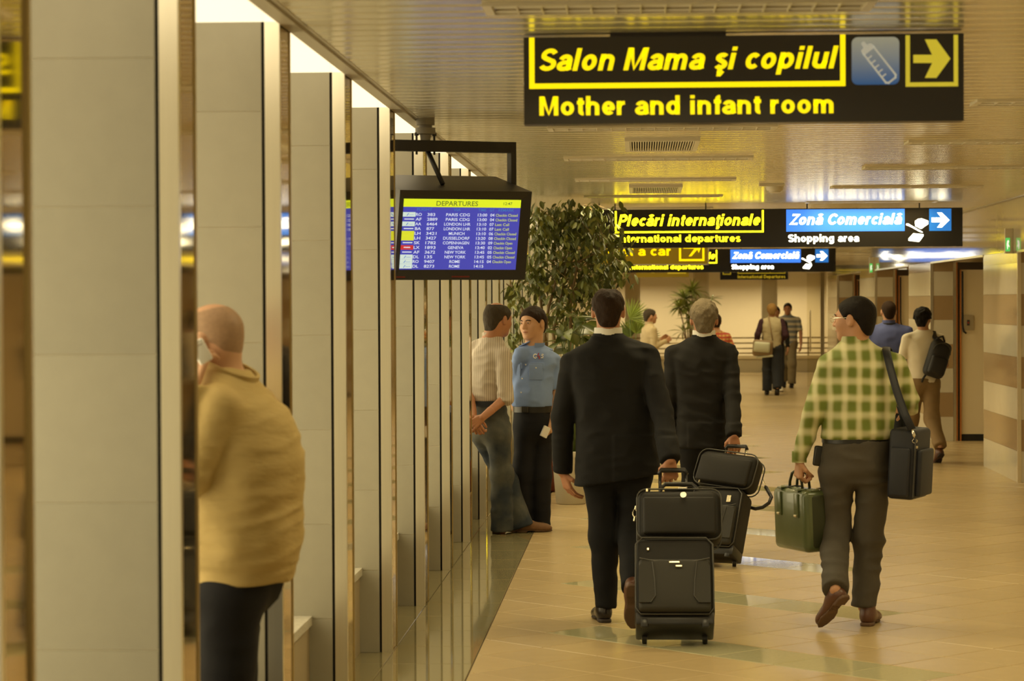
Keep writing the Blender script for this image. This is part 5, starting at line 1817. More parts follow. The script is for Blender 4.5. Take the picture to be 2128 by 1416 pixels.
for k, hx in (('L', 0.03), ('R', -0.03)):
    an = Vector(J['an' + k])
    shoe(guard, (an.x + 0.03, an.y + 0.07, 0.0), math.radians(160), 0.0, M_LEATHB, M_SOLE, h=0.009)
pk = W(1133, 898, 18.62)
o = MB().rbox(0.055, 0.022, 0.085, 0.003, Matrix.Translation(pk) @ Matrix.Rotation(0.5, 4, 'Z') @ Matrix.Rotation(0.45, 4, 'Y')).build('cigarette_pack', mat('white_card', (0.75, 0.72, 0.66, 1), 0.4))
tag(o, 'small white pack held in the uniformed person\'s lowered hand', 'pack')

# ================================================================== man in jeans, hands behind his back
q = pxf(18.44)
J = dict(neck=q(1022, 703), shL=q(992, 722, 0.11), elL=q(975, 812, 0.0), wrL=q(984, 868, -0.26), shR=q(1045, 738, -0.11), elR=q(1050, 828, -0.18), wrR=q(1003, 868, -0.29),
         hipL=q(1006, 900, 0.06), knL=q(1052, 1000, 0.14), anL=q(1086, 1096, 0.12), hipR=q(1034, 900, -0.05), knR=q(1043, 985, 0.0), anR=q(1043, 1104, 0.02))
jeans = person_root(W(1060, 1110, 18.44).x, 18.44, 'balding person in jeans and a pale striped shirt with hands clasped behind the back')
hR = hand_sdf_parts(J['wrR'], (-0.85, -0.1, -0.6), (-0.2, -1, 0.1), 1, (0.5, 0.7, 0.5), 1.0)
hL = hand_sdf_parts(J['wrL'], (0.35, -0.15, -0.85), (-0.3, -1, 0.2), -1, (0.6, 0.9, 0.6), 1.0)
jy = math.radians(-42)
body, c, R, s = make_body(jeans, J, M_SKINR, (q(1035, 665), jy, -0.08, 0.0, 1.06), {'L': hL, 'R': hR}, neck_r=0.062)
make_hair(jeans, c, R, s, M_HAIRDG, lambda Q: smax(hair_mask_short(Q, 0.075, -0.005, -0.085), -ell(Q, (0, 0.01, 0.128), (0.060, 0.105, 0.052)), 0.012), 0.009, amp=0.006, neck=J['neck'])
sr = [row(q, 1012, 840, .145, .115), row(q, 1013, 815, .155, .125), row(q, 1015, 770, .155, .12), row(q, 1018, 738, .155, .115), row(q, 1021, 716, .10, .085), row(q, 1022, 700, .068, .066)]
eR = Vector(J['elR']).lerp(Vector(J['wrR']), 0.12)
eL = Vector(J['elL']).lerp(Vector(J['wrL']), 0.12)
arms = {'L': [(q(1010, 712, 0.04), J['shL'], .044, .056, 0), (J['shL'], J['elL'], .057, .054, 0), (J['elL'], tuple(eL), .054, .052, 1)],
        'R': [(q(1034, 715, -0.04), J['shR'], .044, .056, 0), (J['shR'], J['elR'], .058, .055, 0), (J['elR'], tuple(eR), .057, .056, 1)]}
lo, hi = box_of([J['shL'], J['shR'], J['elL'], J['elR'], q(1012, 842), q(1022, 698)], 0.17)
zh = W(1012, 834, 18.44).z
skin_mesh('striped_shirt', top_f(J, sr, jy, arms, 2.2, 0.011, 21.0, None, 0.04, lambda P, d: smax(d, np.where(P[:, 1] > 18.26, zh - P[:, 2], -1.0), 0.004)), lo, hi, 0.0095, M_PINSTR, jeans)
ring(jeans, 'shirt_collar', (J['neck'][0], 18.44, 0), 0.078, 0.074, W(1022, 712, 18.44).z, W(1022, 691, 18.44).z, M_PINSTR, yaw=jy, flare=-0.004)
tr = [row(q, 1020, 925, .150, .12), row(q, 1018, 885, .160, .135), row(q, 1014, 850, .152, .125), row(q, 1013, 828, .148, .118)]
lo, hi = box_of([J[k] for k in ('anL', 'anR', 'hipL', 'hipR', 'knL', 'knR')] + [q(1013, 828)], 0.17)
skin_mesh('jeans', trousers_f(J, tr, jy, (.094, .080, .086), W(1013, 832, 18.44).z, 0.007, 25.0), lo, hi, 0.0105, M_JEANS, jeans)
ring(jeans, 'waistband', (W(1013, 838, 18.44).x, 18.44, W(1013, 838, 18.44).z), 0.158, 0.128, -0.022, 0.018, M_DENIM, yaw=jy)
shoe(jeans, (J['anL'][0] - 0.05, J['anL'][1] - 0.02, 0.0), math.radians(-72), 0.0, M_SUEDE, M_SOLEBR, h=0.009)
shoe(jeans, (J['anR'][0] - 0.06, J['anR'][1] - 0.02, 0.0), math.radians(-50), 0.0, M_SUEDE, M_SOLEBR, h=0.009)

# ================================================================== man in tan jacket on the phone
q = pxf(7.9)
J = dict(neck=q(462, 790), shL=q(455, 855, -0.16), elL=q(398, 985, -0.20), wrL=q(398, 806, -0.17), shR=q(470, 850, 0.16), elR=q(440, 985, 0.2), wrR=q(380, 1060, 0.15),
         hipL=q(474, 1250, -0.09), knL=q(468, 1520, -0.08), anL=q(490, 1705, -0.08), hipR=q(476, 1250, 0.09), knR=q(474, 1520, 0.08), anR=q(505, 1690, 0.1))
tan = person_root(J['hipL'][0], 7.9, 'bald person in a khaki jacket holding a white phone to the ear between the pillars')
hL = hand_sdf_parts(J['wrL'], (0.18, 0.3, 1), (-0.5, -1, 0), -1, (0.5, 0.8, 0.5), 1.0)
hR = hand_sdf_parts(J['wrR'], (-1, 0.0, 0.2), (0, 0.3, 1), -1, (0.5, 0.8, 0.5), 1.0)
ty = math.radians(72)
body, c, R, s = make_body(tan, J, M_SKINP, (q(436, 712), ty, -0.05, 0.0, 1.04), {'L': hL, 'R': hR}, neck_r=0.068)
make_hair(tan, c, R, s, M_STUBBLE, lambda Q: smax(hair_mask_short(Q, 0.06, 0.0, -0.085), -ell(Q, (0, 0.03, 0.14), (0.066, 0.10, 0.06)), 0.02), 0.0015, amp=0.0005, name='cropped_hair', neck=J['neck'])
sr = [row(q, 500, 1212, .19, .170), row(q, 502, 1150, .20, .182), row(q, 503, 1060, .205, .188), row(q, 502, 950, .205, .192), row(q, 490, 865, .185, .170), row(q, 478, 815, .14, .118), row(q, 466, 775, .09, .082)]
by2 = ty - PI / 2
sr = [(z_, x_, y_, b_, a_) for z_, x_, y_, a_, b_ in sr]
arms = {'L': [(q(462, 810, -0.07), J['shL'], .055, .072, 0), (J['shL'], J['elL'], .074, .068, 0), (J['elL'], J['wrL'], .064, .048, 1)],
        'R': [(q(470, 810, 0.07), J['shR'], .055, .072, 0), (J['shR'], J['elR'], .074, .066, 0), (J['elR'], J['wrR'], .064, .048, 1)]}
lo, hi = box_of([J['shL'], J['shR'], J['elL'], J['elR'], J['wrL'], J['wrR'], q(500, 1215), q(466, 770)], 0.2)
zt_ = W(500, 1165, 7.9).z


def waistband(P, d):
    return d + 0.010 * np.clip((zt_ - P[:, 2]) / 0.02, 0, 1)


skin_mesh('khaki_jacket', top_f(J, sr, by2, arms, 2.2, 0.011, 31.0, None, 0.05, waistband, fs=(5, 5, 21)), lo, hi, 0.0085, M_TAN, tan)
ring(tan, 'jacket_collar', q(468, 795), 0.108, 0.104, -0.05, 0.060, M_TAN, yaw=ty, pitch=0.42, flare=-0.006, gap=0.9, thick=0.012)
ring(tan, 'shirt_collar', q(462, 795), 0.082, 0.078, -0.03, 0.045, M_NAVYT, yaw=ty, pitch=0.38, gap=0.6, thick=0.005)
tr = [row(q, 478, 1290, .16, .13), row(q, 486, 1240, .17, .142), row(q, 494, 1180, .165, .145)]
tr = [(z_, x_, y_, b_, a_) for z_, x_, y_, a_, b_ in tr]
lo, hi = box_of([J[k] for k in ('anL', 'anR', 'hipL', 'hipR', 'knL', 'knR')] + [q(502, 1180)], 0.17)
skin_mesh('trousers', trousers_f(J, tr, by2, (.105, .085, .07), 1.1, 0.006, 33.0), lo, hi, 0.0115, M_NAVYT, tan)
for k in 'LR':
    shoe(tan, (J['an' + k][0] + 0.06, J['an' + k][1], 0.0), math.radians(85), 0.0, M_LEATHB, M_SOLE, h=0.01)
ph = Matrix.Translation(W(418, 731, 7.63)) @ Matrix.Rotation(0.35, 4, 'Z') @ Matrix.Rotation(-0.5, 4, 'Y')
pr = thing('mobile_phone', 'white mobile phone held against the bald person\'s ear', 'phone', W(418, 752, 7.63))
MB().rbox(0.046, 0.016, 0.076, 0.006, ph).build('shell', mat('white_plastic', (0.85, 0.84, 0.8, 1), 0.25), pr, smooth=True, flat_angle=40)
MB().rbox(0.030, 0.002, 0.004, 0.0008, ph @ Matrix.Translation((0, -0.0075, 0.022))).build('seam', M_CHROME, pr)

# ================================================================== people farther down the hall
def std_person(label, Y0, u, H, yaw, outfit, head_yaw=None, step=0.25, arm=0.12, h=0.016, head_s=None, vfoot=None, armpose=None, width=1.0, armbend=None):
    """standing or walking figure of height H, soles on the floor; yaw 0 walks away from the camera"""
    x0 = W(u, 626, Y0).x
    k = H / 1.75
    c, s_ = math.cos(yaw), math.sin(yaw)

    def pt(rx, fy, z):
        return (x0 + (rx * c - fy * s_) * k, Y0 + (rx * s_ + fy * c) * k, z * k)
    J = dict(neck=pt(0, 0, 1.475), shL=pt(-0.175 * width, 0, 1.40), shR=pt(0.175 * width, 0, 1.40), elL=pt(-0.225 * width, arm * 0.4, 1.13), elR=pt(0.225 * width, -arm * 0.4, 1.13),
             wrL=pt(-0.235 * width, arm * 1.6, 0.90), wrR=pt(0.235 * width, -arm * 0.9, 0.89),
             hipL=pt(-0.085, 0, 0.88), hipR=pt(0.085, 0, 0.88), knL=pt(-0.09, step * 0.35 + 0.03, 0.49), knR=pt(0.09, -step * 0.05, 0.49), anL=pt(-0.09, step * 0.6, 0.085), anR=pt(0.09, -step * 0.75, 0.085 + step * 0.25))
    if armpose:
        for kk, vv in armpose.items():
            J[kk] = pt(*vv)
    r = person_root(x0, Y0, label)
    hands = {}
    for q_, sd in (('L', -1), ('R', 1)):
        d_ = (Vector(J['wr' + q_]) - Vector(J['el' + q_])).normalized()
        nr = Vector((c * sd, s_ * sd, 0)) + Vector((0, 0, 0.001))
        hands[q_] = hand_sdf_parts(J['wr' + q_], d_, nr, -sd if False else sd * -1 * -1, (0.35, 0.5, 0.35), k)
    hy_ = yaw if head_yaw is None else head_yaw
    body, hc, hR, hs = make_body(r, J, outfit.get('skin', M_SKIN), (pt(0, 0.02, 1.622), hy_, 0.0, 0.0, head_s or k * 1.0), hands, h_head=outfit.get('hh', 0.010), h_in=0.03, hand_h=0.0075)
    make_hair(r, hc, hR, hs, outfit['hair'], outfit.get('mask', lambda Q: hair_mask_short(Q, 0.08, -0.005, -0.085)), outfit.get('thick', 0.012), h=0.009, amp=outfit.get('amp', 0.007), neck=J['neck'])
    P_ = lambda z, a, b, fy=0.0: (pt(0, fy, z)[2], pt(0, fy, z)[0], pt(0, fy, z)[1], a * k, b * k)
    w = width
    waist = outfit.get('waist', 0.99)
    tr_ = [P_(0.80, .155 * w, .115), P_(0.90, .17 * w, .13), P_(1.0, .155 * w, .115), P_(1.03, .152 * w, .112)]
    lo, hi = box_of([J[q_] for q_ in ('anL', 'anR', 'hipL', 'hipR', 'knL', 'knR')] + [pt(0, 0, 1.03)], 0.17)
    skin_mesh('trousers', trousers_f(J, tr_, yaw, outfit.get('tr', (.09, .07, .062)), 1.0 * k, 0.006, Y0), lo, hi, h, outfit['trousers'], r)
    hem = outfit.get('hem', 0.93)
    sr_ = [P_(hem, .168 * w, .132), P_(1.02, .160 * w, .125), P_(1.15, .165 * w, .125), P_(1.30, .182 * w, .125), P_(1.40, .165 * w, .105), P_(1.46, .10, .08), P_(1.50, .066, .064)]
    ar = {}
    sl = outfit.get('sleeve', 'short')
    for q_, sd in (('L', -1), ('R', 1)):
        ps = [(pt(sd * 0.06, 0, 1.45), J['sh' + q_], .044 * k, .055 * k, 0)]
        if sl == 'short':
            ps.append((J['sh' + q_], tuple(Vector(J['sh' + q_]).lerp(Vector(J['el' + q_]), 0.82)), .058 * k, .056 * k, 1))
        else:
            ps += [(J['sh' + q_], J['el' + q_], .056 * k, .050 * k, 0), (J['el' + q_], J['wr' + q_], .049 * k, .038 * k, 1)]
        ar[q_] = ps
    lo, hi = box_of([J[q_] for q_ in ('shL', 'shR', 'elL', 'elR', 'wrL', 'wrR')] + [pt(0, 0, hem), pt(0, 0, 1.5)], 0.17)
    hz = hem * k
    top = skin_mesh('top', top_f(J, sr_, yaw, ar, 2.2, 0.007, Y0 * 1.3, None, 0.04), lo, hi, h, outfit['top'], r)
    if outfit.get('collar'):
        ring(r, 'collar', pt(0, 0.0, 1.50), 0.074 * k, 0.07 * k, -0.03, 0.03, outfit['collar'], yaw=yaw, n=16)
    for q_, st in (('L', 0.0), ('R', 1.0)):
        an = J['an' + q_]
        lift = an[2] / k - 0.085
        base = pt((-0.09 if q_ == 'L' else 0.09), (step * 0.6 if q_ == 'L' else -step * 0.75) - 0.06, max(0.0, lift) * 1.0)
        shoe(r, base, yaw, min(0.9, lift * 6), outfit['shoe'], M_SOLE, L=0.27 * k, h=0.012)
    return r, J, pt, (hc, hR, hs)


M_BLUESH = mat('royal_blue_cotton', (0.075, 0.095, 0.26, 1), 0.8, var=0.08, scale=20)
M_TEE = mat('off_white_jersey', (0.78, 0.72, 0.58, 1), 0.85, var=0.05, scale=12)
M_KHAKI = mat('khaki_trousers', (0.25, 0.165, 0.075, 1), 0.8, var=0.1, scale=20)
M_KHAKIG = mat('grey_khaki_trousers', (0.22, 0.175, 0.10, 1), 0.8, var=0.1, scale=20)
M_BEIGEJ = mat('beige_jacket', (0.48, 0.38, 0.22, 1), 0.8, var=0.06, scale=12)
M_CREAMJ = mat('cream_jersey', (0.52, 0.44, 0.27, 1), 0.85, var=0.05, scale=12)
M_MAROON = mat('maroon_jersey', (0.045, 0.013, 0.022, 1), 0.85)
M_REDTOP = stripe_mat('red_yellow_dotted_top', (0.42, 0.05, 0.03, 1), [('Z', 0.05, 0.5, 0.1, (0.62, 0.42, 0.10, 1), 0.8), ('X', 0.05, 0.5, 0.2, (0.45, 0.06, 0.03, 1), 0.6)])

blue, Jb, ptb, hb = std_person('person in a royal blue shirt with a dark lanyard, behind the plaid-shirted one', 27.6, 1847, 1.745, 0.05, dict(top=M_BLUESH, trousers=M_SUITP, hair=M_HAIRDB, shoe=M_LEATHB, collar=M_BLUESH, thick=0.006, amp=0.002), arm=0.1, h=0.015, width=1.22)
MB().tube([ptb(0.08 * math.cos(a), 0.075 * math.sin(a), 1.487) for a in [2 * PI * k / 16 for k in range(16)]], 0.012, 6, closed=True, flat=((0, 0, 1), 0.012, 0.004)).build('lanyard', M_BLACK, blue)

pack_man, Jp, ptp, hp_ = std_person('person in a white T-shirt and khaki trousers with a black backpack', 26.7, 1919, 1.66, math.radians(12), dict(top=M_TEE, trousers=M_KHAKI, hair=M_HAIRBK, shoe=M_LEATHBR, thick=0.026, amp=0.022, hem=0.90, tr=(.098, .078, .07)), head_yaw=math.radians(-20), step=0.42, arm=0.1, h=0.014, width=1.1,
                                     armpose=dict(wrR=(0.14, 0.2, 1.02), elR=(0.25, -0.02, 1.10)))
bp = thing('backpack', 'small black backpack slung on the white T-shirted person', 'backpack', ptp(0.10, -0.2, 1.0))
BM = Matrix.Translation(ptp(0.10, -0.20, 1.19)) @ Matrix.Rotation(math.radians(12), 4, 'Z') @ Matrix.Rotation(0.32, 4, 'Y')
M_PIPE_ = mat('grey_zip', (0.05, 0.048, 0.042, 1), 0.4)
M_PACK = mat('black_nylon', (0.012, 0.012, 0.014, 1), 0.6, bump=0.1, bscale=80, var=0.1)


MB().rbox(0.235, 0.13, 0.40, 0.06, BM @ Matrix.Translation((0, 0, -0.02)), 4, bulge=0.02).build('bag_body', M_PACK, bp, smooth=True)
MB().rbox(0.19, 0.07, 0.20, 0.03, BM @ Matrix.Translation((0, -0.085, -0.09)), 3, bulge=0.012).build('front_pocket', M_PACK, bp, smooth=True)
MB().tube([BM @ Vector((0.10 * math.cos(a), -0.078, 0.06 + 0.10 * math.sin(a))) for a in [PI * k / 8 for k in range(9)]], 0.004, 5).build('zip', M_PIPE_, bp, smooth=True)
MB().tube([BM @ Vector(p) for p in ((-0.07, 0.05, 0.14), (-0.075, -0.02, 0.20), (-0.02, -0.01, 0.235), (0.03, 0.03, 0.19))], 0.010, 6).build('grab_loop', M_PACK, bp, smooth=True)
sh = Vector(Jp['shR'])
MB().tube([BM @ Vector((0.03, 0.06, 0.16)), Vector(ptp(0.10, -0.10, 1.42)), Vector(ptp(0.11, -0.02, 1.485)), Vector(ptp(0.12, 0.09, 1.42)), Vector(ptp(0.14, 0.13, 1.25)), Vector(ptp(0.17, 0.05, 1.0))], 0.03, 8, flat=((1, 0, 0), 0.030, 0.007)).build('shoulder_strap', M_PACK, bp, smooth=True)
MB().tube([BM @ Vector(p) for p in ((-0.06, 0.02, -0.2), (-0.075, 0.03, -0.26), (-0.07, 0.05, -0.30))], 0.012, 6).build('strap_end', M_PACK, bp, smooth=True)

# woman with the cream bag, two people beyond her
M_WOM = bpy.data.materials.new('cream_body_maroon_sleeves')
M_WOM = M_CREAMJ
wom, Jw, ptw, hw_ = std_person('blonde person in a cream top with maroon sleeves walking away at the far end', 45.5, 1604, 1.69, 0.0, dict(top=M_CREAMJ, trousers=M_DENIM, hair=M_HAIRBL, shoe=M_LEATHB, sleeve='none', thick=0.020, amp=0.008, hem=0.90, tr=(.10, .085, .085), waist=0.95), step=0.2, arm=0.05, h=0.016, width=1.05,
                               armpose=dict(elL=(-0.27, -0.02, 1.17), wrL=(-0.30, 0.05, 0.93), elR=(0.26, -0.05, 1.15), wrR=(0.16, 0.16, 1.0)))
for q_ in 'LR':
    a, b, c_ = Jw['sh' + q_], Jw['el' + q_], Jw['wr' + q_]
    lo, hi = box_of([a, b, c_], 0.08)
    skin_mesh('sleeve', lambda P: smin(cone(P, a, b, .064, .056), smax(cone(P, b, c_, .055, .044), (P - V3(c_)) @ V3((Vector(c_) - Vector(b)).normalized()), 0.006), 0.02) - folds(P, 0.006), lo, hi, 0.014, M_MAROON, wom)
wb = thing('shoulder_bag', 'cream and tan shoulder bag hanging beside the blonde person', 'bag', W(1586, 746, 45.2))
wc = W(1585, 724, 45.22)
MB().rbox(0.37, 0.12, 0.30, 0.05, Matrix.Translation(wc) @ Matrix.Rotation(0.08, 4, 'Y'), bulge=0.02).build('bag_body', mat('tan_leather', (0.27, 0.18, 0.085, 1), 0.5), wb, smooth=True)
MB().rbox(0.30, 0.05, 0.19, 0.03, Matrix.Translation(wc + Vector((-0.02, -0.085, 0.02))) @ Matrix.Rotation(0.08, 4, 'Y'), bulge=0.015).build('front_pocket', mat('cream_leather', (0.60, 0.60, 0.44, 1), 0.45), wb, smooth=True)
MB().rbox(0.31, 0.11, 0.035, 0.012, Matrix.Translation(wc + Vector((0.03, -0.01, -0.155))) @ Matrix.Rotation(-0.1, 4, 'Y')).build('base_band', MATS['cream_leather'], wb, smooth=True)
MB().tube([wc + Vector((-0.15, 0, 0.13)), W(1596, 690, 45.3), W(1598, 664, 45.35), W(1599, 656, 45.48), W(1602, 662, 45.62)] if False else [W(1606, 708, 45.25), W(1601, 680, 45.3), W(1598, 662, 45.36), W(1597, 655, 45.5), W(1597, 664, 45.64), W(1590, 700, 45.55)], 0.014, 6, flat=((1, 0, 0), 0.014, 0.005)).build('shoulder_strap', MATS['tan_leather'], wb, smooth=True)

hid, Jh, pth, hh_ = std_person('person almost hidden behind the blonde one at the far end', 47.4, 1612, 1.64, PI, dict(top=M_SUIT2, trousers=M_DENIM, hair=M_HAIRDB, shoe=M_TEE, sleeve='long'), step=0.3, h=0.022)
polo, Jo, pto, ho_ = std_person('person in a blue and cream striped polo shirt walking towards the camera', 49.4, 1637, 1.70, math.radians(172), dict(top=M_POLO, trousers=M_KHAKIG, hair=M_HAIRDB, shoe=M_LEATHB, collar=M_POLO, hem=0.86, tr=(.10, .085, .08), hh=0.009, skin=M_SKINR), step=0.22, arm=0.1, h=0.016, width=1.2)
add_face(polo, *ho_)
beige, Jg, ptg, hg_ = std_person('person in a beige jacket in profile beside the fan palm', 38.0, 1349, 1.63, math.radians(-70), dict(top=M_BEIGEJ, trousers=M_KHAKI, hair=M_HAIRDG, shoe=M_LEATHBR, sleeve='long', collar=M_BEIGEJ, hem=0.86, hh=0.008), step=0.25, arm=0.1, h=0.016, width=1.15,
                                 armpose=dict(elL=(-0.22, 0.05, 1.12), wrL=(-0.10, 0.24, 1.24), elR=(0.22, 0.0, 1.12), wrR=(0.12, 0.25, 1.22)))
redw, Jr, ptr, hr_ = std_person('person in a red and yellow dotted top hidden behind the grey-haired one', 33.0, 1487, 1.58, 0.2, dict(top=M_REDTOP, trousers=M_DENIM, hair=M_HAIRDB, shoe=M_LEATHB, sleeve='short'), step=0.1, h=0.018, width=1.0, armpose=dict(elR=(0.27, 0.0, 1.14), wrR=(0.22, 0.12, 0.95)))
sb = thing('shoulder_bag', 'dark shoulder bag on the red-topped person, mostly hidden', 'bag', W(1512, 760, 32.9))
MB().rbox(0.10, 0.26, 0.22, 0.03, Matrix.Translation(W(1512, 752, 32.9))).build('bag_body', M_PACK, sb, smooth=True)
MB().tube([W(1518, 740, 32.85), W(1519, 722, 32.9), W(1514, 713, 33.0), W(1506, 714, 33.1), W(1505, 735, 33.1)], 0.014, 6).build('handle', M_PACK, sb, smooth=True)

# ================================================================== luggage
M_BAL = mat('black_ballistic_nylon', (0.0115, 0.010, 0.0075, 1), 0.6, spec=0.3, bump=0.15, bscale=500, var=0.15, scale=12)
M_BALP = mat('grey_black_nylon_panel', (0.028, 0.026, 0.020, 1), 0.55, bump=0.15, bscale=500, spec=0.3)
M_PIPE = mat('dark_piping', (0.045, 0.042, 0.034, 1), 0.45)
M_PLAS = mat('black_plastic', (0.010, 0.009, 0.008, 1), 0.35)
M_TROL = mat('champagne_tube', (0.62, 0.55, 0.38, 1), 0.25, metal=1.0)


def wheel(parent, c, r, w, ax=(1, 0, 0)):
    a = Vector(ax)
    o = MB().tube([Vector(c) - a * w / 2, Vector(c) - a * w * 0.42, Vector(c) + a * w * 0.42, Vector(c) + a * w / 2], [r * 0.85, r, r, r * 0.85], 18).build('wheel', M_PLAS, parent, smooth=True, flat_angle=40)
    MB().tube([Vector(c) - a * w * 0.56, Vector(c) + a * w * 0.56], r * 0.35, 10).build('axle', M_CHROME, o)
    return o


def trolley(label, base, lean, yaw, Wd, Ht, Dp, handle_top, tubes, tube_m, name='trolley_case'):
    """two-wheeled case tilted away from the camera about its wheels; local y 0 = pocket face"""
    r = thing(name, label, 'suitcase', base)
    T = Matrix.Translation(base) @ Matrix.Rotation(yaw, 4, 'Z') @ Matrix.Rotation(-lean, 4, 'X')
    MB().rbox(Wd, Dp, Ht, 0.035, T @ Matrix.Translation((0, -Dp / 2 + 0.03, Ht / 2 + 0.07)), 4, bulge=0.012).build('shell', M_BAL, r, smooth=True, flat_angle=50)
    fy = -Dp + 0.03
    # upper flap and lower pocket with side panels, on the face towards the camera
    pk = MB().rbox(Wd * 0.90, 0.045, Ht * 0.66, 0.02, T @ Matrix.Translation((0, fy - 0.016, Ht * 0.36 + 0.07)), 3, bulge=0.012).build('front_pocket', M_BALP, r, smooth=True, flat_angle=50)
    for sx in (-1, 1):
        pl = [(sx * Wd * 0.445, 0.05), (sx * Wd * 0.445, Ht * 0.58), (sx * Wd * 0.40, Ht * 0.63), (sx * Wd * 0.28, Ht * 0.63), (sx * Wd * 0.25, Ht * 0.40), (sx * Wd * 0.24, Ht * 0.2), (sx * Wd * 0.30, 0.05)]
        fix_normals(MB().prism(pl if sx > 0 else pl[::-1], 0.012, T @ Matrix.Translation((0, fy - 0.050, 0.07))).build('pocket_side_panel', M_PIPE if False else M_BALP, pk))
        MB().tube([T @ Vector((x, fy - 0.052, z + 0.07)) for x, z in pl[3:]], 0.0025, 5).build('seam', M_PIPE, pk)
    MB().tube([T @ Vector((Wd * 0.44 * t, fy - 0.036, Ht * (0.66 - 0.06 * (1 - t * t)) + 0.085)) for t in [k / 8 - 1 for k in range(17)]], 0.004, 6).build('zip', M_PIPE, r, smooth=True)
    MB().rbox(0.055, 0.008, 0.012, 0.003, T @ Matrix.Translation((0.0, fy - 0.042, Ht * 0.60 + 0.085))).build('zip_pull', M_TROL, r)
    MB().rbox(0.034, 0.006, 0.012, 0.003, T @ Matrix.Translation((0.022, fy - 0.056, Ht * 0.56 + 0.075))).build('badge', M_TROL, r)
    MB().rbox(0.012, 0.010, 0.016, 0.003, T @ Matrix.Translation((-Wd * 0.33, fy - 0.014, Ht * 0.83 + 0.07))).build('zip_pull', M_TROL, r)
    o = [T @ Vector((x, fy - 0.002, z)) for x, z in ((-Wd / 2 + .03, .075), (-Wd / 2 + .006, .11), (-Wd / 2 + .006, Ht + .03), (-Wd / 2 + .04, Ht + .066), (Wd / 2 - .04, Ht + .066), (Wd / 2 - .006, Ht + .03), (Wd / 2 - .006, .11), (Wd / 2 - .03, .075))]
    MB().tube(o, 0.005, 6, closed=True).build('piping', M_PIPE, r, smooth=True)
    MB().rbox(Wd * 0.98, Dp * 0.9, 0.075, 0.012, T @ Matrix.Translation((0, -Dp / 2 + 0.03, 0.062)), 2).build('base_tray', M_PLAS, r, smooth=True, flat_angle=40)
    for sx in (-1, 1):
        b_ = T @ Vector((sx * Wd * 0.38, 0, 0))
        wheel(r, (b_.x, b_.y, 0.030), 0.030, 0.026)
        MB().rbox(0.05, 0.06, 0.06, 0.012, T @ Matrix.Translation((sx * Wd * 0.38, -0.012, 0.058)), 2).build('wheel_housing', M_PLAS, r, smooth=True, flat_angle=40)
        MB().rbox(0.038, 0.02, 0.05, 0.008, T @ Matrix.Translation((sx * Wd * 0.38, fy + 0.02, 0.035)), 2).build('foot', M_PLAS, r, smooth=True, flat_angle=40)
    L_ = handle_top
    for sx in (-1, 1):
        MB().tube([T @ Vector((sx * tubes, 0.012, 0.2)), T @ Vector((sx * tubes, 0.012, L_ - 0.01))], 0.0085, 8).build('handle_tube', tube_m, r, smooth=True)
    MB().tube([T @ Vector((-tubes - 0.004, 0.012, L_ - 0.02)), T @ Vector((-tubes * .92, 0.012, L_ + 0.004)), T @ Vector((tubes * .92, 0.012, L_ + 0.004)), T @ Vector((tubes + 0.004, 0.012, L_ - 0.02))], 0.0135, 10).build('grip', M_PLAS, r, smooth=True)
    return r, T


# nearest case; its wheels touch the floor behind the walker
LEAN1 = 0.52
base1 = Vector((W(1402, 1300, 12.5).x, 12.52, 0.0))
case1, T1 = trolley('large black trolley case with a black briefcase riding on top', base1, LEAN1, 0.0, 0.405, 0.43, 0.24, 0.985, 0.068, M_PLAS)


def soft_case(label, T, Wd, Dp, Ht, name='briefcase', cat='briefcase', m=None, rad=0.05, arch=True):
    m = m or M_BAL
    o0 = T.translation
    r = thing(name, label, cat, (o0.x, o0.y, o0.z - Ht / 2))
    MB().rbox(Wd, Dp, Ht, rad, T, 5, bulge=0.015).build('bag_body', m, r, smooth=True, flat_angle=60)
    MB().rbox(Wd * 0.86, 0.03, Ht * 0.74, 0.014, T @ Matrix.Translation((0, -Dp / 2 - 0.012, -0.02)), 3, bulge=0.012).build('front_panel', m, r, smooth=True, flat_angle=60)
    for yy in (-Dp / 2 + 0.012, Dp / 2 - 0.012):
        pts = []
        for cx, cz, a0 in ((Wd / 2 - rad, Ht / 2 - rad, 0), (-Wd / 2 + rad, Ht / 2 - rad, 90), (-Wd / 2 + rad, -Ht / 2 + rad, 180), (Wd / 2 - rad, -Ht / 2 + rad, 270)):
            pts += [T @ Vector((cx + rad * math.cos(math.radians(a0 + k * 22.5)), yy, cz + rad * math.sin(math.radians(a0 + k * 22.5)))) for k in range(5)]
        MB().tube(pts, 0.0045, 6, closed=True).build('piping', M_PIPE, r, smooth=True)
    if arch:
        MB().tube([T @ Vector((x, 0, Ht / 2 + z)) for x, z in ((-0.10, -0.005), (-0.092, 0.035), (-0.07, 0.058), (0.07, 0.058), (0.092, 0.035), (0.10, -0.005))], 0.012, 8).build('carry_handle', M_PLAS, r, smooth=True)
        MB().rbox(0.15, Dp * 0.6, 0.012, 0.005, T @ Matrix.Translation((0, 0, Ht / 2 + 0.004))).build('top_flap', m, r, smooth=True, flat_angle=40)
    return r


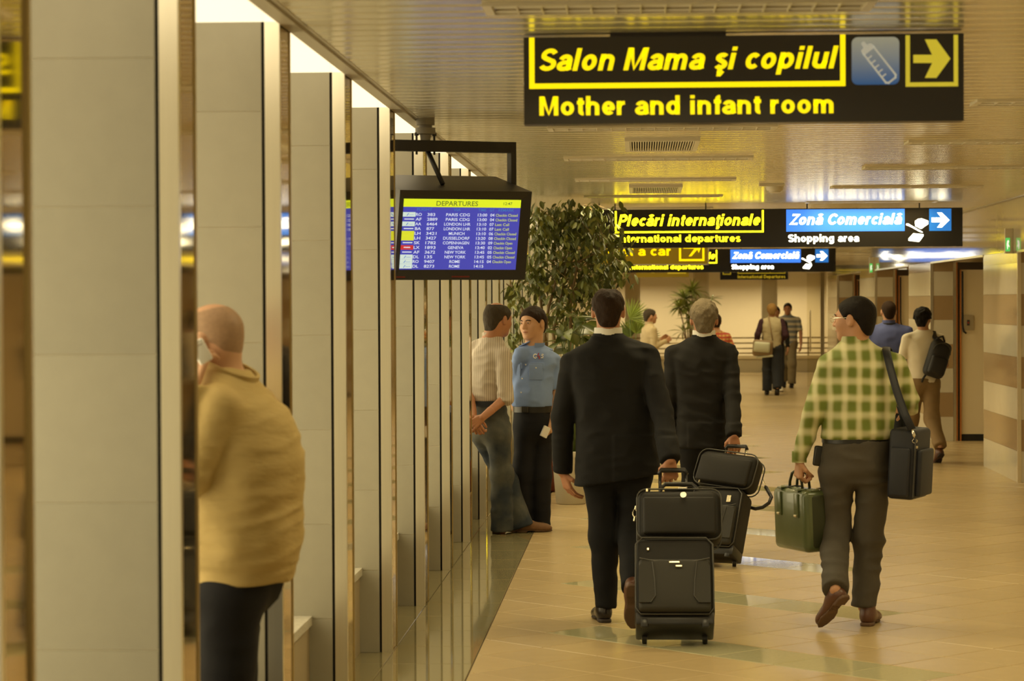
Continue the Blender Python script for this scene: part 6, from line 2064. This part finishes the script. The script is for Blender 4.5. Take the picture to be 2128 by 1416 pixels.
TB1 = T1 @ Matrix.Translation((0.028, -0.105, 0.43 + 0.078 + 0.142))
brief1 = soft_case('black nylon briefcase with a round silver badge on the nearest trolley case', TB1, 0.435, 0.15, 0.285)
MB().tube([TB1 @ Vector((0.022, -0.105, 0.088)), TB1 @ Vector((0.022, -0.112, 0.088))], 0.016, 18).build('badge', M_CHROME, brief1, smooth=True, flat_angle=40)
MB().rbox(0.012, 0.012, 0.020, 0.003, TB1 @ Matrix.Translation((-0.165, -0.085, 0.125))).build('zip_pull', M_TROL, brief1)
MB().rbox(0.045, 0.01, 0.010, 0.003, TB1 @ Matrix.Translation((0.02, -0.06, 0.150))).build('latch', M_CHROME, brief1)
MB().tube([TB1 @ Vector((-0.228 + 0.011 * math.cos(a), -0.03, 0.02 + 0.022 * math.sin(a))) for a in [2 * PI * k / 12 for k in range(12)]], 0.0035, 6, closed=True).build('strap_ring', M_TROL, brief1, smooth=True)
MB().tube([TB1 @ Vector(p) for p in ((-0.222, -0.03, 0.06), (-0.226, -0.03, 0.04))], 0.006, 6).build('strap_clip', M_TROL, brief1)
MB().tube([TB1 @ Vector(p) for p in ((-0.228, -0.03, 0.0), (-0.232, -0.03, -0.025))], 0.006, 6).build('strap_clip', M_TROL, brief1)

# second case, turned a little so that its flank shows
LEAN2, YAW2 = 0.46, math.radians(-24)
base2 = Vector((W(1486, 1170, 16.2).x, 16.22, 0.0))
case2, T2 = trolley('black trolley case with a soft bag on top pulled by the grey-haired person', base2, LEAN2, YAW2, 0.36, 0.42, 0.20, 0.86, 0.072, M_TROL)
MB().rbox(0.03, 0.01, 0.05, 0.004, T2 @ Matrix.Translation((0.10, -0.20, 0.40))).build('name_tag', M_TROL, case2)
MB().rbox(0.02, 0.01, 0.09, 0.004, T2 @ Matrix.Translation((-0.02, -0.225, 0.27))).build('luggage_tag', mat('paper_tag', (0.4, 0.33, 0.2, 1), 0.6), case2)
TB2 = T2 @ Matrix.Translation((0.02, -0.085, 0.42 + 0.085 + 0.125)) @ Matrix.Rotation(math.radians(6), 4, 'Y')
brief2 = soft_case('soft black shoulder bag strapped on the second trolley case', TB2, 0.43, 0.16, 0.25, 'travel_bag', 'bag', arch=False, rad=0.06)
MB().tube([W(1453, 1003, 16.35), W(1455, 994, 16.35), W(1457, 990, 16.36)], 0.008, 6).build('strap_clip', M_TROL, brief2)
MB().tube([W(1585, 996, 16.5), W(1588, 1004, 16.48), W(1590, 1010, 16.46)], 0.005, 6).build('strap_clip', M_TROL, brief2)
MB().tube([W(1591, 1012, 16.46), W(1600, 1028, 16.42), W(1603, 1034, 16.4), W(1598, 1046, 16.38), W(1585, 1055, 16.38), W(1570, 1058, 16.38), W(1556, 1054, 16.4)], 0.0125, 8).build('shoulder_strap', M_PLAS, brief2, smooth=True)

# green leather bag in the plaid-shirted man's hand
M_GREENL = mat('dark_green_leather', (0.085, 0.105, 0.045, 1), 0.25, var=0.15, scale=8, coat=0.2)
M_GREENS = mat('darker_green_matt', (0.022, 0.026, 0.006, 1), 0.6, var=0.1, scale=30)  # much darker, rougher green for the bag's end and handles
gc = W(1664, 1079, 13.42)
TG = Matrix.Translation((gc.x, 13.42, gc.z)) @ Matrix.Rotation(math.radians(24), 4, 'Z') @ Matrix.Rotation(math.radians(-2), 4, 'Y')
gb_ = thing('doctor_bag', 'dark green leather bag carried by the plaid-shirted person', 'bag', (gc.x, 13.42, gc.z - 0.17))
MB().rbox(0.145, 0.38, 0.335, 0.032, TG, 4).build('bag_body', M_GREENL, gb_, smooth=True, flat_angle=60)
MB().rbox(0.10, 0.385, 0.30, 0.02, TG @ Matrix.Translation((0.012, 0.0, 0)), 3).build('end_gusset', M_GREENS, gb_, smooth=True, flat_angle=60)
MB().rbox(0.05, 0.36, 0.012, 0.005, TG @ Matrix.Translation((0, 0, 0.168))).build('top_frame', M_GREENL, gb_, smooth=True)
for yy in (-0.10, 0.10):
    MB().rbox(0.012, 0.045, 0.13, 0.004, TG @ Matrix.Translation((-0.076, yy, 0.085))).build('leather_strap', M_GREENL, gb_, smooth=True)
    MB().rbox(0.075, 0.045, 0.010, 0.004, TG @ Matrix.Translation((-0.038, yy, 0.170))).build('leather_strap', M_GREENL, gb_, smooth=True)
    MB().rbox(0.014, 0.03, 0.012, 0.003, TG @ Matrix.Translation((-0.082, yy, 0.03))).build('buckle', M_METAL, gb_)
for sx in (-0.022, 0.022):
    hc_ = Vector(TG @ Vector((0, 0, 0.165)))
    MB().tube([TG @ Vector((sx, y_, 0.165 + z_)) for y_, z_ in ((-0.075, 0.0), (-0.068, 0.04), (-0.04, 0.085), (0.0, 0.10), (0.04, 0.085), (0.068, 0.04), (0.075, 0.0))], 0.008, 8).build('handle', M_GREENS, gb_, smooth=True)
MB().rbox(0.035, 0.012, 0.010, 0.003, TG @ Matrix.Translation((0.03, -0.16, 0.175))).build('clasp', M_METAL, gb_)
MB().tube([TG @ Vector(p) for p in ((-0.02, -0.06, 0.185), (-0.07, -0.08, 0.192), (-0.12, -0.085, 0.186))], 0.004, 6).build('luggage_tag_strap', M_BELT, gb_, smooth=True)

# navy bag on his shoulder
M_NAVYB = mat('navy_canvas', (0.009, 0.010, 0.016, 1), 0.6, var=0.15, scale=20, bump=0.08, bscale=300)
nc = W(1889, 962, 13.22)
TN = Matrix.Translation((nc.x, 13.22, nc.z)) @ Matrix.Rotation(math.radians(-22), 4, 'Z') @ Matrix.Rotation(math.radians(3), 4, 'Y')
nb_ = thing('shoulder_bag', 'large navy shoulder bag on the plaid-shirted person\'s hip', 'bag', (nc.x, 13.22, nc.z - 0.19))
MB().rbox(0.15, 0.30, 0.375, 0.025, TN, 4).build('bag_body', M_NAVYB, nb_, smooth=True, flat_angle=60)
MB().rbox(0.035, 0.25, 0.25, 0.014, TN @ Matrix.Translation((0.085, 0, -0.045)), 3).build('side_pocket', M_NAVYB, nb_, smooth=True, flat_angle=60)
MB().rbox(0.11, 0.03, 0.26, 0.012, TN @ Matrix.Translation((-0.005, -0.158, -0.04)), 3).build('end_pocket', M_NAVYB, nb_, smooth=True, flat_angle=60)
MB().tube([TN @ Vector((0.072, -0.151, z_)) for z_ in (-0.17, 0.0, 0.16)], 0.004, 6).build('piping', M_PIPE, nb_)
cl = [W(1896, 893, 13.05), W(1899, 905, 13.05), W(1901, 913, 13.06)]
MB().tube(cl, [0.007, 0.010, 0.006], 8).build('swivel_clip', M_CHROME, nb_, smooth=True)
MB().tube([W(1901 + 5 * math.cos(a), 917 + 4 * math.sin(a), 13.06) for a in [2 * PI * k / 10 for k in range(10)]], 0.003, 6, closed=True).build('ring', M_CHROME, nb_, smooth=True)
MB().rbox(0.014, 0.008, 0.014, 0.003, Matrix.Translation(W(1905, 930, 13.06))).build('stud', M_METAL, nb_)
MB().tube([W(1846, 727, 13.45), W(1841, 722, 13.33), W(1842, 730, 13.22), W(1850, 765, 13.14), W(1864, 815, 13.11), W(1880, 860, 13.08), W(1895, 893, 13.05)], 0.024, 8, flat=((1, 0.25, 0), 0.024, 0.004)).build('shoulder_strap', M_NAVYB, nb_, smooth=True)
MB().tube([W(1846, 727, 13.45), W(1856, 790, 13.47), W(1876, 860, 13.42), W(1884, 890, 13.38)], 0.024, 8, flat=((1, -0.25, 0), 0.024, 0.004)).build('shoulder_strap', M_NAVYB, nb_, smooth=True)

# ================================================================== plants
M_LEAF = [mat('ficus_leaf_%s' % n, c, 0.4, var=0.25, scale=30) for n, c in (('dark', (0.085, 0.10, 0.018, 1)), ('mid', (0.135, 0.155, 0.028, 1)), ('light', (0.24, 0.25, 0.05, 1)))]
M_BARK = mat('ficus_bark', (0.21, 0.14, 0.065, 1), 0.8, var=0.25, scale=40)
M_POTR = mat('oxblood_glazed_pot', (0.16, 0.03, 0.012, 1), 0.3, var=0.2, scale=6)
M_POTW = mat('white_planter', (0.55, 0.50, 0.38, 1), 0.4)
M_SOIL = mat('potting_soil', (0.03, 0.02, 0.01, 1), 0.95)
rng = random.Random(11)


def leaf_geo(L, w, bend=0.12, fold=0.2):
    """six-sided blade with a folded midrib; base at the origin, tip along +y"""
    ys = [0.0, 0.25, 0.55, 0.82, 1.0]
    ws = [0.06, 0.85, 1.0, 0.5, 0.0]
    vs, fs = [], []
    for y, a in zip(ys, ws):
        z = -bend * L * y * y
        vs += [(-w * a / 2, y * L, z + fold * w * a / 2), (0, y * L, z), (w * a / 2, y * L, z + fold * w * a / 2)]
    for i in range(4):
        for k in range(2):
            a = i * 3 + k
            fs.append((a, a + 1, a + 4, a + 3))
    return vs, fs


def orient(p, d, roll, s=1.0):
    d = Vector(d).normalized()
    x = d.cross(Vector((0, 0, 1)))
    if x.length < 1e-3:
        x = Vector((1, 0, 0))
    x.normalize()
    x = Matrix.Rotation(roll, 3, d) @ x
    z = x.cross(d)
    return Matrix(((x.x * s, d.x * s, z.x * s, p[0]), (x.y * s, d.y * s, z.y * s, p[1]), (x.z * s, d.z * s, z.z * s, p[2]), (0, 0, 0, 1)))


# --- weeping fig behind the guard ---------------------------------------------
TY = 22.6
base = Vector((W(1150, 900, TY).x, TY, 0.0))
ficus = thing('ficus_tree', 'tall weeping fig tree with thin twisted stems reaching the ceiling', 'tree', base)
stems = [
    [(1135, 1000, 0), (1120, 860, 0), (1132, 700, .02), (1140, 640, .0), (1162, 560, -.05), (1185, 500, .0), (1195, 450, .05)],
    [(1160, 1000, .05), (1165, 820, .1), (1150, 690, .1), (1170, 600, .12), (1178, 540, .15), (1205, 470, .2), (1235, 430, .2)],
    [(1128, 1000, .05), (1105, 800, .1), (1087, 660, .12), (1083, 620, .12), (1062, 598, .1), (1052, 590, .05)],
    [(1170, 1000, -.05), (1190, 830, -.1), (1185, 640, -.1), (1200, 545, -.12), (1250, 520, -.1), (1290, 545, -.05)],
    [(1150, 1000, .1), (1140, 760, .2), (1120, 600, .25), (1115, 520, .25), (1120, 450, .2)],
]
tips = []
for st in stems:
    pts = [W(u, v, TY + d) for u, v, d in st]
    pts[0] = Vector((base.x + (pts[0].x - base.x) * 0.4, TY + (pts[0].y - TY) * 0.5, 0.30))
    n = len(pts)
    MB().tube(pts, [0.022 - 0.017 * k / (n - 1) for k in range(n)], 7).build('stem', M_BARK, ficus, smooth=True)
    for k in range(2, n):
        for _ in range(3):
            t = rng.random()
            a = pts[k - 1].lerp(pts[k], t)
            tips.append(a)
twigs = MB()
# canopy volume in photo terms: (u, v, radius_u, radius_v, weight)
blobs = [(1185, 455, 62, 50, 2.2), (1225, 470, 50, 45, 1.8), (1150, 480, 55, 55, 2.0), (1130, 530, 45, 50, 1.2), (1200, 540, 60, 50, 1.9), (1255, 510, 45, 40, 1.5), (1280, 555, 32, 30, 0.9), (1150, 590, 45, 45, 1.1),
         (1210, 610, 45, 45, 1.5), (1060, 608, 26, 24, 0.6), (1085, 640, 24, 35, 0.5), (1240, 580, 38, 40, 1.1), (1165, 650, 40, 40, 0.9), (1070, 700, 22, 30, 0.5), (1110, 580, 30, 30, 0.7), (1200, 680, 36, 35, 0.8), (1115, 470, 25, 40, 0.6), (1235, 445, 25, 20, 0.5)]
wsum = sum(b[4] for b in blobs)
leaves = []
NL = 2100
while len(leaves) < NL:
    t = rng.random() * wsum
    for b in blobs:
        t -= b[4]
        if t <= 0:
            break
    dy = rng.gauss(0, 0.19)
    u = b[0] + max(-1.6, min(1.6, rng.gauss(0, 0.55))) * b[2]
    v = b[1] + max(-1.5, min(1.5, rng.gauss(0, 0.55))) * b[3]
    p = W(u, v, TY + max(-0.45, min(0.5, dy)))
    if p.z > CEIL - 0.03 or p.x < LX + 0.02:
        continue
    leaves.append(p)
for k in range(150):
    p = leaves[rng.randrange(len(leaves))]
    a = min(tips, key=lambda q_: (q_ - p).length + rng.random() * 0.15)
    mid = a.lerp(p, 0.5) + Vector((0, 0, 0.03))
    twigs.tube([a, mid, p], [0.005, 0.0035, 0.0015], 4)
tag(twigs.build('twigs', M_BARK, ficus), kind='stuff')
protos = []
for k, m in enumerate(M_LEAF):
    vs, fs = leaf_geo(0.088, 0.038)
    me = bpy.data.meshes.new('leaf')
    me.from_pydata(vs, [], fs)
    me.materials.append(m)
    protos.append((me, vs, fs))
rest = [MB(), MB(), MB()]
leaves.sort(key=lambda p: p.y)
bl = world_loc(ficus)
for k, p in enumerate(leaves):
    an = rng.random() * 2 * PI
    d = Vector((math.cos(an) * 0.7, math.sin(an) * 0.7, -0.35 - rng.random() * 0.9))
    T = orient(p, d, rng.gauss(0, 0.7), 0.75 + rng.random() * 0.5)
    w = rng.choices((0, 1, 2), (0.42, 0.42, 0.16))[0]
    if k < 300:
        o = bpy.data.objects.new('leaf', protos[w][0])
        COL.objects.link(o)
        o.parent = ficus
        T2_ = T.copy()
        T2_.translation = T.translation - bl
        o.matrix_local = T2_
    else:
        rest[w].add([T @ Vector(q_) for q_ in protos[w][1]], protos[w][2])
for w in range(3):
    tag(rest[w].build('foliage', M_LEAF[w], ficus), kind='stuff')
pot = thing('plant_pot', 'dark red glazed pot of the weeping fig', 'pot', base)
MB().lathe(base, [(0.10, 0.0), (0.13, 0.02), (0.165, 0.14), (0.175, 0.26), (0.165, 0.31), (0.18, 0.335), (0.172, 0.345), (0.155, 0.335), (0.15, 0.30)], 28).build('vessel', M_POTR, pot, smooth=True, flat_angle=50)
MB().lathe(base + Vector((0, 0, 0.295)), [(0.01, 0.0), (0.148, 0.0), (0.147, 0.012), (0.01, 0.018)], 24).build('soil', M_SOIL, pot)

# --- broad-leaved plant beside it ---------------------------------------------
BY = 21.2
bb = Vector((W(1186, 900, BY).x, BY, 0.0))
M_BROAD = [mat('broad_leaf_%d' % k, c, 0.3, var=0.25, scale=12) for k, c in enumerate(((0.10, 0.13, 0.025, 1), (0.16, 0.19, 0.045, 1), (0.065, 0.09, 0.018, 1)))]
broad = thing('dumb_cane_plant', 'potted plant with broad light green leaves beside the fig tree', 'plant', bb)
for k in range(26):
    u, v = 1190 + rng.gauss(0, 22), 690 + rng.gauss(0, 24)
    tip_ = W(u, v, BY + rng.gauss(0, 0.12))
    st = Vector((bb.x + rng.gauss(0, 0.02), BY + rng.gauss(0, 0.02), 0.62 + rng.random() * 0.45))
    if tip_.z < st.z + 0.05:
        continue
    mid = st.lerp(tip_, 0.55) + Vector((0, 0, 0.08))
    MB().tube([st, mid, tip_], [0.008, 0.006, 0.004], 5).build('stalk', M_BROAD[0], broad, smooth=True)
    d = Vector((tip_.x - bb.x, tip_.y - bb.y, 0))
    d = (d.normalized() if d.length > 0.01 else Vector((1, 0, 0))) + Vector((rng.gauss(0, .4), rng.gauss(0, .4), rng.gauss(0.05, 0.3)))
    vs, fs = leaf_geo(0.22 + rng.random() * 0.08, 0.10, 0.25, 0.25)
    T = orient(tip_, d, rng.gauss(0, 0.4))
    MB().add([T @ Vector(q_) for q_ in vs], fs).build('leaf', M_BROAD[k % 3], broad, smooth=True)
for k in range(3):
    MB().tube([(bb.x + 0.03 * (k - 1), BY, 0.42), (bb.x + 0.04 * (k - 1), BY + 0.02, 0.8), (bb.x + 0.06 * (k - 1), BY + 0.01, 1.12)], 0.016, 7).build('stem', M_BROAD[2], broad, smooth=True)
pot2 = thing('planter', 'tall white planter standing behind the nearest suited person', 'pot', bb)
MB().lathe(bb, [(0.12, 0.0), (0.13, 0.01), (0.16, 0.40), (0.172, 0.45), (0.165, 0.46), (0.15, 0.45), (0.148, 0.42)], 28).build('vessel', M_POTW, pot2, smooth=True, flat_angle=50)
MB().lathe(bb + Vector((0, 0, 0.41)), [(0.01, 0.0), (0.147, 0.0), (0.146, 0.01), (0.01, 0.015)], 24).build('soil', M_SOIL, pot2)

# --- fan palm ------------------------------------------------------------------
M_PALM = mat('fan_palm_green', (0.20, 0.27, 0.035, 1), 0.45, var=0.2, scale=14)
M_PALMD = mat('fan_palm_dark', (0.10, 0.15, 0.025, 1), 0.45, var=0.2, scale=14)
PYY = 41.0
pb = Vector((W(1316, 900, PYY).x, PYY, 0.0))
palm = thing('fan_palm', 'potted fan palm with bright green pleated fronds', 'palm', pb)
for u, v, ru, ang, m_ in ((1308, 662, 0.38, 38, M_PALM), (1322, 694, 0.33, 75, M_PALM), (1312, 700, 0.34, 120, M_PALMD), (1340, 702, 0.28, -10, M_PALMD), (1300, 705, 0.30, 150, M_PALMD)):
    h_ = W(u, v, PYY + rng.gauss(0, 0.1))
    MB().tube([(pb.x, PYY, 0.5), Vector((pb.x, PYY, 0.5)).lerp(h_, 0.6) + Vector((0, 0, 0.12)), h_], [0.012, 0.008, 0.005], 6).build('stalk', M_PALMD, palm, smooth=True)
    fr = MB()
    for k in range(15):
        a = math.radians(ang - 62 + k * 124 / 14)
        d = Vector((math.cos(a), rng.gauss(0, 0.12), math.sin(a)))
        vs, fs = leaf_geo(ru * (0.85 + 0.15 * math.cos((k - 7) / 7 * 1.3)), 0.030, 0.05, 0.6)
        T = orient(h_, d, PI / 2 + rng.gauss(0, 0.2))
        fr.add([T @ Vector(q_) for q_ in vs], fs)
    tag(fr.build('frond', m_, palm), kind='stuff')
MB().tube([(pb.x, PYY, 0.3), (pb.x, PYY, 0.62)], [0.05, 0.035], 10).build('trunk', M_BARK, palm, smooth=True)
pp = thing('plant_pot', 'dark red glazed pot of the fan palm', 'pot', pb)
MB().lathe(pb, [(0.12, 0.0), (0.17, 0.03), (0.20, 0.30), (0.21, 0.33), (0.19, 0.335), (0.18, 0.31)], 24).build('vessel', M_POTR, pp, smooth=True, flat_angle=50)
MB().lathe(pb + Vector((0, 0, 0.29)), [(0.01, 0.0), (0.178, 0.0), (0.176, 0.01), (0.01, 0.015)], 20).build('soil', M_SOIL, pp)

# --- dracaena by the far column ----------------------------------------------------
DY = 57.5
db = Vector((W(1432, 700, DY).x, DY, 0.0))
M_DRA = mat('dracaena_green', (0.26, 0.30, 0.06, 1), 0.45, var=0.25, scale=20)
dra = thing('dracaena', 'tall dracaena with tufts of arching narrow leaves beside the far column', 'plant', db)
for (u, v, n, L_) in ((1438, 606, 60, 0.38), (1422, 622, 60, 0.42), (1412, 640, 44, 0.36), (1430, 640, 44, 0.36), (1434, 665, 36, 0.32), (1478, 622, 16, 0.34), (1420, 690, 14, 0.36)):
    cpt = W(u, v, DY + rng.gauss(0, 0.12))
    MB().tube([(db.x + rng.gauss(0, .05), DY + rng.gauss(0, .05), 0.35), Vector((db.x, DY, 0.35)).lerp(cpt, 0.6) + Vector((0.03, 0, 0)), cpt], [0.02, 0.016, 0.012], 6).build('cane', M_BARK, dra, smooth=True)
    tf = MB()
    for k in range(n):
        a = rng.random() * 2 * PI
        e_ = rng.uniform(-0.35, 1.25)
        d = Vector((math.cos(a) * math.cos(e_), math.sin(a) * math.cos(e_), math.sin(e_)))
        vs, fs = leaf_geo(L_ * rng.uniform(0.7, 1.1), 0.045, 0.45, 0.3)
        T = orient(cpt, d, rng.gauss(0, 0.3))
        tf.add([T @ Vector(q_) for q_ in vs], fs)
    tag(tf.build('leaf_tuft', M_DRA, dra), kind='stuff')
dp = thing('plant_pot', 'dark red glazed pot of the tall dracaena at the far end', 'pot', db)
MB().lathe(db, [(0.14, 0.0), (0.19, 0.03), (0.23, 0.36), (0.24, 0.40), (0.22, 0.405), (0.21, 0.37)], 24).build('vessel', M_POTR, dp, smooth=True, flat_angle=50)
MB().lathe(db + Vector((0, 0, 0.35)), [(0.01, 0.0), (0.208, 0.0), (0.206, 0.01), (0.01, 0.015)], 20).build('soil', M_SOIL, dp)
